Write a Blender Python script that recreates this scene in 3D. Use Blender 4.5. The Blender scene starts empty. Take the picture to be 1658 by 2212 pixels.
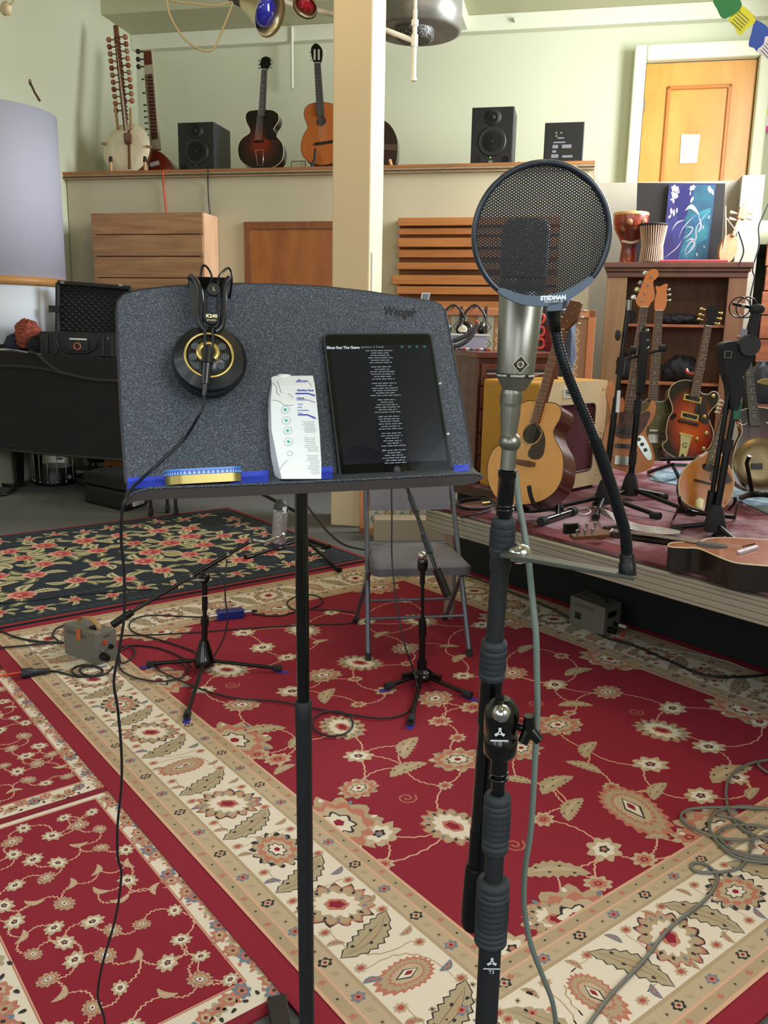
import bpy, math, random
import numpy as np
from mathutils import Matrix, Vector
random.seed(7)
C = bpy.context.scene.collection
SC = bpy.context.scene
PI = math.pi
def V(*a): return Vector(a)

# ------------------------------------------------------------------ camera
FPX, CX, CY, EYE = 1850.0, 829.0, 1106.0, 1.5      # focal length in pixels of the 1658x2212 frame, eye height
TH, RO = math.radians(12.0), math.radians(1.04)    # pitch down, roll
cam = bpy.data.cameras.new('camera'); cam.sensor_fit = 'HORIZONTAL'; cam.sensor_width = 36
cam.lens = FPX/1658*36; cam.clip_start = 0.05; cam.clip_end = 100
camo = bpy.data.objects.new('camera', cam); C.objects.link(camo)
CR_, SR_, CT_, ST_ = math.cos(RO), math.sin(RO), math.cos(TH), math.sin(TH)
R_, U_, B_ = V(CR_, SR_*ST_, SR_*CT_), V(-SR_, CR_*ST_, CR_*CT_), V(0, -CT_, ST_)
camo.matrix_world = Matrix(((R_.x, U_.x, B_.x, 0), (R_.y, U_.y, B_.y, 0), (R_.z, U_.z, B_.z, EYE), (0, 0, 0, 1)))
SC.camera = camo
A12 = math.radians(12)
W0 = V(-3.49, 9.25, 0); SD = V(math.cos(A12), -math.sin(A12), 0); TD = V(math.sin(A12), math.cos(A12), 0)
def Rm(s, t, z): return W0+SD*s+TD*t+V(0, 0, z)       # room axes: s along the back wall, t away from us
# ------------------------------------------------------------------ light
SC.view_settings.view_transform = 'Standard'; SC.view_settings.look = 'None'
SC.view_settings.gamma = 1; SC.view_settings.use_curve_mapping = False
SC.view_settings.exposure = -0.35
w = bpy.data.worlds.new('world'); SC.world = w; w.use_nodes = True
w.node_tree.nodes['Background'].inputs[0].default_value = (0.85, 0.93, 1.0, 1)
w.node_tree.nodes['Background'].inputs[1].default_value = 0.85
def area(name, loc, aim, sx, sy, power, col):
    l = bpy.data.lights.new(name, 'AREA'); l.shape = 'RECTANGLE'; l.size = sx; l.size_y = sy; l.energy = power; l.color = col
    o = bpy.data.objects.new(name, l); C.objects.link(o); o.location = loc
    o.rotation_euler = (Vector(aim)-Vector(loc)).to_track_quat('-Z', 'Y').to_euler(); return o
def lamp(name, loc, power, col, r=.12):
    l = bpy.data.lights.new(name, 'POINT'); l.energy = power; l.color = col; l.shadow_soft_size = r
    o = bpy.data.objects.new(name, l); C.objects.link(o); o.location = loc; return o
area('window_daylight_right', Rm(7.6, -1.1, 3.6), Rm(3.0, -1.6, 3.1), 1.9, 2.0, 520, (0.90, 0.95, 1.0))
area('window_daylight_near', (2.2, -1.4, 2.9), (-0.2, 2.0, 0.5), 2.2, 1.6, 132, (0.92, 0.96, 1.0))
area('window_daylight_left', (-3.6, -0.5, 2.8), (-0.2, 2.0, 0.6), 1.8, 1.8, 45, (0.82, 0.91, 1.0))
area('fill_light_rear', Rm(2.1, -12.2, 2.4), Rm(2.6, 0, 1.8), 2.4, 2.4, 48, (0.90, 0.95, 1.0))  # front fill added in an opening of the unseen rear wall
area('fill_light_rear_right', Rm(5.4, -12.2, 2.4), Rm(3.6, 0, 1.8), 2.4, 2.4, 60, (0.92, 0.96, 1.0))  # second added fill lamp, in the right-hand rear opening
lamp('ceiling_lamp_stage', (1.7, 3.6, 3.9), 80, (1.0, 0.68, 0.38))
lamp('ceiling_lamp_middle', (-0.9, 5.4, 4.2), 34, (1.0, 0.76, 0.50))
lamp('ceiling_lamp_camera', (0.3, 0.6, 3.6), 20, (1.0, 0.82, 0.62))

# ------------------------------------------------------------------ geometry of the place
def ray(px, py):
    u = (px-CX)/FPX; v = (py-CY)/FPX
    r = u*CR_+v*SR_; d = -u*SR_+v*CR_
    return V(r, CT_-d*ST_, -ST_-d*CT_)
EY = V(0, 0, EYE)
def F(px, py, z=0.0):                      # the point at height z seen at a pixel of the photograph
    q = ray(px, py); return EY+q*((z-EYE)/q.z)
def P(px, py, Y):                          # the point at world depth Y seen there
    q = ray(px, py); return EY+q*(Y/q.y)
def Wt(px, py, t):
    q = ray(px, py); k = (W0.dot(TD)+t)/q.dot(TD); return EY+q*k
NU = V(0.788, 0.6157, 0); NV = V(0.6157, -0.788, 0)
def uv(u, v, z=0.0): return NU*u+NV*v+V(0, 0, z)      # rug and stage axes
def frame(o, x, y, z): return Matrix(((x.x, y.x, z.x, o.x), (x.y, y.y, z.y, o.y), (x.z, y.z, z.z, o.z), (0, 0, 0, 1)))
def fr_up(A, B, face):                     # frame at A, Y towards B, Z roughly along face
    y = (B-A).normalized(); x = y.cross(Vector(face)).normalized(); z = x.cross(y); return frame(A, x, y, z)
ROOM = frame(W0, SD, TD, V(0, 0, 1))
RUG = frame(V(0, 0, 0), NU, NV, V(0, 0, 1))
def trace(fr, px, py, dz=0.0):             # where the sight line meets a frame's own plane
    n = fr.col[2].xyz; o = fr.col[3].xyz+n*dz; q = ray(px, py)
    p = EY+q*((o-EY).dot(n)/q.dot(n)) - fr.col[3].xyz
    return (p.dot(fr.col[0].xyz), p.dot(fr.col[1].xyz))
def tl(fr, pts, dz=0.0): return [trace(fr, a, b, dz) for a, b in pts]
def shift(fr, x=0, y=0, z=0): return fr @ Matrix.Translation((x, y, z))
def rotz(fr, a): return fr @ Matrix.Rotation(a, 4, 'Z')

# ------------------------------------------------------------------ materials
MATS = {}
def lin(h):
    c = [int(h[i:i+2], 16)/255 for i in (0, 2, 4)]
    return tuple((x/12.92 if x <= .04045 else ((x+.055)/1.055)**2.4) for x in c)+(1,)
def M(key, col='808080', rough=.5, metal=0, kind=None, col2=None, scale=20, bump=0.0, spec=.5, emit=0, stretch=(1, 1, 1), coat=0, alpha=1, bscale=None):
    if key in MATS: return MATS[key]
    m = bpy.data.materials.new(key); m.use_nodes = True; nt = m.node_tree; N = nt.nodes; L = nt.links
    b = N['Principled BSDF']; b.inputs['Roughness'].default_value = rough; b.inputs['Metallic'].default_value = metal
    b.inputs['Specular IOR Level'].default_value = spec; b.inputs['Coat Weight'].default_value = coat
    b.inputs['Base Color'].default_value = lin(col); b.inputs['Alpha'].default_value = alpha
    if emit: b.inputs['Emission Color'].default_value = lin(col); b.inputs['Emission Strength'].default_value = emit
    tc = N.new('ShaderNodeTexCoord'); mp = N.new('ShaderNodeMapping'); mp.inputs['Scale'].default_value = stretch
    L.new(tc.outputs['Generated' if kind == 'burst' else 'Object'], mp.inputs['Vector'])
    fac = None
    if kind in ('noise', 'speckle', 'blotch'):
        n = N.new('ShaderNodeTexNoise'); n.inputs['Scale'].default_value = scale; n.inputs['Detail'].default_value = 6 if kind != 'speckle' else 2
        n.inputs['Roughness'].default_value = .65
        L.new(mp.outputs[0], n.inputs['Vector']); fac = n.outputs[0]
        r = N.new('ShaderNodeValToRGB'); lo, hi = {'noise': (.35, .65), 'speckle': (.48, .70), 'blotch': (.42, .58)}[kind]
        r.color_ramp.elements[0].position = lo; r.color_ramp.elements[1].position = hi
        r.color_ramp.elements[0].color = lin(col); r.color_ramp.elements[1].color = lin(col2 or col)
        L.new(fac, r.inputs[0]); L.new(r.outputs[0], b.inputs['Base Color'])
    elif kind == 'wood':
        n = N.new('ShaderNodeTexNoise'); n.inputs['Scale'].default_value = scale; n.inputs['Detail'].default_value = 5
        n.inputs['Distortion'].default_value = .6; L.new(mp.outputs[0], n.inputs['Vector']); fac = n.outputs[0]
        r = N.new('ShaderNodeValToRGB'); r.color_ramp.elements[0].position = .3; r.color_ramp.elements[1].position = .7
        r.color_ramp.elements[0].color = lin(col2 or col); r.color_ramp.elements[1].color = lin(col)
        L.new(fac, r.inputs[0]); L.new(r.outputs[0], b.inputs['Base Color'])
    elif kind == 'burst':
        mp.inputs['Location'].default_value = (-.5, -.5, -.42)
        vm = N.new('ShaderNodeVectorMath'); vm.operation = 'MULTIPLY'; vm.inputs[1].default_value = stretch; mp.inputs['Scale'].default_value = (1, 1, 1)
        L.new(mp.outputs[0], vm.inputs[0]); ln = N.new('ShaderNodeVectorMath'); ln.operation = 'LENGTH'; L.new(vm.outputs[0], ln.inputs[0])
        r = N.new('ShaderNodeValToRGB'); e = r.color_ramp.elements; e[0].position = .16; e[0].color = lin(col); e[1].position = .66; e[1].color = lin('120a08')
        k = e.new(.42); k.color = lin(col2); L.new(ln.outputs['Value'], r.inputs[0]); L.new(r.outputs[0], b.inputs['Base Color'])
    if bump:
        n2 = N.new('ShaderNodeTexNoise'); n2.inputs['Scale'].default_value = bscale or scale; n2.inputs['Detail'].default_value = 3
        L.new(tc.outputs['Object'], n2.inputs['Vector'])
        bp = N.new('ShaderNodeBump'); bp.inputs['Strength'].default_value = bump; bp.inputs['Distance'].default_value = .004
        L.new(n2.outputs[0], bp.inputs['Height']); L.new(bp.outputs[0], b.inputs['Normal'])
    MATS[key] = m; return m
def mesh_mat(key, col, pitch, hole, rough=.35, metal=.7, wire_alpha_axis='xy'):   # woven wire cloth with real openings
    if key in MATS: return MATS[key]
    m = bpy.data.materials.new(key); m.use_nodes = True; nt = m.node_tree; N = nt.nodes; L = nt.links
    b = N['Principled BSDF']; b.inputs['Base Color'].default_value = lin(col); b.inputs['Roughness'].default_value = rough; b.inputs['Metallic'].default_value = metal
    tc = N.new('ShaderNodeTexCoord'); sp = N.new('ShaderNodeSeparateXYZ'); L.new(tc.outputs['UV'], sp.inputs[0])
    def mth(op, a, c):
        n = N.new('ShaderNodeMath'); n.operation = op
        for i, x in enumerate((a, c)):
            if x is None: continue
            if isinstance(x, (int, float)): n.inputs[i].default_value = x
            else: L.new(x, n.inputs[i])
        return n.outputs[0]
    k = 2*PI/pitch
    a = mth('ADD', mth('MULTIPLY', sp.outputs[0], .62), sp.outputs[1]); c = mth('SUBTRACT', mth('MULTIPLY', sp.outputs[0], .62), sp.outputs[1])
    sa = mth('SINE', mth('MULTIPLY', a, k), None); sb = mth('SINE', mth('MULTIPLY', c, k), None)
    mx = mth('MAXIMUM', sa, sb); al = mth('GREATER_THAN', mx, hole); L.new(al, b.inputs['Alpha'])
    MATS[key] = m; return m

# ------------------------------------------------------------------ mesh builder
def cat(pts, n=6, closed=True):            # Catmull-Rom through points (2D or 3D)
    k = len(pts); out = []; D = len(pts[0])
    for i in range(k if closed else k-1):
        if closed: a, b, c, d = pts[i-1], pts[i], pts[(i+1) % k], pts[(i+2) % k]
        else: a, b, c, d = pts[max(i-1, 0)], pts[i], pts[i+1], pts[min(i+2, k-1)]
        for j in range(n):
            t = j/n; t2 = t*t; t3 = t2*t
            out.append(tuple(.5*((2*b[q])+(-a[q]+c[q])*t+(2*a[q]-5*b[q]+4*c[q]-d[q])*t2+(-a[q]+3*b[q]-3*c[q]+d[q])*t3) for q in range(D)))
    if not closed: out.append(tuple(pts[-1]))
    return out
class MB:
    def __init__(s): s.v = []; s.f = []; s.m = []; s.s = []; s.uv = {}
    def add(s, vs, fs, mi=0, sm=False):
        o = len(s.v); s.v += [tuple(x) for x in vs]
        for f in fs: s.f.append(tuple(i+o for i in f)); s.m.append(mi); s.s.append(sm)
        return s
    def box(s, fr, x0, x1, y0, y1, z0, z1, mi=0):
        vs = [fr @ V(x, y, z) for z in (z0, z1) for y in (y0, y1) for x in (x0, x1)]
        return s.add(vs, [(0, 2, 3, 1), (4, 5, 7, 6), (0, 1, 5, 4), (2, 6, 7, 3), (0, 4, 6, 2), (1, 3, 7, 5)], mi)
    def hexa(s, b4, t4, mi=0): return s.add(list(b4)+list(t4), [(3, 2, 1, 0), (4, 5, 6, 7), (0, 1, 5, 4), (1, 2, 6, 5), (2, 3, 7, 6), (3, 0, 4, 7)], mi)
    def prism(s, fr, pts, z0, z1, mi=0, sm=False, uvs=False):
        n = len(pts); a = sum(pts[i][0]*pts[(i+1) % n][1]-pts[(i+1) % n][0]*pts[i][1] for i in range(n))
        if a < 0: pts = pts[::-1]
        vs = [fr @ V(x, y, z0) for x, y in pts]+[fr @ V(x, y, z1) for x, y in pts]
        s.add(vs, [tuple(range(n-1, -1, -1)), tuple(range(n, 2*n))], mi)
        s.add(vs, [(i, (i+1) % n, n+(i+1) % n, n+i) for i in range(n)], mi, sm); return s
    def poly(s, fr, pts, z, mi=0):
        n = len(pts); a = sum(pts[i][0]*pts[(i+1) % n][1]-pts[(i+1) % n][0]*pts[i][1] for i in range(n))
        if a < 0: pts = pts[::-1]
        return s.add([fr @ V(x, y, z) for x, y in pts], [tuple(range(n))], mi)
    def lathe(s, a, d, prof, n=24, mi=0, sm=True, xref=None):   # prof: (radius, distance along d)
        d = Vector(d).normalized(); x = d.orthogonal().normalized() if xref is None else Vector(xref); y = d.cross(x); vs = []; fs = []
        for r, h in prof:
            for i in range(n):
                t = 2*PI*i/n; vs.append(Vector(a)+d*h+(x*math.cos(t)+y*math.sin(t))*max(r, 1e-5))
        for k in range(len(prof)-1):
            for i in range(n): j = (i+1) % n; fs.append((k*n+i, k*n+j, (k+1)*n+j, (k+1)*n+i))
        s.add(vs, fs, mi, sm); m = len(prof)-1
        s.add(vs[:n], [tuple(range(n-1, -1, -1))], mi); s.add(vs[m*n:], [tuple(range(n))], mi); return s
    def cyl(s, a, b, r, r2=None, n=16, mi=0):
        a = Vector(a); b = Vector(b); return s.lathe(a, b-a, [(r, 0), (r if r2 is None else r2, (b-a).length)], n, mi)
    def ball(s, c, r, mi=0, n=16, sq=(1, 1, 1)):
        vs = []; fs = []; k = n//2
        for j in range(1, k):
            for i in range(n):
                p = PI*j/k; t = 2*PI*i/n; vs.append(Vector(c)+V(r*sq[0]*math.sin(p)*math.cos(t), r*sq[1]*math.sin(p)*math.sin(t), r*sq[2]*math.cos(p)))
        for j in range(k-2):
            for i in range(n): q = (i+1) % n; fs.append((j*n+i, (j+1)*n+i, (j+1)*n+q, j*n+q))
        a = len(vs); vs += [Vector(c)+V(0, 0, r*sq[2]), Vector(c)-V(0, 0, r*sq[2])]
        for i in range(n): fs.append((a, i, (i+1) % n)); fs.append((a+1, (k-2)*n+(i+1) % n, (k-2)*n+i))
        return s.add(vs, fs, mi, True)
    def tube(s, pts, r, n=8, mi=0, closed=False, flat=None):
        pts = [Vector(p) for p in pts]; k = len(pts); vs = []; fs = []; t0 = (pts[1]-pts[0]).normalized(); x = t0.orthogonal().normalized() if flat is None else Vector(flat[0]).normalized()
        for i in range(k):
            if closed: t = (pts[(i+1) % k]-pts[i-1])
            else: t = pts[min(i+1, k-1)]-pts[max(i-1, 0)]
            t.normalize(); x = (x-t*x.dot(t)).normalized(); y = t.cross(x); rr = r[i] if isinstance(r, (list, tuple)) else r
            for j in range(n):
                a = 2*PI*j/n+(PI/4 if n == 4 else 0); ry = rr if flat is None else rr*flat[1]
                vs.append(pts[i]+x*math.cos(a)*rr+y*math.sin(a)*ry)
        for i in range(k if closed else k-1):
            i2 = (i+1) % k
            for j in range(n): q = (j+1) % n; fs.append((i*n+j, i*n+q, i2*n+q, i2*n+j))
        s.add(vs, fs, mi, n > 4)
        if not closed: s.add(vs[:n], [tuple(range(n-1, -1, -1))], mi); s.add(vs[-n:], [tuple(range(n))], mi)
        return s
    def ring(s, c, ax, R, r, n=40, m=8, mi=0, sq=1):
        ax = Vector(ax).normalized(); x = ax.orthogonal().normalized(); y = ax.cross(x)
        return s.tube([Vector(c)+x*R*math.cos(2*PI*i/n)+y*R*sq*math.sin(2*PI*i/n) for i in range(n)], r, m, mi, True)
def curve3(pts, n=8): return [Vector(p) for p in cat([tuple(p) for p in pts], n, False)]

# ------------------------------------------------------------------ things and parts
ROOT = {}
def rootM(o):
    while o.parent is not None: o = o.parent
    return ROOT[o.name]
def tag(o, label, cate, group=None, kind=None):
    if label: o['label'] = label
    if cate: o['category'] = cate
    if group: o['group'] = group
    if kind: o['kind'] = kind
    return o
def mkmesh(name, mb, mats, Mi):
    me = bpy.data.meshes.new(name); me.from_pydata([Mi @ Vector(v) for v in mb.v], [], mb.f)
    if not isinstance(mats, (list, tuple)): mats = [mats]
    for m in mats: me.materials.append(m)
    me.polygons.foreach_set('material_index', mb.m); me.polygons.foreach_set('use_smooth', mb.s); me.update(); return me
def setmods(o, bevel, mb):
    if bevel:
        b = o.modifiers.new('bevel', 'BEVEL'); b.width = bevel; b.segments = 2; b.limit_method = 'ANGLE'; b.angle_limit = .6
def thing(name, label, cate, loc, group=None):
    o = bpy.data.objects.new(name, None); C.objects.link(o); o.empty_display_size = .05; m = Matrix.Translation(loc); o.matrix_world = m; ROOT[o.name] = m
    return tag(o, label, cate, group)
def part(par, name, mb, mats, bevel=0, label=None, kind=None):
    me = mkmesh(name, mb, mats, rootM(par).inverted()); o = bpy.data.objects.new(name, me); C.objects.link(o); o.parent = par
    if label: o['label'] = label
    if kind: o['kind'] = kind
    setmods(o, bevel, mb); return o
def solo(name, label, cate, mb, mats, loc=None, group=None, bevel=0, kind=None):
    if loc is None: loc = Vector([sum(v[i] for v in mb.v)/len(mb.v) for i in range(2)]+[min(v[2] for v in mb.v)])
    m = Matrix.Translation(loc); me = mkmesh(name, mb, mats, m.inverted()); o = bpy.data.objects.new(name, me); C.objects.link(o); o.matrix_world = m; ROOT[o.name] = m
    setmods(o, bevel, mb); return tag(o, label, cate, group, kind)
def struct(name, mb, mats, label=None, bevel=0):
    o = solo(name, label, None, mb, mats, V(0, 0, 0), None, bevel, 'structure'); return o
def copy_tree(o, newM, label=None):
    c = o.copy(); C.objects.link(c); c.matrix_world = newM; ROOT[c.name] = newM
    if label: c['label'] = label
    for ch in list(o.children):
        d = ch.copy(); C.objects.link(d); d.parent = c
        for g in list(ch.children):
            e = g.copy(); C.objects.link(e); e.parent = d
    return c
def text_mb(s, fr, size, shear=0, ext=.0003, align='CENTER', xs=1.0, bold=0.0):
    cu = bpy.data.curves.new('t', 'FONT'); cu.body = s; cu.size = size; cu.extrude = ext; cu.align_x = align; cu.align_y = 'CENTER'; cu.shear = shear; cu.resolution_u = 2; cu.offset = bold
    o = bpy.data.objects.new('t', cu); C.objects.link(o); bpy.context.view_layer.update()
    me = bpy.data.meshes.new_from_object(o.evaluated_get(bpy.context.evaluated_depsgraph_get())); mb = MB()
    mb.add([fr @ V(v.co.x*xs, v.co.y, v.co.z) for v in me.vertices], [tuple(p.vertices) for p in me.polygons])
    bpy.data.objects.remove(o); bpy.data.curves.remove(cu); bpy.data.meshes.remove(me); return mb
BLK = lambda: M('black_metal', '0c0c0e', .35, .3, bump=.05, bscale=300)
RUB = lambda: M('black_rubber', '1a1b1e', .8, 0, bump=.2, bscale=400)
GRIP = lambda: M('grip_rubber', '2a2e33', .75, 0, bump=.2, bscale=500)
CHR = lambda: M('chrome', 'd0d0d0', .15, 1)
NIK = lambda: M('satin_nickel', '86847b', .34, .85, bump=.03, bscale=700)
TAPE = lambda: M('blue_tape', '2a44c8', .6, 0, bump=.1, bscale=300)
# ================================================================== THE ROOM
WALL = M('wall_paint', 'c6c9af', .75, bump=.12, bscale=60)
WLO = M('wall_paint_lower', 'c3b99c', .75, bump=.1, bscale=60)
CEIL = M('ceiling_paint', 'b4b494', .85, bump=.2, bscale=25)
TRIMW = M('trim_paint', 'd3d6c0', .6, bump=.05, bscale=40)
b = MB(); b.box(ROOM, -.2, 12, -14, 2.0, -.2, 0); struct('floor', b, M('grey_carpet', '5a5b59', .95, kind='noise', col2='6a6b6b', scale=180, bump=.5, bscale=600), 'grey carpet floor')
b = MB(); b.box(ROOM, .05, 7.75, 1.6, 1.8, 0, 5.4); struct('wall_back', b, WALL, 'pale green back wall above the loft')
b = MB(); b.box(ROOM, 0, .2, -12.5, 1.8, 0, 5.4); struct('wall_left', b, WALL, 'pale left wall')
b = MB()
for t0, t1, z0, z1 in ((-12.5, 1.8, 0, 2.0), (-12.5, 1.8, 4.6, 5.4), (-12.5, -11, 2, 4.6), (-8, -5.2, 2, 4.6), (-2.2, 1.8, 2, 4.6)): b.box(ROOM, 7.75, 7.95, t0, t1, z0, z1)
struct('wall_right', b, WALL, 'right wall with tall windows')
b = MB()
for a_, c_, z0, z1 in ((.0, 7.95, 0, 1.2), (0, 7.95, 3.6, 5.4), (0, .9, 1.2, 3.6), (3.3, 4.2, 1.2, 3.6), (6.6, 7.95, 1.2, 3.6)): b.box(ROOM, a_, c_, -12.7, -12.5, z0, z1)
struct('wall_rear', b, WALL, 'wall behind the viewer with two big windows')
b = MB(); b.box(ROOM, .05, 7.9, -12.5, .85, 5.3, 5.5); b.box(ROOM, .2, 7.75, .85, 1.6, 4.74, 5.3); struct('ceiling', b, CEIL, 'olive grey ceiling')
b = MB(); b.box(ROOM, .2, 7.75, 1.48, 1.6, 4.58, 4.74); struct('trim_1', b, TRIMW, 'pale beam along the top of the back wall', .01)
b = MB(); b.box(ROOM, 3.84, 4.06, -12, 1.5, 4.6, 5.3); struct('trim_2', b, TRIMW, 'pale ceiling beam above the hanging drum', .01)
b = MB(); b.tube([Rm(.2, .8, 4.93), Rm(1.2, .8, 4.93), Rm(3.6, .8, 4.93)], .02); struct('trim_3', b, M('pipe_paint', '9d9f84', .6), 'thin conduit along the ceiling')
b = MB(); b.tube([Rm(2.13, 1.47, 4.72), Rm(2.13, 1.47, 4.1)], .016); struct('trim_4', b, TRIMW, 'short conduit down the back wall')
b = MB(); b.box(ROOM, .21, 5.45, 0, .12, 0, 2.93); b.box(ROOM, 5.33, 5.45, .12, 1.6, 0, 2.93); struct('wall_loft', b, WLO, 'cream wall below the loft')
b = MB(); b.box(ROOM, .2, 5.43, -.05, 1.6, 2.93, 2.975, 0); b.box(ROOM, .2, 5.43, -.055, 1.6, 2.975, 3.0, 1); b.box(ROOM, .2, 5.43, -.058, .0, 2.945, 2.955, 2)
struct('floor_loft', b, [M('ply_edge', 'b39a76', .7, kind='wood', col2='8d7553', scale=9, stretch=(1, 1, 30)), M('ply_top', 'a8703f', .6, kind='wood', col2='8c5a30', scale=3), M('ply_gap', '4a3826', .8)], 'plywood loft deck edge')
PAR = M('parapet_paint', 'a39b8c', .7, bump=.1, bscale=50)
b = MB(); b.box(ROOM, 5.45, 6.7, 0, .1, 0, 2.82); b.box(ROOM, 6.66, 6.84, -.14, .12, 0, 2.84); struct('wall_landing', b, PAR, 'grey landing parapet below the upper door')
b = MB(); b.box(ROOM, 5.45, 7.75, .1, 1.6, 2.3, 2.5); struct('floor_landing', b, CEIL)
PST = frame(V(-.415, 6.52, 0), SD, TD, V(0, 0, 1))
b = MB(); b.box(PST, 0, .285, 0, .42, 0, 5.3); struct('trim_5', b, M('post_paint', 'd9c5a0', .6, bump=.15, bscale=14), 'broad square cream post in the middle of the room', .012)
b = MB(); b.box(PST, .286, .30, .03, .075, .0, 2.05); struct('trim_6', b, TRIMW, 'thin white strip on the side of the post', .003)

# doors
b = MB(); s0, s1 = 2.12, 3.35; b.box(ROOM, s0, s0+.07, -.03, 0, 0, 2.5); b.box(ROOM, s1-.07, s1, -.03, 0, 0, 2.5); b.box(ROOM, s0, s1, -.032, 0, 2.44, 2.51)
d1 = thing('door_1', 'orange varnished door below the loft', None, Rm(2.7, 0, 0)); d1['kind'] = 'structure'
part(d1, 'frame', b, M('door_trim', '8f5426', .45, kind='wood', col2='75401c', scale=6, stretch=(6, 6, 1)), .004)
b = MB(); b.box(ROOM, s0+.07, s1-.07, -.018, -.004, 0, 2.44); part(d1, 'leaf', b, M('door_veneer', 'b06a28', .4, kind='blotch', col2='94501c', scale=1.1, stretch=(1.5, 1, .4)))
b = MB(); b.ball(Rm(3.18, -.07, 1.05), .035); part(d1, 'knob', b, CHR())
d2 = thing('door_2', 'honey coloured upper door on the landing', None, Rm(6.4, 1.6, 2.5)); d2['kind'] = 'structure'
ds0, ds1, dz = 5.90, 6.96, 4.20
b = MB(); b.box(ROOM, ds0-.13, ds0-.01, 1.42, 1.6, 2.5, dz+.16); b.box(ROOM, ds1+.01, ds1+.13, 1.42, 1.6, 2.5, dz+.16); b.box(ROOM, ds0-.01, ds1+.01, 1.42, 1.6, dz+.01, dz+.16)
part(d2, 'frame', b, TRIMW, .02)
HON = M('door_honey', 'd39a4a', .35, kind='wood', col2='bf8233', scale=2.2, stretch=(2, 2, .6))
b = MB(); b.box(ROOM, ds0, ds1, 1.52, 1.57, 2.5, dz); part(d2, 'leaf', b, HON)
b = MB(); q0, q1, z0, z1 = 6.12, 6.74, 2.75, 3.98
for a in ((q0, q1, z1-.035, z1), (q0, q1, z0, z0+.035), (q0, q0+.035, z0, z1), (q1-.035, q1, z0, z1)): b.box(ROOM, a[0], a[1], 1.495, 1.52, a[2], a[3])
part(d2, 'panel_moulding', b, M('door_mould', 'b5702c', .35), .008)
b = MB(); b.box(ROOM, ds0-.012, ds0+.012, 1.505, 1.52, 3.75, 3.87); b.box(ROOM, ds0-.012, ds0+.012, 1.505, 1.52, 2.9, 3.02); part(d2, 'hinge', b, NIK())
pp = [Wt(x, y, 1.512) for x, y in ((1467, 353), (1504, 352), (1512, 290), (1471, 290))]
fp = frame(pp[0], SD, V(0, 0, 1), -TD)
b = MB(); b.prism(fp, [((p-pp[0]).dot(SD), p.z-pp[0].z) for p in pp], 0, .001)
nt = solo('paper_note', 'small white paper note taped to the honey coloured upper door', 'note', b, [M('note_paper', 'efe3c4', .8)], pp[0])
b = MB()
for k in range(6): b.box(shift(fp, .03, .09+.045*k, .0012), 0, .12+.02*(k % 3), 0, .004, 0, .0002)
part(nt, 'handwriting', b, M('faint_ink', 'b5ab94', .8))

# wooden wall pieces
CED = [M('cedar_board', 'b58a62', .6, kind='wood', col2='946a48', scale=2.5, stretch=(.7, 2, 9)), M('board_gap', '2a1a10', .9)]
b = MB(); 
for k in range(12):
    z1 = 2.56-.203*k; b.box(ROOM, .67+.004*(k % 3), 1.83+.004*((k+1) % 2), -.36-.004*(k % 2), -.335, z1-.195, z1)
t = thing('slatted_cabinet', 'tall cedar board cabinet against the cream wall left of the door', 'cabinet', Rm(1.25, -.2, 0))
part(t, 'front_boards', b, CED, .003)
b = MB(); b.box(ROOM, .70, 1.80, -.335, -.01, 0, 2.54); part(t, 'carcass', b, CED[1])
b = MB(); b.box(ROOM, 1.80, 1.84, -.34, -.005, 0, 2.56); part(t, 'side_panel', b, M('pale_pine', 'd9b08e', .6, kind='wood', col2='c79a74', scale=3, stretch=(8, 2, .7)), .003)
t = thing('slat_diffuser', 'wide wall panel of horizontal cedar slats right of the post', 'wall panel', Rm(4.4, -.05, 1.3))
b = MB(); b.box(ROOM, 3.68, 5.16, -.04, -.005, 1.2, 2.52); part(t, 'backing', b, M('slat_back', '8a5a30', .7, kind='wood', col2='744722', scale=3, stretch=(.7, 2, 9)))
SL = M('slat_wood', 'c07c3e', .5, kind='wood', col2='a5652f', scale=3, stretch=(.6, 2, 14))
b = MB(); z = 2.52
for k, (h, gp, pr) in enumerate(((.07, .02, .10), (.055, .035, .07), (.08, .02, .1), (.07, .05, .07), (.06, .05, .1), (.085, .02, .08), (.07, .06, .1), (.08, .05, .08), (.1, .06, .1), (.09, .09, .06), (.1, .05, .1), (.1, .05, .08))):
    b.box(ROOM, 3.68-.05*(k in (5, 7, 9)), 5.16, -.04-pr, -.04, z-h, z); z -= h+gp
part(t, 'slats', b, SL, .004)
t = thing('wall_diffuser', 'cedar board panel at the far right beside the grey pillar', 'wall panel', Rm(7.2, -.1, 0))
b = MB()
for k in range(12):
    z1 = 2.50-.205*k; b.box(ROOM, 6.93-.01*(k % 2), 7.72, -.13, -.10, z1-.195, z1)
part(t, 'boards', b, [M('red_cedar', '9c5a36', .6, kind='wood', col2='7c4226', scale=2.5, stretch=(.7, 2, 9))], .003)
b = MB(); b.box(ROOM, 6.95, 7.7, -.10, -.005, 0, 2.48); part(t, 'backing', b, CED[1])
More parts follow.
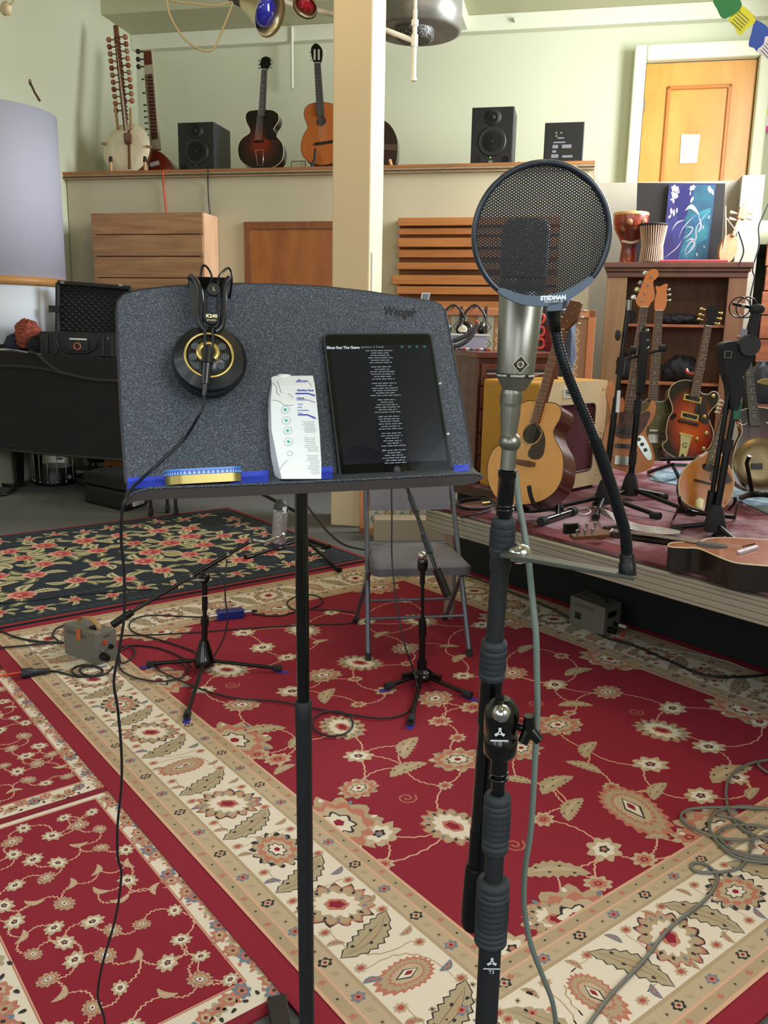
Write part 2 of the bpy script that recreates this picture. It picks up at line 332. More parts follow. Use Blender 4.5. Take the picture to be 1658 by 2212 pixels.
# curved acoustic column on the left
cc = V(-3.71, 8.33, 0); n = 40
def arc(z, r=.64): return [cc+V(r*math.cos(a), r*math.sin(a), z) for a in [math.radians(-98+ (174*i/n)) for i in range(n+1)]]
def shell(z0, z1, r):
    q = MB(); A, B_2 = arc(z0, r), arc(z1, r); A2, B2 = arc(z0, r-.06), arc(z1, r-.06); m = n+1
    q.add(A+B_2+B2+A2, [(i, i+1, m+i+1, m+i) for i in range(n)]+[(m+i, m+i+1, 2*m+i+1, 2*m+i) for i in range(n)]+[(3*m+i, i, 3*m+i+1) for i in range(0)]+[(3*m+i+1, 3*m+i, 2*m+i, 2*m+i+1) for i in range(n)]+[(i+1, i, 3*m+i, 3*m+i+1) for i in range(n)], 0, True); return q
t = thing('curved_acoustic_panel', 'tall curved lavender grey fabric panel on the left wall', 'acoustic panel', V(-3.4, 8.35, 1.315))
part(t, 'fabric', shell(1.91, 3.36, .64), M('lavender_cloth', 'b9bacb', .9, kind='noise', col2='b0b1c4', scale=120, bump=.25, bscale=350))
part(t, 'wood_band', shell(1.84, 1.91, .655), M('band_wood', 'b5834c', .5))
part(t, 'lower_shell', shell(1.315, 1.84, .63), M('white_shell', 'cfd6e0', .7))
b = MB(); h = [Wt(65, 178, -1.9), Wt(75, 200, -1.9), Wt(86, 218, -1.9)]; b.tube(h, .009); b.ring(h[0], (1, 0, 0), .02, .004, 14, 5); solo('wall_hook', 'small rusty hook hanging above the curved panel', 'hook', b, M('rust', '5a4538', .6, .5))
b = MB(); b.lathe(Rm(4.55, 1.47, 4.66), -TD, [(.02, 0), (.022, .03), (.012, .05)], 10); solo('wall_sensor', 'tiny white knob on the beam above the right hand loft speakers', 'sensor', b, TRIMW)

# hanging drum light and its pipes
dc = P(909, 66, 7.55); zz = dc.z
t = thing('hanging_drum_fixture', 'big round grey metal drum hanging from the ceiling with a perforated vent', 'ceiling fixture', V(dc.x, dc.y, zz-.1))
GM = M('drum_steel', '8b8a84', .4, .6, kind='noise', col2='77766f', scale=8)
b = MB(); b.lathe(V(dc.x-.03, dc.y, zz-.02), (0, 0, 1), [(.33, 0), (.355, .01), (.355, .30), (.33, .31)], 56); part(t, 'drum', b, GM)
b = MB(); b.ring(V(dc.x-.03, dc.y, zz+.27), (0, 0, 1), .358, .008, 56, 6, 0); part(t, 'rim', b, BLK())
b = MB(); b.lathe(V(dc.x-.05, dc.y-.06, zz-.10), (0, 0, 1), [(.12, 0), (.15, .02), (.16, .083)], 40); part(t, 'vent', b, M('vent_mesh', '3a3a38', .5, .7, kind='speckle', col2='a8a8a0', scale=90))
b = MB(); b.tube([V(dc.x, dc.y, zz+.3), V(dc.x, dc.y, 5.3)], .02, 10); b.tube([V(dc.x-.2, dc.y, zz+.3), V(dc.x-.2, dc.y, 5.3)], .008, 6); part(t, 'hanger', b, TRIMW)
pv = P(895, 75, 6.15)
t = thing('pipe_rig', 'white pipe rig crossing behind the post below the round drum', 'pipe', pv)
WP = M('white_pipe', 'd8d6cc', .4)
lft = P(560, -18, 6.95); b = MB(); b.tube([P(520, -35, 6.98), lft, P(640, 14, 6.95), P(735, 34, 6.93), P(835, 66, 6.93), P(895, 89, 6.15+.78)], .019, 12)
part(t, 'cross_pipe', b, WP)
pv2 = P(895, 85, 6.93); b = MB(); b.tube([pv2+V(0, 0, .2), pv2+V(0, 0, -.26)], .017, 12); b.tube([pv2+V(0, 0, .09), pv2+V(0, 0, .13)], .027, 12); b.tube([pv2+V(0, 0, -.26), pv2+V(0, 0, -.285)], .023, 12); b.tube([pv2+V(0, 0, .03), pv2+V(0, 0, -.05)], .026, 12); part(t, 'drop_pipe', b, WP)
b = MB(); b.tube([P(520, -35, 6.98), P(500, -60, 6.98)+V(0, 0, 1.2)], .012); b.tube([pv2+V(0, 0, .2), V(pv2.x, pv2.y, 5.3)], .012); part(t, 'hanger', b, WP)
def clamp_lamp(cx_, cy_, Y, ax, s, bulbcol, label):
    c = P(cx_, cy_, Y); d = Vector(ax).normalized(); t = thing('clamp_lamp', label, 'lamp', c)
    b = MB(); b.lathe(c, d, [(.03*s, 0), (.045*s, .03*s), (.07*s, .10*s), (.115*s, .19*s), (.118*s, .195*s), (.10*s, .17*s), (.05*s, .08*s), (.02*s, .03*s)], 36); part(t, 'reflector', b, M('spun_aluminium', 'd6c9a8', .28, .9))
    b = MB(); b.lathe(c-d*.09*s, d, [(.024*s, 0), (.03*s, .02*s), (.03*s, .09*s)], 20); part(t, 'socket', b, M('bakelite', '3a3026', .5))
    b = MB(); b.lathe(c+d*.06*s, d, [(.02*s, 0), (.075*s, .075*s), (.082*s, .10*s), (.06*s, .125*s), (.01*s, .135*s)], 28); part(t, 'bulb', b, M(bulbcol+'_glass', bulbcol, .12, 0, coat=.5)); return t
clamp_lamp(525, 4, 6.6, (.80, -.42, -.42), 1.3, '16208e', 'aluminium clamp lamp with a deep blue bulb left of the post')
clamp_lamp(672, -14, 6.6, (-.25, -.55, -.8), .75, 'b02030', 'clamp lamp with a red bulb, only its rim showing at the top')
b = MB(); b.tube(curve3([P(516, -2, 6.62), P(470, 12, 6.6), P(420, 8, 6.6), P(368, 0, 6.6), P(355, -20, 6.6)]), .006); b.tube(curve3([P(358, -20, 6.6), P(366, 30, 6.6), P(395, 80, 6.6), P(430, 106, 6.6), P(458, 108, 6.6), P(478, 70, 6.6), P(505, 2, 6.62)]), .0075)
solo('lamp_cord', 'cream cord looping down from the clamp lamp', 'cord', b, M('cream_cord', 'b8a67c', .6))
b = MB(); c = P(8, 32, 5.0); b.lathe(c, (.3, .2, .9), [(.01, 0), (.03, .015), (.028, .05), (.015, .07)], 12); b.tube(curve3([c+V(0, 0, .06), P(20, 12, 5), P(45, -20, 5)]), .005); solo('hanging_plug', 'cream plug with a cord at the top left corner', 'plug', b, M('cream_cord'))
# prayer flags
FLC = [('green', '2f7a4e', [(1541, -2), (1590, -4), (1601, 14), (1580, 33), (1560, 40), (1548, 20)]), ('yellow', 'c9cf3c', [(1601, 12), (1631, 43), (1612, 62), (1597, 76), (1585, 58), (1572, 42), (1585, 28)]), ('blue', '3657b0', [(1632, 44), (1662, 66), (1650, 96), (1636, 112), (1628, 104), (1616, 98), (1622, 72)]), ('white', 'd8d8ea', [(1655, 78), (1690, 100), (1672, 140), (1655, 125), (1634, 110), (1648, 96)])]
for k, (nm, col, pts) in enumerate(FLC):
    fr = fr_up(P(1560+k*30, 40, 4.2), P(1560+k*30, 20, 4.2), (.1*(k-1), -1, 0)); q = tl(fr, pts); b = MB(); b.prism(fr, cat(q, 3), 0, .0015)
    o = solo('prayer_flag', {'green': 'green cloth prayer flag at the top right, first of the string', 'yellow': 'yellow cloth prayer flag between the green and blue ones', 'blue': 'blue cloth prayer flag below the yellow one', 'white': 'white cloth prayer flag at the right edge of the picture'}[nm], 'flag', b, M('flag_'+nm, col, .9), group='prayer flags')
    if k in (1, 3):
        b = MB(); xs = [a[0] for a in q]; ys = [a[1] for a in q]; cx0, cy0 = sum(xs)/len(xs), sum(ys)/len(ys)
        for i in range(5): b.box(rotz(shift(fr, cx0, cy0, .0018), -.75), -.03, .03, -.028+.013*i, -.024+.013*i, 0, .0002)
        part(o, 'printed_text', b, M('flag_print', '6a6a6a', .9))
b = MB(); b.tube(curve3([P(1500, -40, 4.21), P(1540, -3, 4.21), P(1601, 12, 4.21), P(1655, 62, 4.21), P(1720, 110, 4.21)]), .002, 5); solo('flag_string', 'thin string carrying the prayer flags', 'string', b, M('cream_cord'))
# little coloured poster on the bright return at the right edge
pz = [Wt(x, y, 1.56) for x, y in ((1649, 286), (1690, 284), (1690, 205), (1652, 205))]
fp2 = frame(pz[0], SD, V(0, 0, 1), -TD); q = [((p-pz[0]).dot(SD), p.z-pz[0].z) for p in pz]
b = MB(); b.prism(fp2, q, 0, .004, 0); b.box(shift(fp2, 0, .17, .004), .01, .2, 0, .1, 0, .002, 1); b.box(shift(fp2, 0, .0, .004), .0, .2, 0, .06, 0, .002, 2)
solo('wall_poster', 'colourful poster cut off by the right edge, right of the upper door', 'poster', b, [M('poster_white', 'e8e0e8', .6), M('poster_yellow', 'e8d020', .6), M('poster_pink', 'd83a90', .6)])
# ================================================================== RUGS
class Rug:
    def __init__(s, z): s.mb = MB(); s.z = z; s.l = 0
    def P(s, pts, col, l):
        n = len(pts); a = sum(pts[i][0]*pts[(i+1) % n][1]-pts[(i+1) % n][0]*pts[i][1] for i in range(n))
        if a < 0: pts = pts[::-1]
        zz = s.z+l*.0002+.00002*(s.l % 9); s.l += 1
        s.mb.add([RUG @ V(x, y, zz) for x, y in pts], [tuple(range(n))], col)
    def rect(s, u0, v0, u1, v1, col, l): s.P([(u0, v0), (u1, v0), (u1, v1), (u0, v1)], col, l)
rr = random.Random(5)
def blob(x, y, rx, ry, n, jag, ang, ph=0):
    out = []; m = n*4; ca, sa = math.cos(ang), math.sin(ang)
    for i in range(m):
        a = 2*PI*i/m; k = i % 4; r = 1-jag*(0, .45, 1, .45)[(k+ph) % 4]; r *= 1+rr.uniform(-.05, .05)
        X, Y = r*rx*math.cos(a), r*ry*math.sin(a); out.append((x+X*ca-Y*sa, y+X*sa+Y*ca))
    return out
def loc(x, y, a, p, q): return (x+p*math.cos(a)-q*math.sin(a), y+p*math.sin(a)+q*math.cos(a))
# colours: 0 red 1 cream 2 beige 3 tan 4 pink 5 dark 6 blue-grey 7 sage 8 dark red 9 sand line
RC = lambda: [M('rug_red', '8a0f29', .95, bump=.35, bscale=900), M('rug_cream', 'dfd2c0', .95, bump=.35, bscale=900), M('rug_beige', 'bba588', .95, bump=.35, bscale=900), M('rug_tan', 'ae9778', .95, bump=.3, bscale=900),
     M('rug_pink', 'b4705c', .95), M('rug_dark', '2e2a2c', .95), M('rug_bluegrey', '6d7888', .95), M('rug_sage', 'a8987a', .95), M('rug_darkred', '7c1024', .95), M('rug_sand', 'cfa286', .95)]
def rosette(R, x, y, r, a, l=3, kind=0):
    if l == 11 and r > .05: R.P(blob(x, y, r*1.04, r*.86, 15, .2, a), 5, 10.6)
    if kind == 0:
        R.P(blob(x, y, r, r*.82, 15, .2, a), 4, l); R.P(blob(x, y, r*.92, r*.75, 15, .18, a), 3, l+1); R.P(blob(x, y, r*.66, r*.5, 13, .2, a+.2), 1, l+2)
        for k in range(13):
            t = 2*PI*k/13; c = loc(x, y, a, math.cos(t)*r*.72, math.sin(t)*r*.58); R.P(blob(c[0], c[1], r*.075, r*.045, 3, .2, a+t), 5 if k % 3 else 6, l+3)
        R.P(blob(x, y, r*.34, r*.24, 6, .15, a), 4, l+3); R.P(blob(x, y, r*.24, r*.15, 5, .25, a), 0, l+4)
    elif kind == 1:
        R.P(blob(x, y, r, r*.8, 11, .25, a), 3, l); R.P(blob(x, y, r*.8, r*.62, 11, .22, a+.1), 4, l+1); R.P(blob(x, y, r*.6, r*.46, 9, .2, a), 2, l+2)
        R.P(blob(x, y, r*.42, r*.3, 7, .3, a), 5, l+3); R.P(blob(x, y, r*.36, r*.25, 7, .3, a), 1, l+4); R.P(blob(x, y, r*.12, r*.1, 5, .2, a), 0, l+5)
        for k in range(8):
            t = 2*PI*k/8+.3; c = loc(x, y, a, math.cos(t)*r*.84, math.sin(t)*r*.66); R.P(blob(c[0], c[1], r*.07, r*.05, 3, .2, a+t), 6 if k % 2 else 1, l+3)
    else:
        R.P(blob(x, y, r, r*.8, 8, .3, a), 2, l); R.P(blob(x, y, r*.62, r*.5, 7, .25, a), 1 if kind == 2 else 4, l+1); R.P(blob(x, y, r*.3, r*.24, 5, .3, a), 5 if kind == 2 else 0, l+2)
        R.P(blob(x, y, r*.14, r*.12, 4, .2, a), 4, l+3)
def palmette(R, x, y, r, a, l=3):
    o = []
    for i in range(44):
        t = 2*PI*i/44; rad = (1+.55*max(0, math.cos(t))**3)*(1-.14*(i % 2)); o.append(loc(x, y, a, rad*r*math.cos(t)*.85, rad*r*.62*math.sin(t)))
    R.P(o, 4, l); R.P([(x+(p-x)*.84, y+(q-y)*.84) for p, q in o], 3, l+1)
    R.P([(x+(p-x)*.62, y+(q-y)*.62) for p, q in o], 4, l+2); R.P([(x+(p-x)*.54, y+(q-y)*.54) for p, q in o], 2, l+3)
    d = [(.55, 0), (.1, .2), (-.32, 0), (.1, -.2)]; R.P([loc(x, y, a, p*r, q*r) for p, q in d], 5, l+4); R.P([loc(x, y, a, p*r*.85, q*r*.78) for p, q in d], 1, l+5); R.P([loc(x, y, a, p*r*.4, q*r*.4) for p, q in d], 0, l+6)
def leaf(R, x, y, ln, wd, a, l=3, c1=3, c2=2, bend=.25):
    if l == 11 and ln > .1: leaf(R, x, y, ln*1.03, wd*1.13, a, 10.6, 5, 5, bend)
    up, dn = [], []
    for i in range(17):
        t = i/16; q = math.sin(PI*t)**.7*wd*(1-.26*(i % 2)); m = bend*ln*(t-.5)**2*2
        up.append(loc(x, y, a, (t-.5)*ln, q/2+m)); dn.append(loc(x, y, a, (t-.5)*ln, -q/2+m))
    R.P(up+dn[::-1][1:-1], c1, l)
    R.P([loc(x, y, a, (i/8-.5)*ln*.8, wd*.13*math.sin(PI*i/8)+bend*ln*((i/8-.5)*.8)**2*2) for i in range(9)]+[loc(x, y, a, (i/8-.5)*ln*.8, -wd*.12*math.sin(PI*i/8)+bend*ln*((i/8-.5)*.8)**2*2) for i in range(7, 0, -1)], c2, l+1)
    for k in range(4):
        t = (k+.5)/4-.5; c = loc(x, y, a, t*ln*.7, (.16 if k % 2 else -.16)*wd+bend*ln*(t*.7)**2*2); R.P(blob(c[0], c[1], wd*.07, wd*.05, 3, .2, a), 5 if l > 2 and c1 != 2 else 4, l+2)
def vine(R, p, q, bow, wdt=.0055, col=9, l=2):
    dx, dy = q[0]-p[0], q[1]-p[1]; L = math.hypot(dx, dy) or 1; nx, ny = -dy/L, dx/L; A, B2 = [], []
    for i in range(15):
        t = i/14; o = 4*t*(1-t)*bow*L+.003*math.sin(t*40); x, y = p[0]+dx*t+nx*o, p[1]+dy*t+ny*o
        A.append((x+nx*wdt/2, y+ny*wdt/2)); B2.append((x-nx*wdt/2, y-ny*wdt/2))
    for i in range(14): R.P([A[i], A[i+1], B2[i+1], B2[i]], col, l)
def px_uv(px, py, z=.012):
    p = F(px, py, z); return (p.x*.788+p.y*.6157, p.x*.6157-p.y*.788)
# ---- big red rug
R = Rug(.012); U0, U1, V0, V1 = .87, 3.66, -4.34, -.76; f = (1.35, 3.19, -3.87, -1.21)
R.rect(U0, V0, U1, V1, 0, 0)
R.rect(f[0]-.004, f[2]-.004, f[1]+.004, f[3]+.004, 9, 1); R.rect(f[0], f[2], f[1], f[3], 0, 1.5)
FL = [(978, 1785, 0, .125), (1429, 1578, 0, .125), (777, 1432, 0, .125), (739, 1571, 0, .12), (653, 1361, 0, .12), (490, 1447, 0, .12), (904, 1340, 0, .12), (988, 1641, 1, .12), (1204, 1566, 1, .12), (696, 1459, 1, .1), (774, 1703, 1, .085), (875, 1401, 1, .09),
      (523, 1523, 1, .085), (1312, 1495, 1, .085), (1125, 1616, 1, .11), (1203, 1987, 0, .1), (1106, 1454, 1, .09), (940, 1509, 1, .1), (819, 1801, 2, .085), (774, 1633, 2, .065), (567, 1399, 2, .08), (526, 1367, 2, .07), (790, 1343, 2, .07), (716, 1323, 2, .06),
      (1404, 1651, 2, .08), (1304, 1835, 2, .075), (1391, 1857, 3, .05), (1513, 1719, 2, .07), (1530, 1613, 2, .075), (1452, 1530, 2, .08), (1488, 1809, 3, .07), (1199, 1480, 2, .07), (1212, 1417, 3, .05), (1197, 1478, 2, .06), (872, 1297, 2, .06), (833, 1492, 3, .06), (1021, 1528, 3, .07), (631, 1493, 2, .08), (878, 1434, 3, .04), (767, 1467, 3, .04), (950, 1558, 3, .06), (961, 1697, 3, .035), (988, 1594, 3, .045), (828, 1867, 3, .04), (1291, 1909, 3, .05), (774, 1522, 3, .04), (1230, 1540, 3, .035), (1173, 1770, 3, .05), (1590, 1680, 2, .06), (1640, 1560, 2, .07), (1106, 2050, 2, .07), (600, 1640, 3, .06), (555, 1630, 3, .055), (1040, 1350, 2, .07), (1000, 1460, 2, .06), (620, 1420, 2, .06), (440, 1490, 2, .06), (1320, 1700, 3, .04)]
pts = []
for i, (a, b_, k, r) in enumerate(FL):
    c = px_uv(a, b_); pts.append(c); ang = rr.uniform(-.5, .5)+(0 if k else 1.2)
    if f[0] < c[0] < f[1] and f[2] < c[1] < f[3]: rosette(R, c[0], c[1], r*.92, ang, 3, k)
c = px_uv(1360, 1741); palmette(R, c[0], c[1], .15, 1.9, 3); pts.append(c)
LV = [(875, 1613, .18, .0), (875, 1658, .17, .6), (1568, 1667, .22, .7), (1264, 1654, .14, 1.9), (1240, 1520, .15, 1.2), (1243, 1449, .17, .7), (989, 1421, .13, .3), (1133, 1400, .15, .4), (560, 1575, .2, .9), (702, 1502, .16, -.1), (1118, 1683, .12, 1.5), (1193, 1691, .18, .5), (1197, 1877, .2, 1.2), (1265, 1617, .15, .2), (1417, 1806, .08, 1.2), (640, 1600, .13, .2), (610, 1660, .1, .4), (1620, 1712, .1, .4), (969, 1395, .1, 1.2), (1414, 1706, .14, .3), (1230, 1745, .16, .2), (760, 1590, .08, .6), (820, 1370, .12, .3), (690, 1385, .1, .6), (1090, 1560, .1, 1.6)]
for a, b_, ln, an in LV:
    c = px_uv(a, b_); pts.append(c); leaf(R, c[0], c[1], ln, ln*.42, an-.6, 3)
done = set()
for i, p in enumerate(pts):
    dd = sorted((math.hypot(p[0]-q[0], p[1]-q[1]), j) for j, q in enumerate(pts) if j != i)
    for d, j in dd[:2]:
        k = (min(i, j), max(i, j))
        if d < .52 and k not in done: done.add(k); vine(R, p, pts[j], rr.choice((-.16, .16, .1, -.22)))
for hx, hy in ((878, 1724), (1110, 1825), (1372, 1538), (500, 1480), (1155, 1520)):     # little spirals
    c = px_uv(hx, hy); sp = [(c[0]+.035*(1-i/16)*math.cos(i*.75), c[1]+.035*(1-i/16)*math.sin(i*.75)) for i in range(15)]
    for i in range(14): vine(R, sp[i], sp[i+1], 0, .005, 4, 2)
# half medallions along the field edges, covered by the border where they cross it
for v in (-3.3, -2.62, -1.95): rosette(R, f[0]+.02, v, .17, 1.5, 3, 1); rosette(R, f[1]-.02, v+.3, .16, 1.5, 3, 1)
for u in (1.62, 2.3, 2.95): rosette(R, u, f[3]-.02, .16, .2, 3, 1); rosette(R, u, f[2]+.02, .16, .2, 3, 1)
def band(R, side, o0, o1, col, l):        # a strip of the border, o0..o1 measured inward from the rug's edge
    u0, u1, v0, v1 = U0, U1, V0, V1
    R.P({'L': [(u0+o0, v0+o0), (u0+o1, v0+o1), (u0+o1, v1-o1), (u0+o0, v1-o0)], 'R': [(u1-o0, v0+o0), (u1-o1, v0+o1), (u1-o1, v1-o1), (u1-o0, v1-o0)],
         'T': [(u0+o0, v0+o0), (u1-o0, v0+o0), (u1-o1, v0+o1), (u0+o1, v0+o1)], 'B': [(u0+o0, v1-o0), (u1-o0, v1-o0), (u1-o1, v1-o1), (u0+o1, v1-o1)]}[side], col, l)
for sd in 'LRTB':
    for o0, o1, col in ((.065, .075, 9), (.075, .105, 3), (.105, .112, 9), (.112, .155, 2), (.155, .165, 3), (.165, .385, 1), (.385, .395, 3), (.395, .435, 2), (.435, .442, 9), (.442, .472, 3), (.472, .48, 9)): band(R, sd, o0, o1, col, 10)
def along(side, o, s):
    return {'L': (U0+o, V0+s), 'R': (U1-o, V0+s), 'T': (U0+s, V0+o), 'B': (U0+s, V1-o)}[side]
for sd in 'LRTB':
    Ln = (V1-V0) if sd in 'LR' else (U1-U0); base = PI/2 if sd in 'LR' else 0
    s = .27; k = 0
    while s < Ln-.2:
        x, y = along(sd, .275, s); fl = 1 if k % 2 else -1
        if k % 4 == 0: rosette(R, x, y, .104, base+.9*fl, 11, 0)
        elif k % 4 == 2: palmette(R, x, y, .08, base+1.57, 11) if k % 8 == 2 else rosette(R, x, y, .09, base, 11, 1)
        else: leaf(R, x, y, .205, .075, base+1.57-.35*fl, 11, 7, 3, .2*fl)
        for q, dy in ((-.085, .065), (.085, -.06)):
            c = along(sd, .275+q, s+dy*1.1); rosette(R, c[0], c[1], .02, 0, 11, 3)
            c = along(sd, .275-q, s+dy*.6); leaf(R, c[0], c[1], .05, .022, base+dy*20, 11, 6 if k % 3 == 0 else 7, 4, .3)
        a1 = along(sd, .2, s-.07); a2 = along(sd, .35, s+.07); vine(R, a1, a2, .3*fl, .004, 3, 10.5)
        s += .152; k += 1
    for o in (.132, .416):
        s = .16; k = 0
        while s < Ln-.14:
            x, y = along(sd, o, s)
            if k % 3 == 0: R.P(blob(x, y, .021, .017, 6, .3, 0), 6 if k % 2 else 5, 11); R.P(blob(x, y, .013, .011, 4, .3, 0), 4 if k % 2 else 2, 12); R.P(blob(x, y, .005, .005, 4, .2, 0), 0, 13)
            elif k % 3 == 1: R.P(blob(x, y, .013, .008, 4, .35, .8), 7, 11)
            else: R.P(blob(x, y, .010, .007, 4, .35, -.7), 3, 11); R.P(blob(x, y, .004, .003, 3, .3, 0), 5, 12)
            s += .045; k += 1
    for o in (.09, .457):
        s = .12; k = 0
        while s < Ln-.1:
            x, y = along(sd, o, s); R.P(blob(x, y, .011, .009, 4, .35, .4), 4 if k % 2 else 7, 11)
            if k % 2 == 0: R.P(blob(x, y, .004, .004, 3, .3, 0), 5, 12)
            s += .062; k += 1
b = MB(); b.box(RUG, U0, U1, V0, V1, .003, .0118, 8); R.mb.add(b.v, b.f, 8)
solo('area_rug', 'large red oriental rug with a wide cream floral border', 'rug', R.mb, RC(), uv(2.2, -2.5, 0))
# ---- two small mats
def small_mat(z, fu0, fu1, fv0, fv1, bu0, bu1, bv0, bv1, seed, label):
    R = Rug(z); r2 = random.Random(seed); R.rect(fu0-bu0-.03, fv0-bv0-.03, fu1+bu1+.03, fv1+bv1+.03, 8, 0); R.rect(fu0-bu0, fv0-bv0, fu1+bu1, fv1+bv1, 1, 1)
    R.rect(fu0-.006, fv0-.006, fu1+.006, fv1+.006, 4, 2); R.rect(fu0-.003, fv0-.003, fu1+.003, fv1+.003, 9, 2.4); R.rect(fu0, fv0, fu1, fv1, 0, 3)
    q = []; tries = 0
    while tries < 3000 and len(q) < 260:
        tries += 1; x, y = r2.uniform(fu0+.03, fu1-.02), r2.uniform(fv0+.03, fv1-.02)
        if all(math.hypot(x-a, y-c) > .068 for a, c in q):
            q.append((x, y)); k = len(q)
            if k % 4 == 0: leaf(R, x, y, .055, .022, r2.uniform(0, 6), 5, 2, 9, .5)
            else: rosette(R, x, y, r2.choice((.026, .03, .034)), r2.uniform(0, 3), 5, 2 if k % 3 else 1)
    dn = set()
    for i, p in enumerate(q):
        for d, j in sorted((math.hypot(p[0]-c[0], p[1]-c[1]), j) for j, c in enumerate(q) if j != i)[:2]:
            kk = (min(i, j), max(i, j))
            if kk not in dn: dn.add(kk); vine(R, p, q[j], r2.choice((-.35, .35, .2)), .0045, 9, 4)
    def strip(x0, y0, x1, y1, w):
        L = math.hypot(x1-x0, y1-y0); n = int(L/.034)
        for i in range(n):
            t = (i+.5)/n; o = (r2.uniform(-.25, .25))*w; x = x0+(x1-x0)*t+(o if x1 == x0 else 0); y = y0+(y1-y0)*t+(o if y1 == y0 else 0)
            R.P(blob(x, y, w*.34, w*.26, 7, .32, i), (4, 7, 4, 6)[i % 4], 5); R.P(blob(x, y, w*.2, w*.15, 5, .3, i), (2, 4, 3, 4)[i % 4], 6); R.P(blob(x, y, w*.07, w*.06, 4, .3, i), 5 if i % 2 else 0, 7)
            R.P(blob(x+w*.3, y+w*.3, w*.1, w*.06, 3, .2, i), 5, 5); R.P(blob(x-w*.3, y+w*.2, w*.09, w*.05, 3, .2, i), 4, 5)
    strip(fu1+bu1/2, fv0-bv0, fu1+bu1/2, fv1+bv1, bu1); strip(fu0-bu0/2, fv0-bv0, fu0-bu0/2, fv1+bv1, bu0); strip(fu0, fv1+bv1/2, fu1, fv1+bv1/2, bv1)
    b = MB(); b.box(RUG, fu0-bu0-.03, fu1+bu1+.03, fv0-bv0-.03, fv1+bv1+.03, z-.007, z-.0003, 8); R.mb.add(b.v, b.f, 8)
    solo('floor_mat', label, 'rug', R.mb, RC(), uv(fu0, fv1, 0), group='small red floral mats')
small_mat(.0075, .41, .82, -2.53, -1.55, .1, .085, .03, .085, 3, 'small red floral mat at the bottom left corner')
small_mat(.010, .25, .82, -3.75, -2.66, .1, .085, .05, .075, 9, 'small red floral mat further back at the left edge')
# ---- navy rose rug
R = Rug(.020); r3 = random.Random(11); B0, B1, BV0, BV1 = -.6, 3.28, -6.33, -4.375
NC = [M('navy_wool', '1c2430', .95, bump=.3, bscale=800), M('navy_line', '3b4a4c', .95), M('rose_deep', 'a8373f', .95), M('rose_mid', 'c8605a', .95), M('rose_light', 'd99a86', .95), M('leaf_cream', 'c6ba90', .95), M('leaf_green', '6c7350', .95), M('navy_red_edge', 'a02018', .95)]
R.rect(B0-.02, BV0-.02, B1+.02, BV1+.022, 7, 0); R.rect(B0, BV0, B1, BV1, 0, 1)
for o in (.06, .32):
    n = 90
    for (x0, y0, x1, y1) in ((B0+o, BV1-o, B1-o, BV1-o), (B0+o, BV0+o, B1-o, BV0+o), (B1-o, BV0+o, B1-o, BV1-o)):
        L = math.hypot(x1-x0, y1-y0); m = int(L/.045)
        for i in range(m):
            t = (i+.5)/m; R.P(blob(x0+(x1-x0)*t, y0+(y1-y0)*t, .02, .008, 4, .1, .7 if y0 == y1 else 2.2), 1, 2)
def rose(x, y, r, a):
    for k in range(5):
        t = a+k*1.1+(.9 if k > 2 else 0); leaf(R, x+math.cos(t)*r*1.5, y+math.sin(t)*r*1.5, r*1.9, r*.9, t+.3, 2, 5 if k % 3 else 6, 6 if k % 3 else 5, .4)
    R.P(blob(x, y, r, r*.9, 7, .22, a), 4, 5); R.P(blob(x+r*.1, y, r*.78, r*.7, 6, .25, a+.3), 3, 6); R.P(blob(x, y+r*.08, r*.5, r*.42, 5, .28, a+.7), 2, 7); R.P(blob(x-r*.1, y, r*.22, r*.18, 5, .28, a), 4, 8)
q = []
for tr in range(4000):
    x, y = r3.uniform(B0+.42, B1-.42), r3.uniform(BV0+.42, BV1-.42)
    if all(math.hypot(x-a, y-c) > .215 for a, c in q): q.append((x, y)); rose(x, y, r3.uniform(.068, .095), r3.uniform(0, 6))
for (x0, y0, x1, y1) in ((B0+.19, BV1-.19, B1-.19, BV1-.19), (B0+.19, BV0+.19, B1-.19, BV0+.19), (B1-.19, BV0+.3, B1-.19, BV1-.3)):
    L = math.hypot(x1-x0, y1-y0); m = int(L/.19)
    for i in range(m):
        t = (i+.5)/m; o = .02*(-1)**i; rose(x0+(x1-x0)*t+(o if x0 == x1 else 0), y0+(y1-y0)*t+(o if y0 == y1 else 0), .042, i)
b = MB(); b.box(RUG, B0-.02, B1+.02, BV0-.02, BV1+.022, .0125 if 0 else .002, .0195, 0); R.mb.add(b.v, b.f, 0)
solo('area_rug', 'navy blue rug covered in pink roses and cream leaves', 'rug', R.mb, NC, uv(1.5, -5.4, 0))

# ================================================================== STAGE
ZS = .6
t = thing('stage_riser', 'low stage riser with a ribbed aluminium edge', 'stage', uv(3.4, -2.3, 0))
ALU = M('ribbed_aluminium', 'aaa293', .4, .4)
b = MB(); fr = RUG; u0, v0, v1 = 2.86, -3.30, -.2
b.box(fr, u0, u0+.05, v0, v1, ZS-.105, ZS-.008)
for k, (za, zb) in enumerate(((0, .012), (.015, .038), (.041, .064), (.067, .082), (.085, .097))): b.box(fr, u0-.006, u0, v0, v1, ZS-.105+za, ZS-.105+zb)
b.box(fr, u0, 4.1, v0, v0+.05, ZS-.105, ZS-.008); part(t, 'edge_rail', b, ALU, .002)
b = MB(); b.box(fr, u0+.02, 5.9, v0+.02, v1, ZS-.06, ZS-.004); b.box(fr, 3.5, 6.2, -3.95, v0+.02, ZS-.06, ZS-.004); part(t, 'deck', b, M('deck_ply', '4c3a2c', .7))
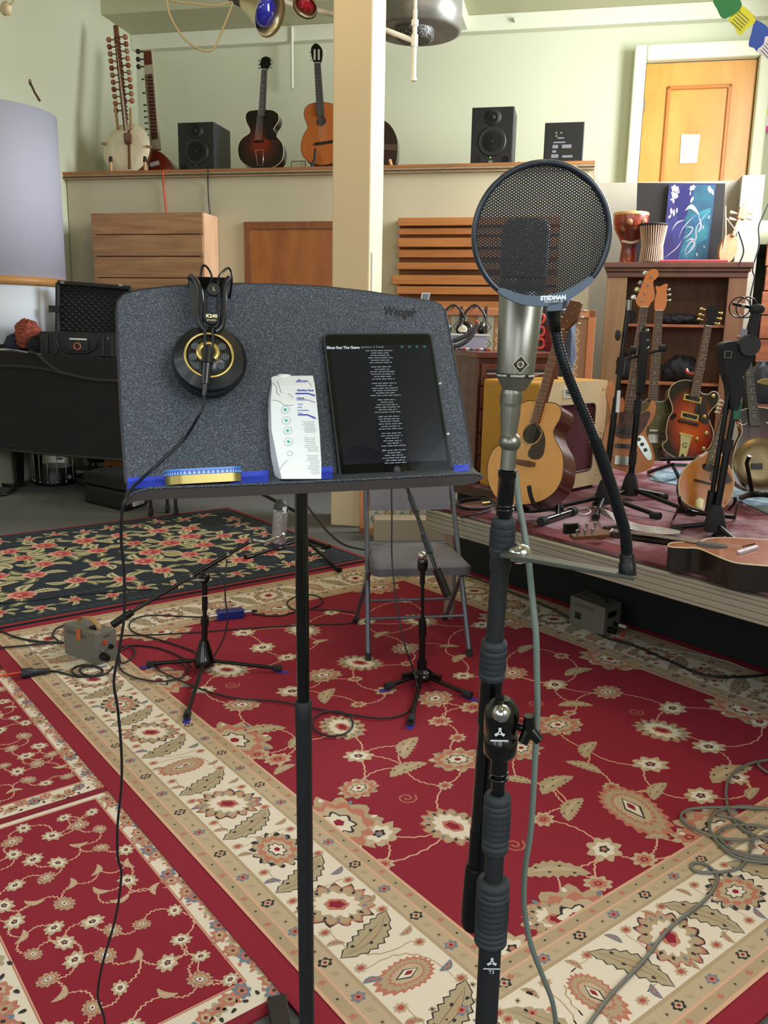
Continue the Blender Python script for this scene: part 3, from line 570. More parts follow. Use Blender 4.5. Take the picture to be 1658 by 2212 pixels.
for uu, vv in ((2.95, -3.2), (3.9, -3.2), (2.95, -.3)):
    b = MB(); b.tube([uv(uu, vv, .0), uv(uu, vv, ZS-.06)], .03, 14); part(t, 'leg', b, M('leg_steel', 'a79a8c', .4, .7))
b = MB(); b.box(fr, 3.68, 3.72, -3.95, v1, 0, ZS-.06); b.box(fr, 3.72, 6.2, -3.95, -3.91, 0, ZS-.06); part(t, 'black_skirt', b, M('black_skirt', '141618', .9))
b = MB(); b.box(fr, u0+.03, 6.1, v0+.04, v1, ZS-.004, ZS+.008); b.box(fr, 3.5, 6.1, -3.9, v0+.04, ZS-.004, ZS+.008)
STR = M('faded_red_rug', '64242e', .95, kind='blotch', col2='94767e', scale=2.4, bump=.3, bscale=500)
b.box(fr, u0+.03, u0+.16, v0+.04, v1, ZS+.008, ZS+.009, 1)
solo('stage_rug', 'worn red and grey mottled rug covering the stage', 'rug', b, [STR, M('stage_rug_edge', '6c2226', .95, kind='blotch', col2='55181c', scale=6)], uv(3.4, -2.3, ZS))
b = MB(); q = [F(1425, 1010, ZS+.012), F(1660, 1045, ZS+.012), F(1680, 1120, ZS+.012), F(1570, 1070, ZS+.012), F(1400, 1035, ZS+.012)]
b.add(q+[p-V(0, 0, .004) for p in q], [(4, 3, 2, 1, 0)], 0); solo('stage_mat', 'pale blue patterned mat under the guitars at the back of the stage', 'mat', b, M('blue_mat', '4f6678', .95, kind='blotch', col2='8fa2a8', scale=6))
# ================================================================== MUSIC STAND
a15, a25 = math.radians(14), math.radians(26)
DX = V(math.cos(a15), math.sin(a15), 0); DB = V(-math.sin(a15), math.cos(a15), 0)
DY = (DB*math.sin(a25)+V(0, 0, math.cos(a25))).normalized(); DZ = DX.cross(DY)
DF = frame(V(-.109, 1.2, 1.298), DX, DY, DZ)          # the plane of the desk
MS = thing('music_stand', 'black music stand with a speckled grey desk, closest to the camera', 'music stand', F(668, 2300, 0)*1.0)
DESK = M('hammered_grey', '33373f', .45, .1, kind='speckle', col2='707a88', scale=520, bump=.5, bscale=600)
out = tl(DF, [(272, 1042), (262, 900), (252, 680), (254, 652), (266, 637), (300, 627), (360, 620), (430, 615), (520, 613), (600, 615), (700, 620), (800, 631), (880, 644), (935, 652), (952, 659), (962, 674), (985, 800), (1006, 920), (1020, 1008)])
b = MB(); b.prism(DF, out, -.004, 0); dsk = part(MS, 'desk', b, DESK, .0015)
b = MB(); e = [DF @ V(x, y, -.002) for x, y in out]; b.tube(e[:-0 or None], .0028, 6); part(dsk, 'desk_rim', b, M('dark_edge', '2d2e33', .4, .3))
# the tray: ledge and turned-up lip
yT = 1.135
def TP(x, y, Y=yT): return P(x, y, Y+(x-650)*.00016)
lipt = [TP(x, y) for x, y in ((272, 1082), (276, 1073), (292, 1063), (325, 1054), (450, 1050), (650, 1042), (850, 1032), (1010, 1023), (1035, 1024), (1042, 1031))]
lipb = [TP(x, y) for x, y in ((272, 1092), (277, 1090), (295, 1082), (326, 1080), (450, 1075), (650, 1066), (850, 1056), (1004, 1048), (1030, 1042), (1042, 1034))]
bk = [DF @ V(x, y, 0) for x, y in (out[0], out[-1])]
b = MB(); n = len(lipt); TH_ = V(0, .0022, 0)
b.add(lipt+lipb+[p+TH_ for p in lipt]+[p+TH_ for p in lipb], [(i, n+i, n+i+1, i+1) for i in range(n-1)]+[(2*n+i+1, 3*n+i+1, 3*n+i, 2*n+i) for i in range(n-1)]+[(i+1, 2*n+i+1, 2*n+i, i) for i in range(n-1)]+[(n+i, 3*n+i, 3*n+i+1, n+i+1) for i in range(n-1)])
part(MS, 'tray_lip', b, M('tray_brown', '37302e', .5, .2, bump=.1, bscale=500))
b = MB(); b.tube(lipt, .0020, 6); part(MS, 'lip_edge', b, DESK)
b = MB(); k2 = [bk[0]+(bk[1]-bk[0])*(i/(n-1)) for i in range(n)]; dn = V(0, 0, .002)
b.add([p+V(0, .001, -.001) for p in lipt]+k2+[p+V(0, .001, -.001)-dn for p in lipt]+[p-dn for p in k2], [(i, i+1, n+i+1, n+i) for i in range(n-1)]+[(3*n+i, 3*n+i+1, 2*n+i+1, 2*n+i) for i in range(n-1)])
part(MS, 'tray', b, DESK)
pt, pj, pb = P(650, 1060, 1.23), P(655, 1520, 1.225), P(668, 2300, 1.22)
pb2 = pj+(pj-pt)*((pj.z-.03)/(pt.z-pj.z)); pt2 = pt+(pt-pj)*.25
b = MB(); b.tube([pt2, pj+(pt-pj)*.0], .0098, 20); part(MS, 'upper_pole', b, M('gloss_black', '08080a', .18, .2, coat=.4))
b = MB(); dd = (pb2-pj).normalized(); b.lathe(pj, dd, [(.0122, -.005), (.0132, -.003), (.0132, .028), (.0126, .03), (.0126, (pb2-pj).length)], 24); part(MS, 'lower_pole', b, M('matt_black', '1a1c20', .6, .1))
b = MB(); b.box(frame(DF @ V(.0, .06, -.012), DX, DY, DZ), -.05, .05, -.07, .12, -.012, .008); part(MS, 'desk_bracket', b, BLK(), .004)
b = MB(); b.lathe(V(pb2.x, pb2.y, .035), (0, 0, 1), [(.02, 0), (.03, .01), (.026, .05), (.015, .07)], 20); part(MS, 'hub', b, BLK())
hx = V(pb2.x, pb2.y, .05)
for a, ln in ((104, .47), (224, .3), (344, .3)):
    d = V(math.cos(math.radians(a)), math.sin(math.radians(a)), 0); fr = frame(hx, d, V(-d.y, d.x, 0), V(0, 0, 1)); b = MB()
    fr2 = fr @ Matrix.Rotation(math.radians(3), 4, 'Y'); b.box(fr2, 0, ln, -.022, .022, -.024, .0); part(MS, 'leg', b, M('leg_brown', '2a2624', .5, .3), .003)
b = text_mb('Wenger', rotz(frame(DF @ V(*trace(DF, 862, 674), .0006), DX, DY, DZ), -.03), .021, .25, xs=.72, bold=.0004); part(dsk, 'maker_logo', b, M('logo_black', '0a0a0a', .4))
b = MB(); b.box(shift(DF, *trace(DF, 892, 668), .0006), -.002, .002, 0, .0015, 0, .0004); part(dsk, 'logo_mark', b, M('logo_black'))
e_x = (lipt[8]-lipt[3]).normalized(); e_y = (bk[0]-lipt[1]); e_y = (e_y-e_x*e_y.dot(e_x)).normalized(); LG = frame((lipt[3]+bk[0])/2+V(0, 0, .0005), e_x, e_y, e_x.cross(e_y))
for nm, x0, x1, yt0, yt1, ym0, ym1, yb0, yb1 in (('a', 275, 374, 1032, 1027, 1042, 1038, 1058, 1049), ('b', 497, 580, 1020, 1016, 1033, 1029, 1047, 1043), ('c', 692, 718, 1009, 1007, 1021, 1020, 1036, 1034), ('d', 979, 1013, 1005, 1003, 1009, 1007, 1021, 1018)):
    b = MB(); b.prism(DF, tl(DF, ((x0, ym0+1), (x1, ym1+1), (x1, yt1), (x0, yt0))), .0003, .0009)
    q = [trace(LG, a_, c_) for a_, c_ in ((x0, yb0), (x1, yb1), (x1, ym1), (x0, ym0))]; b.prism(LG, q, .0006, .0012)
    solo('tape_strip', {'a': 'bright blue tape strip at the left end of the music desk', 'b': 'bright blue tape strip between the gold tin and the white carton', 'c': 'short blue tape strip between the carton and the tablet', 'd': 'small blue tape strip at the right corner of the music desk'}[nm], 'tape', b, TAPE(), group='blue tape on the music desk')

# ---- headphones
HF = shift(DF, 0, 0, .042)
def H(x, y, dz=0): a, c = trace(HF, x, y); return HF @ V(a, c, dz)
hp = thing('studio_headphones', 'black and gold over-ear headphones hung over the grey music desk', 'headphones', H(451, 770))
hc = H(451, 772); rx = (H(532, 765)-H(371, 765)).length/2
HB = M('satin_black', '101216', .35, .1, coat=.2); GOLD = M('gold_plate', 'd8bc70', .3, .85)
def ell(c, r0, z, n=48): return [(c[0]+r0*math.cos(2*PI*i/n), c[1]+r0*1.0*math.sin(2*PI*i/n)) for i in range(n)]
HC = frame(hc, DX, DY, DZ)
b = MB(); b.lathe(hc-DZ*.036, DZ, [(rx*.86, 0), (rx*.95, .006), (rx*.93, .02)], 56); part(hp, 'ear_cushion', b, M('cushion_black', '131314', .7, bump=.2, bscale=200))
b = MB(); b.lathe(hc-DZ*.018, DZ, [(rx*.94, 0), (rx, .003), (rx*.985, .012), (rx*.93, .017)], 64)
b.lathe(hc-DZ*.001, DZ, [(rx*.93, 0), (rx*.64, .008)], 64)
for i in range(84):
    t = 2*PI*i/84
    if -2.0 < ((t+PI) % (2*PI)-PI) < 1.3: c = hc-DZ*.013+(DX*math.cos(t)+DY*math.sin(t))*rx; b.box(frame(c, DX*math.cos(t)+DY*math.sin(t), -DX*math.sin(t)+DY*math.cos(t), DZ), -.001, .0018, -.0009, .0009, 0, .007)
ecup = part(hp, 'ear_cup', b, HB)
b = MB(); b.ring(hc+DZ*.0075, DZ, rx*.635, .0019, 64, 8); part(ecup, 'gold_ring', b, GOLD)
b = MB(); b.lathe(hc+DZ*.004, DZ, [(rx*.63, 0), (rx*.61, .003), (rx*.2, .004)], 56); part(ecup, 'grille_plate', b, HB)
b = MB()
for k in range(6):
    t = math.radians((35, -8, -48, 145, 188, 228)[k]); c = hc+DZ*.0082+(DX*math.cos(t)+DY*math.sin(t))*rx*.43; b.lathe(c, DZ, [(rx*.115, 0), (rx*.115, .0004)], 20, 0)
    for j in (-2, -1, 0, 1, 2): b.box(frame(c, DX, DY, DZ), j*.0022-.0004, j*.0022+.0004, -rx*.10*math.cos(j*.45), rx*.10*math.cos(j*.45), .0004, .0008, 1)
part(ecup, 'vent', b, [M('vent_dark', '050506', .6), M('vent_slat', '8a94a0', .3, .6)])
g0 = H(449, 766, .006); b = MB(); b.tube([g0+(DX*math.cos(t)+DY*math.sin(t))*.0118 for t in [math.radians(-52+i*(284/24)) for i in range(25)]], .0052, 12); part(hp, 'gold_collar', b, GOLD)
b = MB(); pl = [H(449, 766, .016), H(446, 800, .016), H(443, 838, .013)]; b.ball(pl[0], .0078); b.tube([pl[0], pl[0]+(pl[1]-pl[0])*.9], .0078, 18); b.tube([pl[0]+(pl[1]-pl[0])*.9, pl[2]], [.0068, .0058], 18); b.tube([pl[2], H(440, 860, .010)], [.0045, .003], 12); part(hp, 'cable_plug', b, HB)
b = MB(); yo = [H(x, y, .012) for x, y in ((431, 690), (430, 640), (412, 606))]
for s, q in ((1, [(408, 604), (420, 612), (430, 632), (433, 660), (432, 690), (435, 708), (445, 722)]), (2, [(495, 608), (487, 620), (482, 640), (482, 665), (480, 700), (474, 716), (464, 724)])):
    b.tube(curve3([H(x, y, .010) for x, y in q]), .0046, 10)
for q in (((448, 648), (446, 700)), ((470, 650), (468, 700)), ((443, 718), (441, 758)), ((459, 718), (459, 758))): b.tube([H(*q[0], .012), H(*q[1], .010)], .0021, 8)
part(hp, 'yoke', b, HB)
strap = [(406, 604), (412, 600), (430, 604), (447, 604), (470, 606), (485, 606), (495, 606)]
b = MB(); w0 = [H(x, y, .010) for x, y in ((407, 602), (424, 606), (448, 606), (472, 607), (494, 607))]; w1 = [p+DY*.012-DZ*.035 for p in w0]; w2 = [p+DY*.004-DZ*.085 for p in w0]; lo = [H(x, y, -.006) for x, y in ((412, 690), (417, 686), (430, 640), (440, 640), (444, 645))]
b.add(w0+w1+w2, [(i, i+1, 5+i+1, 5+i) for i in range(4)]+[(5+i, 5+i+1, 10+i+1, 10+i) for i in range(4)], 0, True)
b.add([H(407, 604, .004), H(418, 612, .006), H(430, 640, .004), H(431, 690, 0), H(418, 688, -.01), H(410, 640, -.012)], [(0, 1, 2, 5), (5, 2, 3, 4)], 0, True); part(hp, 'head_strap', b, M('strap_leather', '2a281e', .55))
b = MB(); b.tube(curve3([H(447, 634, .012), H(456, 612, .01), H(455, 590, 0), H(446, 568, -.01), H(438, 563, -.015), H(434, 575, -.02), H(434, 600, -.03), H(434, 612, -.06)]), .0017, 8)
b.tube(curve3([H(467, 634, .012), H(470, 610, .01), H(480, 588, 0), H(493, 571, -.01), H(500, 575, -.015), H(502, 592, -.02), H(499, 612, -.04), H(498, 622, -.08)]), .0017, 8); part(hp, 'wire_bow', b, M('bow_wire', '2a2620', .2, .8))
b = MB(); c = H(460, 638, .016); b.lathe(c-DZ*.004, DZ, [(.0088, 0), (.0095, .002), (.009, .006)], 28); sdc = part(hp, 'side_disc', b, M('disc_black', '1d1e20', .4))
b = text_mb('L', frame(H(461, 638, .0185), DX, DY, DZ), .008); part(sdc, 'letter_l', b, M('pale_print', 'd8cfa8', .4))
b = MB(); c = H(456, 700, .016); b.lathe(c-DZ*.004, DZ, [(.0088, 0), (.0095, .002), (.009, .006)], 28); bdc = part(hp, 'badge_disc', b, HB)
b = text_mb('K240', frame(H(456, 696, .0185), DX, DY, DZ), .0072, bold=.0003); q = text_mb('STUDIO', frame(H(456, 705, .0185), DX, DY, DZ), .0038); b.add(q.v, q.f); part(bdc, 'badge_text', b, M('gold_print', 'e8e0b0', .3))
def DK(x, y): return DF @ V(*trace(DF, x, y, .006), .006)
cab = [H(440, 858, .01), H(441, 880, .012), H(428, 905, .01), DK(400, 945), DK(360, 985), DK(320, 1022), P(288, 1052, 1.085), P(271, 1080, 1.055), P(263, 1110, 1.06), P(262, 1170, 1.09), P(268, 1240, 1.13), P(268, 1330, 1.14), P(258, 1400, 1.15), P(246, 1470, 1.16), P(254, 1530, 1.17), P(262, 1620, 1.19), P(262, 1700, 1.21), P(254, 1780, 1.23), P(254, 1850, 1.25), P(262, 1890, 1.26), P(250, 1980, 1.28), P(222, 2080, 1.31), P(211, 2150, 1.33), P(225, 2200, 1.36), P(240, 2300, 1.4)]
b = MB(); b.tube(curve3(cab, 6), .0021, 8); solo('headphone_cable', 'dark cable hanging from the headphones past the left end of the music desk', 'cable', b, M('cable_black', '17191d', .5))

# ---- tablet
TF0 = shift(DF, 0, 0, .012); c4 = tl(TF0, [(734, 1032), (980, 1020), (932, 718), (697, 719)])
def rounded(c4, r, n=6):
    o = []; k = len(c4)
    for i in range(k):
        p, a, c = Vector(c4[i]), Vector(c4[i-1]), Vector(c4[(i+1) % k]); d1 = (a-p).normalized()*r; d2 = (c-p).normalized()*r
        for j in range(n+1): t = j/n; o.append(tuple((p+d1)*(1-t)**2+p*2*t*(1-t)+(p+d2)*t*t))
    return o
tb = thing('tablet', 'black tablet in a dark case showing song lyrics on the music desk', 'tablet', DF @ V(*c4[0], 0))
def bil(u, v, dz=0):   # u right, v up on the tablet
    a = Vector(c4[0])*(1-u)*(1-v)+Vector(c4[1])*u*(1-v)+Vector(c4[2])*u*v+Vector(c4[3])*(1-u)*v; return TF0 @ V(a.x, a.y, dz)
b = MB(); b.prism(DF, rounded(c4, .009), .001, .0105); part(tb, 'case', b, M('case_rubber', '1e2023', .6), .0012)
c5 = [((x-sum(p[0] for p in c4)/4)*.965+sum(p[0] for p in c4)/4, (y-sum(p[1] for p in c4)/4)*.975+sum(p[1] for p in c4)/4) for x, y in c4]
b = MB(); b.prism(DF, rounded(c5, .007), .0105, .0118); part(tb, 'glass', b, M('screen_glass', '07080a', .07, 0, coat=.6))
tx = (bil(1, .5)-bil(0, .5)).normalized(); tz = DZ; ty = tz.cross(tx)
def TFr(u, v): return frame(bil(u, v, .0003), tx, ty, tz)
b = MB(); q = [bil(u, v, .0001) for u, v in ((.045, .085), (.955, .085), (.955, .91), (.045, .91))]; b.add(q, [(0, 1, 2, 3)]); scn = part(tb, 'screen', b, M('screen_lit', '0b0e18', .15, emit=.35, coat=.6))
WT = M('screen_text', 'aab4be', .4, emit=.5); GT = M('screen_grey', '6a7078', .4, emit=.3); TE = M('screen_teal', '2f8a80', .4, emit=.4)
tw = (bil(1, .5)-bil(0, .5)).length
b = text_mb('Blues Run The Game', TFr(.165, .892), tw*.034, bold=.0002); part(scn, 'title_text', b, WT)
b = text_mb('Jackson C Frank', TFr(.43, .895), tw*.032); part(scn, 'artist_text', b, GT)
b = MB()
for u in (.70, .77, .84, .91): b.ring(bil(u, .895, .0004), tz, .0016, .0004, 12, 4)
part(scn, 'toolbar_icons', b, TE)
b = MB(); rl = random.Random(3); v = .868
LN = [[.24, .15, .17, .22, .17, .20], [.19, .13, .22, .21, .16, .20], [.22, .16, .23, .22, .17, .27], [.16, .11, .19, .22, .17, .24], [.19, .19, .17, .21, .17, .22], [.18, .20, .13, .17, .11, .22], [.22, .13, .18, .23, .17, .20]]
for st in LN:                      # the verses: lines of word-shaped strokes, as small as they look in the photo
    for L in st:
        u = .485-L/2+(.868-v)*.02
        while u < .485+L/2:
            wl = min(rl.choice((.018, .03, .038, .048)), .485+L/2-u+.004); x = 0
            while x < wl: b.box(TFr(u+x, v), 0, tw*.0048, -.0004, .0005+.0003*(rl.random() < .3), 0, .0001); x += .0082
            u += wl+.011
        v -= .0172
    v -= .0135
part(scn, 'lyric_lines', b, WT)
b = MB(); b.lathe(bil(.5, .038, .0002), tz, [(.0055, 0), (.0052, .0002)], 24, 0); hb = TFr(.5, .038); 
for (x0, x1, y0, y1) in ((-.0018, .0018, .0015, .0018), (-.0018, .0018, -.0018, -.0015), (-.0018, -.0015, -.0018, .0018), (.0015, .0018, -.0018, .0018)): b.box(shift(hb, 0, 0, .0003), x0, x1, y0, y1, 0, .0001, 1)
part(tb, 'home_button', b, [M('button_black', '0d0d0f', .3), GT])
b = MB(); b.lathe(bil(.5, .965, .0002), tz, [(.0011, 0), (.0011, .0002)], 12); part(tb, 'camera_lens', b, M('lens_grey', '2c2a26', .2))
b = MB()
for v0, v1 in ((.62, .635), (.26, .275)): b.tube([bil(1.005, v0, -.003), bil(1.005, v1, -.003)], .003, 8)
part(tb, 'case_clip', b, M('clip_silver', 'c8ccd0', .3, .6))

# ---- drink carton
ct = thing('drink_carton', 'white water carton with blue nutrition text on the music desk', 'carton', P(650, 1036, 1.17))
def CP(x, y, Y): return P(x, y, Y)
rows = [((590, 1036, 1.20), (608, 1035, 1.145), (694, 1035, 1.155), (690, 1031, 1.205)), ((581, 985, 1.21), (600, 1000, 1.16), (694, 1000, 1.165), (690, 998, 1.215)), ((577, 915, 1.23), (586, 930, 1.185), (690, 930, 1.185), (686, 925, 1.235)), ((576, 862, 1.25), (584, 868, 1.21), (684, 868, 1.205), (680, 862, 1.25)), ((582, 826, 1.262), (587, 832, 1.235), (680, 832, 1.23), (676, 829, 1.26)), ((584, 812, 1.262), (585, 812, 1.255), (676, 812, 1.25), (675, 811, 1.26))]
rows0 = rows; rows = []
for k in range(len(rows0)-1):
    for j in range(8): rows.append([tuple(rows0[k][i][q]*(1-j/8)+rows0[k+1][i][q]*j/8 for q in range(3)) for i in range(4)])
rows.append(list(rows0[-1])); b = MB(); vs = [CP(*p) for r in rows for p in r]; m = len(rows)
b.add(vs, [(3, 2, 1, 0), tuple(4*(m-1)+i for i in range(4))]+[(4*k+i, 4*k+(i+1) % 4, 4*k+4+(i+1) % 4, 4*k+4+i) for k in range(m-1) for i in range(4)])
CW = M('carton_white', 'f4f8f8', .35, bump=.02, bscale=60); cbd = part(ct, 'body', b, CW, .0015)
b = MB(); b.lathe(P(613, 812, 1.262), (0, .1, 1), [(.011, -.004), (.0115, .0), (.009, .0022)], 24); part(ct, 'cap', b, CW)
b = MB(); b.add([P(577, 828, 1.262), P(586, 818, 1.25), P(582, 850, 1.243), P(575, 862, 1.262), P(576, 828, 1.266), P(585, 817, 1.256), P(581, 850, 1.248), P(574, 862, 1.266)], [(0, 1, 2, 3), (7, 6, 5, 4), (0, 4, 5, 1), (2, 6, 7, 3)]); part(ct, 'folded_ear', b, CW)
def cface(x, y):           # point on the front of the carton
    for k in range(m-1):
        ya, yb = rows[k][1][1], rows[k+1][1][1]
        if yb <= y <= ya or k == m-2:
            t = (ya-y)/(ya-yb) if ya != yb else 0; Yl = rows[k][1][2]*(1-t)+rows[k+1][1][2]*t; Yr = rows[k][2][2]*(1-t)+rows[k+1][2][2]*t
            s = (x-590)/100; return P(x, y, Yl*(1-s)+Yr*s-.0012)
def cfr(x, y):
    o = cface(x, y); X = (cface(x+8, y)-cface(x-4, y)).normalized(); Y0 = (cface(x, y-6)-cface(x, y+6)).normalized(); Z = X.cross(Y0).normalized(); return frame(o, X, Z.cross(X), Z)
IND = M('carton_ink', '2b3fb0', .4); TEAL = M('carton_teal', '3fc2b0', .4); GRY = M('carton_grey', '7c858c', .5)
b = MB()
for s, x, y, sz, sh in (('flow', 650, 823, .0105, .5), ('Nutrition Facts', 659, 843, .0062, 0), ('Calories', 649, 860, .0052, 0)): q = text_mb(s, cfr(x, y), sz, sh, .0001, xs=.62 if sz < .01 else .9, bold=.0001); b.add(q.v, q.f)
for s, x, y in (('Total Fat', 648, 873), ('Sodium', 647, 879.5), ('Total Carbohydrate', 654, 886), ('Protein', 648, 892)): q = text_mb(s, cfr(x, y), .0029, 0, .0001, xs=.7); b.add(q.v, q.f)
part(cbd, 'blue_text', b, IND)
b = MB()
def cpoly(q, mi=0): b.add([cface(x, y)+V(0, -.0003, 0) for x, y in q], [tuple(range(len(q)))], mi)
cpoly([(638, 851), (665, 851), (680, 856), (680, 853), (665, 848.5), (638, 848.5)][::-1]); cpoly([(643, 897), (664, 897), (681, 905), (681, 901.5), (664, 894.6), (643, 894.6)][::-1]); cpoly([(640, 864), (664, 864), (680, 870), (680, 869), (664, 863), (640, 863)][::-1])
part(cbd, 'blue_rule', b, IND)
b = MB(); rb = random.Random(4)
for y in [911+3.2*k for k in range(8)]+[946+4*k for k in range(8)]+[984+3.6*k for k in range(12)]:
    x = 650+rb.uniform(0, 8)+(y-911)*.14
    while x < 676+(y-911)*.13:
        l = rb.uniform(2, 6); q = [(x, y), (x+l, y+.5), (x+l, y-.6), (x, y-1.1)]; b.add([cface(a, c)+V(0, -.0003, 0) for a, c in q][::-1], [(0, 1, 2, 3)]); x += l+1.5
part(cbd, 'small_print', b, M('print_pale', 'aab4ba', .5))
for k, (x, y) in enumerate(((616, 885), (618, 908), (621, 930), (623, 954), (626, 979))):
    b = MB(); fr = cfr(x, y); b.ring(fr.col[3].xyz, fr.col[2].xyz, .0058 if k < 4 else .0035, .00018, 30, 4, 0)
    if k < 4: b.prism(fr, blob(0, 0, .0020, .0026, 3 if k else 2, .3 if k else 0, .5), 0, .0003, 1)
    part(cbd, 'round_icon', b, [GRY, TEAL])
b = MB()
for q in ([(598, 822), (603, 835), (606, 846), (611, 848)], [(588, 864), (597, 865), (607, 869), (614, 875), (632, 875)], [(588, 826), (597, 836), (598, 848), (605, 854)], [(604, 1015), (610, 1005), (620, 994)], [(622, 850), (628, 854), (632, 859)], [(662, 822), (668, 827), (674, 836)]): b.tube([cface(x, y) for x, y in cat(q, 4, False)], .00028, 4)
part(cbd, 'line_art', b, GRY)

# ---- tin
tn = thing('mint_tin', 'flat gold tin with a blue patterned lid lying on the music stand tray', 'tin', P(440, 1045, 1.15))
ta, tbk = P(362, 1047, 1.092), P(528, 1038, 1.13)
TXx = (tbk-ta).normalized(); upv = V(-.10, .26, 1).normalized(); bkv = upv.cross(TXx).normalized(); upv = TXx.cross(bkv); TFm = frame(ta, TXx, bkv, upv); Lt = (tbk-ta).length
rc = rounded([(0, 0), (Lt, 0), (Lt, .042), (0, .042)], .02, 10)
b = MB(); b.prism(TFm, rc, 0, .012, 0, True); part(tn, 'body', b, M('tin_gold', '94854a', .35, .6))
b = MB(); b.prism(TFm, [((x-Lt/2)*1.012+Lt/2, (y-.021)*1.02+.021) for x, y in rc], .0115, .0188, 0, True); b.prism(TFm, [((x-Lt/2)*1.018+Lt/2, (y-.021)*1.03+.021) for x, y in rc], .0178, .0195, 1, True)
n = len(rc); per = 0
for i in range(n):
    p, q2 = Vector(rc[i]), Vector(rc[(i+1) % n]); L = (q2-p).length; k = max(1, int(L/.0056))
    for j in range(k):
        a = p+(q2-p)*((j+.12)/k); c = p+(q2-p)*((j+.88)/k); mid = (a+c)/2; nn = V((q2-p).y, -(q2-p).x, 0).normalized()*.0014; sc = lambda w_, z_: TFm @ V((w_.x-Lt/2)*1.012+Lt/2+nn.x*.6, (w_.y-.029)*1.02+.029+nn.y*.6, z_)
        b.add([sc(a, .0122), sc(c, .0122), sc(mid, .0172)], [(0, 1, 2)], 2)
part(tn, 'lid', b, [M('tin_blue', '1c46b4', .35), M('tin_lightblue', '3f8fe0', .35), M('tin_pattern', '8fc4ee', .35)])

# ================================================================== MICROPHONE
YM = 1.02
def MP(x, y): return P(x, y, YM)
mic = thing('studio_microphone', 'large satin nickel tube microphone behind the round pop filter', 'microphone', MP(1105, 845))
mt, mbm = MP(1139, 476), MP(1112, 815); ax = (mt-mbm).normalized()
def rad(px_, y): return px_/2*(MP(1100+1, y)-MP(1100, y)).length
L1 = (mt-mbm).length
def at(y): return mbm+ax*(L1*(815-y)/(815-476))
b = MB(); prof = [(rad(103, 476)*.80, .0), (rad(103, 476)*.93, -.004), (rad(104, 480), -.012), (rad(104, 600), -L1*.36)]; 
q = MB(); q.lathe(mt, ax, [(r, h) for r, h in prof][::-1], 48); part(mic, 'grille', q, M('grille_mesh', '5a5a5e', .4, .8, kind='speckle', col2='b8b8b8', scale=420, bump=.8, bscale=900))
r0, r1 = rad(100, 600), rad(80, 810)
q = MB(); q.lathe(at(602), -ax, [(r0, 0), (r0*.99, .012), (r0*.97, .0125), (r0*.97, .014), (r0*.985, .0145), (r1, (at(602)-at(806)).length)], 56); mbd = part(mic, 'body', q, NIK())
q = MB(); q.lathe(at(806), -ax, [(r1*1.01, 0), (r1*1.01, (at(806)-at(815)).length)], 56); rbn = part(mic, 'ring_band', q, M('band_black', '0e0e0e', .4))
q = MB(); cbt = 'GEORG NEUMANN - GERMANY'; 
for i, chh in enumerate('NEUMANN  GERMANY  NEUMANN'):
    if chh == ' ': continue
    th = math.radians(-90+(i-12)*6.4); dr = V(math.cos(th), math.sin(th), 0); c = at(810.5)+dr*(r1*1.02); X = V(-dr.y, dr.x, 0)
    g = text_mb(chh, frame(c, X, ax, dr), .0029, 0, .0001, bold=.0002); q.add(g.v, g.f)
part(rbn, 'ring_text', q, M('engraved_light', 'cfccc0', .5))
lc = MP(1117, 786)-V(.0, r1*1.06, 0)*1.0; fr = frame(lc, V(1, 0, 0), ax, V(1, 0, 0).cross(ax)); s = .0098
q = MB(); q.prism(fr, [(s, 0), (0, s*1.12), (-s, 0), (0, -s*1.12)], -.001, .0008, 0); q.prism(fr, [(s*.86, 0), (0, s*.96), (-s*.86, 0), (0, -s*.96)], .0008, .001, 1); q.ring(fr @ V(0, 0, .0011), fr.col[2].xyz, s*.36, .0008, 24, 5, 0); q.tube([fr @ V(-.002, -.003, .0012), fr @ V(-.001, .003, .0012), fr @ V(.001, -.003, .0012), fr @ V(.002, .003, .0012)], .0005, 5, 0)
part(mbd, 'diamond_badge', q, [M('badge_silver', 'c9c0a4', .3, .7), M('badge_black', '12100e', .35)])
q = MB(); r2, r3_ = rad(46, 850), rad(36, 940); h1 = (at(815)-at(843)).length; q.lathe(at(815), -ax, [(r1, 0), (r1*.62, h1)], 48); part(mic, 'tail_cone', q, M('cone_nickel', '8a887c', .4, .8))
o = MP(1105, 842); q = MB(); q.lathe(o, -ax, [(r2*.95, 0), (r2, .004), (r2, .0045), (r2*1.0, .0165), (r2*.97, .018), (r2*.97, .021)], 48)
for i in range(48): 
    t = 2*PI*i/48; c = o-ax*.010+V(math.cos(t), math.sin(t), 0)*r2; q.box(frame(c, V(math.cos(t), math.sin(t), 0), V(-math.sin(t), math.cos(t), 0), ax), -.0002, .0005, -.0006, .0006, -.0055, .0055)
part(mic, 'knurled_nut', q, NIK())
o2 = MP(1104, 868); q = MB(); q.lathe(o2, -ax, [(r2*.93, 0), (r2*.93, .016), (r3_*.95, .036), (r3_*.95, .040)], 40); part(mic, 'swivel_stem', q, NIK())
o3 = MP(1101, 955); q = MB(); q.ball(o3, rad(47, 955), 0, 32, (1, 1, .98)); q.ring(o3, (1, .2, 0), rad(46, 955)*.99, .0004, 40, 4); part(mic, 'swivel_ball', q, NIK())
q = MB(); q.tube([MP(1100, 968), MP(1096, 1014)], rad(33, 990), 32); part(mic, 'swivel_post', q, NIK())

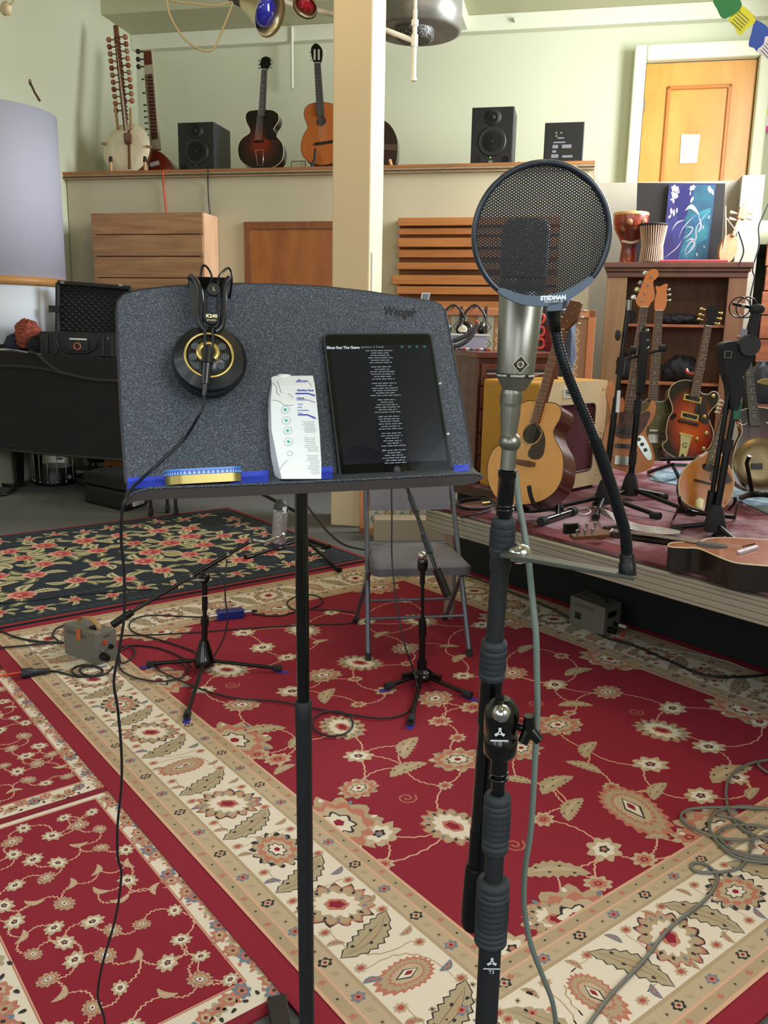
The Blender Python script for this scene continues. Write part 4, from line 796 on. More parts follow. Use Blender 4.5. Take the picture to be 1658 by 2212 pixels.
# ---- boom stand that holds it
st_ = thing('boom_microphone_stand', 'tall heavy black boom stand holding the silver studio microphone', 'microphone stand', F(1040, 2380, 0))
BA, BB = MP(1096, 1012), P(1020, 2000, 1.08)
def bp(y, dx=0): t = (y-1012)/(2000-1012); return P(1096+(1020-1096)*t+dx, y, YM+.06*t)
GL = M('gloss_black'); 
q = MB(); q.tube([bp(1014), bp(1030), bp(1031), bp(1112)], [.0112, .0112, .0103, .0103], 24); q.ring(bp(1092), (0, 0, 1), .0103, .0018, 30, 6); q.ring(bp(1100), (0, 0, 1), .0103, .0018, 30, 6); q.tube([bp(1110), bp(1190)], .0070, 20); part(st_, 'thread_adapter', q, GL)
def grip(y0, y1, r, par, fn, nm='grip'):
    a, c = fn(y0), fn(y1); d = (c-a); L = d.length; d.normalize(); pr = [(r*.8, 0), (r*.97, .003)]; h = .005
    while h < L-.006: pr += [(r, h), (r, h+.0062), (r*.955, h+.0066), (r*.955, h+.0078)]; h += .0082
    pr += [(r*.95, L-.003), (r*.8, L)]; q = MB(); q.lathe(a, d, pr, 28)
    for i in range(36):
        t = 2*PI*i/36; x = d.orthogonal().normalized(); y = d.cross(x); rd = x*math.cos(t)+y*math.sin(t); c2 = a+d*(L*.26)+rd*r; q.box(frame(c2, d, rd.cross(d), rd), 0, L*.46, -.0006, .0006, -.0006, .0005)
    part(par, nm, q, GRIP())
grip(1118, 1202, .0152, st_, bp)
q = MB(); q.tube([bp(1195), bp(1230)], .0132, 24); q.tube([bp(1200), bp(1390)], .0115, 24); part(st_, 'upper_boom_tube', q, M('matt_black'))
grip(1382, 1468, .0172, st_, bp)
q = MB(); q.tube([bp(1460), bp(1800)], .0132, 24); q.tube([bp(1465), bp(1560)], .0150, 24); part(st_, 'lower_boom_tube', q, GL)
q = MB(); q.tube([bp(1790, 0), bp(1880, 0)], .0136, 24); q.lathe(bp(1868), bp(2000)-bp(1868), [(.0145, 0), (.0168, .006), (.0180, .08), (.0180, (bp(2000)-bp(1868)).length-.01), (.0150, (bp(2000)-bp(1868)).length)], 28); part(st_, 'counterweight', q, BLK())
def pp_(y, dx=0): return P(1082-(y-1570)*.0505+dx, y, 1.0)
q = MB(); a = pp_(1630); q.lathe(pp_(1632), pp_(1520)-pp_(1632), [(.017, 0), (.0212, .005), (.0215, .028), (.0205, .029), (.0205, .031), (.0222, .032), (.0222, .055), (.0205, .066), (.014, .075), (.010, .078)], 36)
swh = part(st_, 'swivel_housing', q, M('gloss_black'))
q = MB(); q.ball(P(1083, 1541, .981), .0118, 0, 28); part(st_, 'chrome_ball', q, CHR())
q = MB(); q.tube([P(1104, 1568, 1.0), P(1138, 1574, .99)], .005, 10); kc = P(1142, 1575, .985)
for k in range(3):
    t = math.radians(100+120*k); q.tube([kc, kc+V(.35*math.cos(t), -.1, math.sin(t)).normalized()*.019], [.008, .0065], 12)
part(st_, 'wing_knob', q, GL)
def tri(fr, s_):
    q = MB(); s_ *= .85
    for k in range(3):
        t = PI/2+k*2*PI/3; q.prism(rotz(fr, t), [(.25*s_, -.22*s_), (1*s_, -.30*s_), (1.1*s_, 0), (1*s_, .30*s_), (.25*s_, .22*s_)], 0, .0004)
    q.prism(fr, ell((0, 0), .42*s_, 0, 18), 0, .0003); q.prism(fr, ell((0, 0), .2*s_, 0, 18), .0004, .0005, 1); return q
e1 = P(1079, 1583, .976); q = tri(frame(e1, V(1, 0, 0), V(0, 0, 1), V(0, -1, 0)), .0075); q.box(frame(e1, V(1, 0, 0), V(0, 0, 1), V(0, -1, 0)), -.011, .011, -.0115, -.0095, 0, .0004); part(swh, 'maker_emblem', q, [M('emblem_white', 'c8ccd0', .5), M('emblem_dark', '222', .5) if 0 else BLK()])
q = MB(); q.tube([pp_(1630), pp_(1668)], .0112, 24); q.ring(pp_(1668), (0, 0, 1), .0108, .0018, 28, 6); q.ring(pp_(1680), (0, 0, 1), .0108, .0022, 28, 6); q.tube([pp_(1660), pp_(1740)], .0088, 24); part(st_, 'neck_tube', q, GL)
grip(1714, 1840, .0176, st_, pp_)
q = MB(); q.tube([pp_(1830), pp_(1915)], .0122, 24); part(st_, 'middle_tube', q, M('matt_black'))
grip(1898, 2032, .0218, st_, pp_)
fpt = pp_(2212); q = MB(); ft = pp_(2025); dv = (fpt-ft).normalized(); base = ft+dv*((ft.z-.06)/-dv.z); q.tube([ft, base], .0150, 28); mtu = part(st_, 'main_tube', q, M('matt_black'))
e2 = P(1062, 2079, .981); q = tri(frame(e2, V(1, 0, 0), V(0, 0, 1), V(0, -1, 0)), .0075); q.box(frame(e2, V(1, 0, 0), V(0, 0, 1), V(0, -1, 0)), -.011, .011, -.0105, -.009, 0, .0004); g = text_mb('T3', frame(e2-V(0, 0, .015), V(1, 0, 0), V(0, 0, 1), V(0, -1, 0)), .007); q.add(g.v, g.f); part(mtu, 'tube_emblem', q, [M('emblem_white'), BLK()])
for a in (-90, 30, 150):
    d = V(math.cos(math.radians(a)), math.sin(math.radians(a)), 0); q = MB(); q.tube([base+V(0, 0, .08), V(base.x, base.y, .02)+d*.36], .013, 12); part(st_, 'leg', q, BLK())
# ---- pop filter
YP = .92
pc = P(1169, 507, YP); dl = (EY-pc).normalized(); dl = V(dl.x+.16, dl.y, dl.z*.6-.02).normalized(); pX = V(0, 0, 1).cross(dl).normalized(); pY = dl.cross(pX); PFm = frame(pc, pX, pY, dl)
pR = (P(1312, 507, YP)-P(1026, 507, YP)).length/2*1.015
pf = thing('pop_filter', 'round black mesh pop filter on a gooseneck in front of the microphone', 'pop filter', pc-V(0, 0, .35))
q = MB(); n = 64; vs = [PFm @ V(pR*.975*math.cos(2*PI*i/n), pR*.975*math.sin(2*PI*i/n), 0) for i in range(n)]; q.add(vs, [tuple(range(n))])
mo = part(pf, 'mesh_screen', q, mesh_mat('screen_wire', '16191e', .0028, -.32, .45, .3))
ul = mo.data.uv_layers.new(name='uv')
for li in mo.data.loops:
    i = li.vertex_index; ul.data[li.index].uv = (pR*.975*math.cos(2*PI*i/n), pR*.975*math.sin(2*PI*i/n))
q = MB(); rr0 = pR
q.tube([PFm @ V(rr0*math.cos(2*PI*i/96), rr0*math.sin(2*PI*i/96), 0) for i in range(96)], .0052, 10, 0, True, flat=(dl, .62)); part(pf, 'hoop', q, M('hoop_black', '2c333c', .35, .2, coat=.3))
q = MB(); outr = []; inr = []
for i in range(25):
    t = math.radians(-127+ i*(90/24)); outr.append((pR*1.035*math.cos(t), pR*1.035*math.sin(t))); k = math.sin(PI*i/24)**.5; inr.append((pR*(.965-.085*k)*math.cos(t), pR*(.965-.085*k)*math.sin(t)))
q.prism(PFm, outr+inr[::-1], -.004, .006); tx_ = trace(PFm, 1196, 660); q.box(shift(PFm, tx_[0], 0, 0), -.0078, .0078, tx_[1]-.006, tx_[1]+.012, -.006, .006); arcp = part(pf, 'clamp_arc', q, M('arc_grey', '5d6a7a', .4, .1), .001)
q = text_mb('STEDMAN', rotz(shift(PFm, *trace(PFm, 1192, 643), .0062), .06), .0058, 0, .0001, bold=.0004); g = text_mb('PROSCREEN XL', rotz(shift(PFm, *trace(PFm, 1193, 651), .0062), .06), .0028, 0, .0001); q.add(g.v, g.f); part(arcp, 'maker_text', q, M('arc_print', 'e6eef6', .5))
q = MB(); s0 = P(1195, 672, YP); s1 = P(1198, 712, YP); q.lathe(s0, s1-s0, [(.0085, 0), (.0075, .004), (.0070, .010), (.0062, .022), (.0062, (s1-s0).length)], 24); part(pf, 'top_ferrule', q, GL)
gp = curve3([P(1197, 700, YP), P(1205, 745, YP), P(1222, 800, YP), P(1246, 860, .925), P(1278, 935, .93), P(1306, 1010, .935), P(1330, 1085, .94), P(1349, 1150, .945), P(1354, 1210, .95)], 10)
q = MB(); q.tube(gp, .0052, 14)
acc = 0; last = 0
tot = sum((gp[i+1]-gp[i]).length for i in range(len(gp)-1)); pos = []
for i in range(len(gp)-1):
    L = (gp[i+1]-gp[i]).length
    while last < acc+L: t = (last-acc)/L; pos.append((gp[i]+(gp[i+1]-gp[i])*t, (gp[i+1]-gp[i]).normalized(), last/tot)); last += .0034
    acc += L
for p_, d_, f_ in pos:
    if f_ < .52: q.ring(p_, d_, .0052, .0008, 18, 5)
q.tube(gp[int(len(gp)*.52):], .0068, 16); part(pf, 'gooseneck', q, M('goose_black', '15181d', .3, .4))
q = MB(); g1, g2 = P(1353, 1195, .95), P(1355, 1243, .95); q.lathe(g1, g2-g1, [(.0075, 0), (.0085, .003), (.0082, .010), (.0098, .013), (.0098, (g2-g1).length)], 24); part(pf, 'base_ferrule', q, BLK())
q = MB(); A_, B2_ = P(1102, 1196, 1.0), P(1362, 1241, .95); d = (B2_-A_).normalized(); yv = V(0, 1, 0); yv = (yv-d*yv.dot(d)).normalized(); q.box(frame(A_, d, yv, d.cross(yv)), -.01, (B2_-A_).length+.005, -.014, .010, -.0035, .0015); part(pf, 'flat_arm', q, M('arm_steel', '4a4d46', .45, .5), .001)
q = MB(); q.lathe(P(1354, 1238, .95), V(0, 0, -1), [(.009, 0), (.0095, .004), (.006, .006)], 20); part(pf, 'base_screw', q, CHR()); q = MB(); q.ball(P(1121, 1196, 1.01), .013, 0, 20, (1.2, 1, 1)); part(pf, 'clamp_screw', q, CHR())
# ---- microphone cable
q = MB(); q.tube(curve3([P(1113, 1020, 1.06), P(1119, 1080, 1.05), P(1130, 1140, 1.04), P(1141, 1210, 1.03), P(1149, 1290, 1.03), P(1157, 1370, 1.03), P(1159, 1450, 1.04), P(1160, 1530, 1.05), P(1156, 1620, 1.06), P(1151, 1720, 1.07), P(1145, 1800, 1.08), P(1133, 1880, 1.1), P(1132, 1960, 1.12), P(1146, 2040, 1.14), P(1172, 2110, 1.17), P(1196, 2180, 1.2), P(1206, 2300, 1.25)], 6), .0042, 10)
solo('microphone_cable', 'thick grey green cable hanging down beside the boom stand', 'cable', q, M('cable_sage', '6f7c74', .55, bump=.15, bscale=700))
# ================================================================== MIDDLE OF THE FLOOR
def blend(*p): return curve3(list(p), 8)
# folding chair
c0 = (F(795, 1432)+F(1014, 1423))/2; dx = (F(1014, 1423)-F(795, 1432)).normalized(); CFm = frame(V(c0.x, c0.y, .014), dx, V(-dx.y, dx.x, 0), V(0, 0, 1))
ch = thing('folding_chair', 'grey padded metal folding chair on the red rug behind the music stand', 'chair', V(c0.x, c0.y, 0))
CT = M('chair_steel', '5b5c66', .4, .4); CFAB = M('chair_fabric', '77747c', .9, kind='noise', col2='68656d', scale=90, stretch=(1, 3, 3), bump=.3, bscale=500)
def cp(x, y, z): return CFm @ V(x, y, z)
for s in (-1, 1):
    q = MB(); q.tube(blend(cp(s*.24, .0, .0), cp(s*.232, .10, .2), cp(s*.222, .21, .43), cp(s*.212, .37, .72), cp(s*.19, .40, .785), cp(s*.12, .405, .80)), .0122, 12); lgs = [part(ch, 'leg', q, CT)]
    q = MB(); q.tube([cp(s*.238, .53, .0), cp(s*.225, .10, .40)], .0105, 12); lgs.append(part(ch, 'leg', q, CT))
    for (a, c) in ((cp(s*.24, .0, .0), cp(s*.2385, .013, .03)), (cp(s*.238, .53, 0), cp(s*.237, .50, .03))):
        q = MB(); q.tube([a-V(0, 0, .004), c], .0145, 12); part(lgs.pop(0), 'rubber_foot', q, RUB())
for (a, c) in ((cp(-.235, .085, .17), cp(.235, .085, .17)), (cp(-.23, .35, .17), cp(.23, .35, .17))): q = MB(); q.tube([a, c], .007, 10); part(ch, 'crossbar', q, CT)
def so(sx, y0, y1): return [(-.18, y1), (.18, y1), (.205, y1-.03), (sx, y0+.06), (sx-.02, y0+.01), (sx-.06, y0), (-sx+.06, y0), (-sx+.02, y0+.01), (-sx, y0+.06), (-.205, y1-.03)]
q = MB(); q.prism(CFm, cat(so(.228, -.03, .37), 3), .405, .437, 0, True); part(ch, 'seat_frame', q, CT)
q = MB(); o = cat(so(.218, -.02, .36), 3); k = len(o); lay = [(1, .437), (.985, .448), (.92, .460), (.75, .468), (.4, .472)]; vs = [CFm @ V(x*f_, (y-.17)*f_+.17, z) for f_, z in lay for x, y in o]
q.add(vs, [(a*k+i, a*k+(i+1) % k, (a+1)*k+(i+1) % k, (a+1)*k+i) for a in range(4) for i in range(k)]+[tuple(4*k+i for i in range(k))], 0, True); part(ch, 'seat_cushion', q, CFAB)
q = MB(); vs = []; n = 14
for zz_ in (.635, .66, .74, .78, .792):
    for side in (-1, 1):
        for i in range(n+1):
            t = i/n; x = (t-.5)*.395; vs.append(cp(x, .325+(zz_-.635)*.42+.035*(1-(2*t-1)**2)+side*(.012 if .65 < zz_ < .785 else .006), zz_+.008*(1-(2*t-1)**2)*(1 if zz_ > .7 else -1)))
m_ = n+1
for r in range(4):
    for i in range(n): a = r*2*m_+i; q.add([vs[a], vs[a+1], vs[a+2*m_+1], vs[a+2*m_]], [(0, 1, 2, 3)], 0, True); a += m_; q.add([vs[a+1], vs[a], vs[a+2*m_], vs[a+2*m_+1]], [(0, 1, 2, 3)], 0, True)
part(ch, 'backrest', q, CFAB)
# short boom stands on the rug
def tape(p, d, label, w=.03): 
    q = MB(); fr = frame(V(p.x, p.y, .0135), d, V(-d.y, d.x, 0), V(0, 0, 1)); q.prism(fr, [(-.02, -w/2), (w*.9, -w*.45), (w, w*.4), (-.015, w/2)], 0, .0012); solo('tape_mark', label, 'tape', q, M('purple_tape', '3b2f9c', .6), group='blue tape marks on the red rug')
s1 = thing('short_boom_stand', 'short black boom stand at left holding the ribbon microphone', 'microphone stand', V(*(F(442, 1452).xy), 0))
h0 = F(442, 1452); Y1 = h0.y
def s1p(x, y, d=0): return P(x, y, Y1+d)
q = MB(); q.lathe(V(h0.x, h0.y, .035), (0, 0, 1), [(.045, 0), (.048, .02), (.04, .035), (.024, .10), (.020, .115)], 28); part(s1, 'base_hub', q, M('gloss_black'))
q = MB(); q.tube([V(h0.x, h0.y, .1), s1p(442, 1345)], .0135, 18); q.tube([s1p(442, 1350), s1p(442, 1335)], .018, 18); q.tube([s1p(442, 1345), s1p(442, 1252)], .0095, 16); q.tube([s1p(442, 1318), s1p(442, 1262)], .0125, 16); part(s1, 'pole', q, BLK())
q = MB(); q.ball(s1p(441, 1247), .028, 0, 18, (.9, 1, 1)); q.tube([s1p(441, 1247)+V(0, -.03, 0), s1p(441, 1247)+V(0, .04, 0)], .012); part(s1, 'swivel', q, BLK())
q = MB(); q.ring(s1p(442, 1286), (0, 0, 1), .0125, .002, 20, 6); part(s1, 'chrome_collar', q, CHR())
for k, (x, y) in enumerate(((403, 1548), (608, 1444), (318, 1434))):
    e = F(x, y, .03); d = V(e.x-h0.x, e.y-h0.y, 0).normalized(); q = MB(); q.tube([V(h0.x, h0.y, .055)+d*.03, e], .0085, 10); lg_ = part(s1, 'leg', q, BLK())
    q = MB(); q.tube([e-d*.035+V(0, 0, .001), e], .0145, 12); part(lg_, 'rubber_foot', q, RUB()); tape(V(e.x, e.y, 0), d, ['blue tape mark in front of the short boom stand at left', 'blue tape mark at the right leg of the short boom stand at left', 'blue tape mark at the left leg of the short boom stand at left'][k])
bl, br_ = s1p(262, 1335, -.05), s1p(546, 1166, .1)
q = MB(); q.tube([bl, br_], .0085, 14); q.tube([bl+(br_-bl)*.52, bl+(br_-bl)*.80], .0105, 14); part(s1, 'boom_arm', q, M('gloss_black'))
q = MB(); q.tube([s1p(243, 1350, -.055), s1p(285, 1322, -.045)], .0165, 18); part(s1, 'counterweight', q, BLK())
q = MB(); 
for f_ in (.52, .80, .97): q.tube([bl+(br_-bl)*f_, bl+(br_-bl)*(f_+.02)], .0135, 14)
part(s1, 'arm_collar', q, NIK())
q = text_mb('DR-PRO' if 0 else 'DRPRO', fr_up(s1p(436, 1247)-V(0, .032, .003), s1p(436, 1200)-V(0, .032, 0), (0, -1, 0)), .011); part(s1, 'stand_text', q, M('emblem_white'))
rm = thing('ribbon_microphone', 'ribbon microphone with a perforated silver body and black domed ends', 'microphone', s1p(603, 1190, .1))
mt_, mb_ = s1p(606, 1100, .1), s1p(601, 1172, .1); a_ = (mt_-mb_).normalized(); rr_ = .031
q = MB(); q.lathe(mb_, a_, [(rr_*.92, 0), (rr_, .003), (rr_, (mt_-mb_).length)], 32); part(rm, 'grille', q, M('perf_silver', 'b8b8ba', .4, .6, kind='speckle', col2='5a5a60', scale=240))
q = MB(); q.lathe(mt_, a_, [(rr_*1.03, 0), (rr_*1.03, .01), (rr_*.9, .028), (rr_*.5, .042), (.001, .046)], 32); part(rm, 'top_dome', q, M('dome_black', '2b2d33', .5))
q = MB(); q.lathe(mb_, -a_, [(rr_*1.03, 0), (rr_*1.0, .012), (rr_*.85, .028), (rr_*.4, .036)], 32); part(rm, 'bottom_dome', q, M('dome_black'))
q = MB(); q.tube([mt_-a_*.008, mt_+a_*.001], rr_*1.05, 32); part(rm, 'chrome_band', q, CHR())
q = MB(); q.tube([br_, s1p(575, 1170, .1), s1p(600, 1160, .06)], .006, 8); q.tube([s1p(572, 1178, .1), s1p(612, 1153, .06)], .005, 8); part(rm, 'yoke_mount', q, CHR())
q = MB(); fr = frame(mt_-a_*.004+V(.018, -.026, 0), V(.9, .4, 0).normalized(), a_, V(.4, -.9, 0).normalized()); q.box(fr, -.008, .010, -.008, .02, 0, .001); part(rm, 'white_label', q, M('label_white', 'd8dcdf', .5)); q = MB(); fr = shift(fr, -.004, -.165, -.002); q.box(fr, -.006, .006, -.0, .022, 0, .001); part(rm, 'white_label', q, M('label_white', 'd8dcdf', .5))
# second short boom stand
h2 = F(910, 1482); Y2 = h2.y; s2 = thing('short_boom_stand', 'short black boom stand in front of the folding chair, its counterweight hanging right', 'microphone stand', V(h2.x, h2.y, 0))
def s2p(x, y, d=0): return P(x, y, Y2+d)
q = MB(); q.lathe(V(h2.x, h2.y, .03), (0, 0, 1), [(.03, 0), (.05, .01), (.052, .03), (.035, .042), (.022, .05)], 28); part(s2, 'base_hub', q, M('gloss_black'))
q = MB(); q.tube([V(h2.x, h2.y, .06), s2p(911, 1425)], .022, 18); q.tube([s2p(911, 1430), s2p(912, 1335)], .0135, 18); q.tube([s2p(912, 1342), s2p(912, 1215)], .0075, 14); q.tube([s2p(912, 1373), s2p(912, 1342)], .017, 18); q.tube([s2p(912, 1262), s2p(912, 1225)], .011, 14); part(s2, 'pole', q, BLK())
q = MB(); q.lathe(s2p(912, 1232), (0, 0, 1), [(.017, 0), (.022, .01), (.022, .04), (.018, .05)], 20); part(s2, 'swivel', q, M('gloss_black'))
q = MB(); q.ball(s2p(911, 1200), .02, 0, 16); part(s2, 'chrome_ball', q, CHR())
for k, (x, y) in enumerate(((832, 1483), (1018, 1502), (886, 1560))):
    e = F(x, y, .03); d = V(e.x-h2.x, e.y-h2.y, 0).normalized(); q = MB(); q.tube([V(h2.x, h2.y, .05)+d*.03, e], .0095, 10); q.box(frame(V(h2.x, h2.y, .06)+d*.05, d, V(-d.y, d.x, 0), V(0, 0, 1)), 0, .045, -.01, .01, -.008, .012); lg_ = part(s2, 'leg', q, BLK())
    q = MB(); q.tube([e-d*.04+V(0, 0, .001), e], .016, 12); part(lg_, 'rubber_foot', q, RUB()); tape(V(e.x, e.y, 0), d, ['blue tape mark at the left leg of the stand before the folding chair', 'blue tape mark at the right leg of the stand before the folding chair', 'blue tape mark at the front leg of the stand before the folding chair'][k])
u1_, u2_ = s2p(868, 1020, .12), s2p(945, 1240, -.1)
def ua(t): return u1_+(u2_-u1_)*t
q = MB(); q.tube([ua(0), ua(1)], .0085, 14); part(s2, 'boom_arm', q, M('gloss_black'))
q = MB(); q.tube([ua(.24), ua(.40)], .0125, 14); part(s2, 'grip', q, GRIP()); q = MB(); q.tube([ua(.62), ua(.80)], .0145, 14); part(s2, 'grip', q, GRIP())
q = MB(); q.tube([s2p(942, 1228, -.1), s2p(967, 1288, -.12)], .0175, 18); part(s2, 'counterweight', q, M('gloss_black'))
# rear stand near the post
h3 = F(655, 1182); s3 = thing('rear_boom_stand', 'thin black stand lying low behind the music stand pole on the navy rug', 'microphone stand', V(h3.x, h3.y, 0))
q = MB(); q.lathe(V(h3.x, h3.y, .03), (0, 0, 1), [(.04, 0), (.04, .03), (.02, .08)], 18); q.tube([V(h3.x, h3.y, .06), V(h3.x, h3.y, 1.05)], .012, 10); part(s3, 'pole', q, BLK())
for x, y in ((733, 1232), (530, 1205), (712, 1182)): e = F(x, y, .03); q = MB(); q.tube([V(h3.x, h3.y, .06), e], .011, 10); q.tube([e+(h3-e).normalized()*.06, e], .018, 10); part(s3, 'leg', q, BLK())
q = MB(); q.tube([P(495, 1030, 5.85), P(640, 1106, 5.6)], .012, 8); part(s3, 'low_arm', q, BLK())
# power supplies
def psu(name_label, p, hz, flip):
    A, B_, C_ = [F(x, y, .016) for x, y in p]; D = A+(C_-B_); t = thing('power_supply_box', name_label, 'power supply', (A+C_)/2-V(0, 0, .016))
    q = MB(); up = V(0, 0, hz); q.hexa([A, B_, C_, D], [x+up for x in (A, B_, C_, D)]); part(t, 'housing', q, M('grey_hammer', '77756c', .5, .3, bump=.3, bscale=300), .002)
    X = (B_-A).normalized(); Z = V(0, 0, 1); Yn = X.cross(Z); fr = frame(A, X, Z, Yn); L = (B_-A).length; q = MB()
    for r_ in range(2):
        for i in range(18): q.box(fr, L*.12+i*L*.034, L*.12+i*L*.034+.003, hz*(.80-.07*r_), hz*(.84-.07*r_), 0, .0006)
    part(t, 'vent_slots', q, M('slot_dark', '1a1a18', .8))
    X2 = (C_-B_).normalized(); Y2n = X2.cross(Z); f2 = frame(B_, X2, Z, Y2n); L2 = (C_-B_).length
    return t, fr, L, f2, L2, A, B_, C_, D, up
t, fr, L, f2, L2, A, B_, C_, D, up = psu('grey power supply box with a leather handle standing at the left on the red rug', ((140, 1410), (209, 1437), (254, 1424)), .145, 0)
q = MB(); q.lathe(f2 @ V(L2*.42, .098, 0), f2.col[2].xyz, [(.010, 0), (.012, .003), (.008, .012)], 18); part(t, 'indicator_lamp', q, M('lamp_orange', 'b84018', .3, coat=.5))
q = MB(); q.lathe(f2 @ V(L2*.68, .072, 0), f2.col[2].xyz, [(.010, 0), (.012, .010), (.008, .018)], 16); q.lathe(f2 @ V(L2*.3, .035, 0), f2.col[2].xyz, [(.018, 0), (.018, .03), (.012, .045)], 16); part(t, 'socket', q, BLK())
q = MB(); q.lathe(f2 @ V(L2*.22, .07, 0), f2.col[2].xyz, [(.006, 0), (.006, .012), (.003, .024)], 12); part(t, 'toggle_switch', q, CHR())
hm = (A+C_)/2+up; X = (B_-A).normalized(); q = MB(); q.tube(blend(hm-X*.075, hm-X*.06+V(0, 0, .025), hm+V(0, 0, .04), hm+X*.06+V(0, 0, .022), hm+X*.075), .013, 8, 0, flat=(V(-X.y, X.x, 0), .3)); part(t, 'leather_handle', q, M('old_leather', 'a07a4c', .6))
q = MB(); q.box(fr, L*.42, L*.42+.035, .09, .145, .002, .004); part(t, 'orange_tag', q, M('tag_orange', 'b0643a', .7))
q = MB(); q.box(frame(hm+X*.045, X, V(-X.y, X.x, 0), V(0, 0, 1)), -.02, .02, -.018, .018, 0, .008); part(t, 'voltage_plate', q, BLK())
q = text_mb('~220V', shift(f2, L2*.5, .123, .0006), .014); part(t, 'plate_text', q, M('print_dark', '222222', .6))
t, fr, L, f2, L2, A, B_, C_, D, up = psu('grey power supply box standing in the shade under the stage edge', ((1228, 1345), (1302, 1376), (1337, 1362)), .15, 1)
q = MB(); q.lathe(f2 @ V(L2*.3, .03, 0), f2.col[2].xyz, [(.016, 0), (.016, .04)], 16); q.lathe(f2 @ V(L2*.6, .05, 0), f2.col[2].xyz, [(.01, 0), (.01, .03)], 16); q.box(f2, L2*.2, L2*.7, .09, .12, 0, .002); part(t, 'socket', q, BLK())
q = MB(); q.box(fr, L*.17, L*.34, .04, .075, 0, .002); part(t, 'square_vent', q, M('slot_dark'))
q = MB(); q.tube([f2 @ V(L2*.62, .05, .03), f2 @ V(L2*.62, .05, .07)], .009, 10); part(t, 'plug', q, M('plug_white', 'b8b8b0', .5))
hm = (A+C_)/2+up; X = (B_-A).normalized(); q = MB(); q.tube(blend(hm-X*.08, hm-X*.05+V(0, 0, .02), hm+X*.05+V(0, 0, .022), hm+X*.08), .011, 8, 0, flat=(V(-X.y, X.x, 0), .3)); part(t, 'handle', q, M('handle_dark', '2a2620', .6))
q = MB(); q.box(shift(f2, L2*.5, 0, .06), -.01, .02, -.013, .03, 0, .004); q.box(frame(F(1330, 1380, .014), V(.5, -.86, 0), V(.86, .5, 0), V(0, 0, 1)), -.02, .06, -.012, .012, 0, .002); solo('cable_flag', 'orange cloth tag on the cable beside the shaded power supply', 'tag', q, M('tag_red', 'c8492a', .8))
# blue inline box
A, B_ = F(472, 1342, .013), F(528, 1335, .013); X = (B_-A).normalized(); Yb = V(-X.y, X.x, 0); fb = frame(A, X, Yb, V(0, 0, 1)); L = (B_-A).length
t = thing('blue_inline_box', 'small dark blue inline preamp box on the cable right of the left boom stand', 'preamp', A)
q = MB(); q.box(fb, 0, L, 0, .06, .0, .045); part(t, 'shell', q, M('deep_blue', '1b2a78', .35, .2), .004)
q = MB(); q.tube([fb @ V(-.045, .03, .022), fb @ V(0, .03, .022)], .010, 12); q.tube([fb @ V(L, .03, .022), fb @ V(L+.045, .03, .022)], .010, 12); part(t, 'silver_plug', q, M('plug_silver', 'c4c4c8', .3, .8))
q = MB(); q.tube([fb @ V(L+.045, .03, .022), fb @ V(L+.075, .03, .02)], .007, 10); q.tube([fb @ V(-.085, .03, .02), fb @ V(-.045, .03, .022)], .009, 10); part(t, 'cable_boot', q, RUB())
# floor cables
CB = M('cable_black'); CO = M('cable_orange', 'd2492a', .5)
def fcable(label, pts, r=.004, mat=None, z=.014, closed=False, extra=None):
    q = MB(); rs = random.Random(len(pts)); w3 = [F(x, y, z+r) for x, y in pts]; q.tube(curve3(w3, 6), r, 7, 0)
    if extra: 
        for e in extra: q.tube(curve3([F(x, y, z+r*1.8) for x, y in e], 6), r, 7, 0)
    return solo('floor_cable', label, 'cable', q, mat or CB, w3[0], group=None)
def ellpx(cx_, cy_, rx_, ry_, a0=0, a1=360, n=18, tilt=0): return [(cx_+rx_*math.cos(math.radians(a0+(a1-a0)*i/n)), cy_+ry_*math.sin(math.radians(a0+(a1-a0)*i/n))+tilt*math.cos(math.radians(a0+(a1-a0)*i/n))) for i in range(n+1)]
fcable('black cable running in from the left edge to the back of the power supply', [(-20, 1356), (0, 1362), (30, 1375), (70, 1384), (110, 1387), (138, 1388)], .005, extra=[[(-20, 1400), (0, 1399), (60, 1394), (110, 1388), (138, 1388)], [(125, 1384), (114, 1372), (122, 1358), (138, 1351), (150, 1358)]])
fcable('black power cord coiled in front of the left power supply', [(105, 1449), (130, 1452), (160, 1460), (200, 1462), (220, 1455), (215, 1443), (190, 1437), (165, 1440), (155, 1450), (170, 1460), (195, 1462), (222, 1450), (205, 1440), (180, 1441), (172, 1449), (185, 1458), (215, 1460), (236, 1450), (244, 1440)], .0045)
q = MB(); a, c = F(50, 1455, .03), F(108, 1448, .03); q.tube([a, a+(c-a)*.35, a+(c-a)*.4, c], [.022, .022, .016, .010], 10); q.tube([a-(c-a)*.06, a+(c-a)*.05], .024, 10); solo('power_connector', 'black power connector joining the orange and black cords at the left', 'connector', q, M('connector_navy', '1e222c', .5))
fcable('bright orange extension cord entering from the left edge', [(-30, 1462), (0, 1460), (25, 1456), (50, 1452)], .005, CO)
fcable('long thin black cable crossing the red rug behind the left boom stand', [(253, 1373), (330, 1371), (420, 1366), (520, 1358), (600, 1353), (680, 1349), (756, 1346), (776, 1334), (765, 1323), (720, 1318), (663, 1316)], .0035)
fcable('black cable from the blue box curling left under the boom stand', [(463, 1331), (430, 1333), (380, 1331), (330, 1329), (295, 1335), (279, 1350), (290, 1366), (330, 1378), (380, 1393), (420, 1408), (438, 1425)], .004)
fcable('black cable leaving the blue box to the right with a round loop', [(545, 1326), (580, 1330), (610, 1329), (636, 1322), (680, 1312), (697, 1300), (690, 1290), (665, 1284), (635, 1290), (620, 1302), (628, 1314), (645, 1320)], .004)
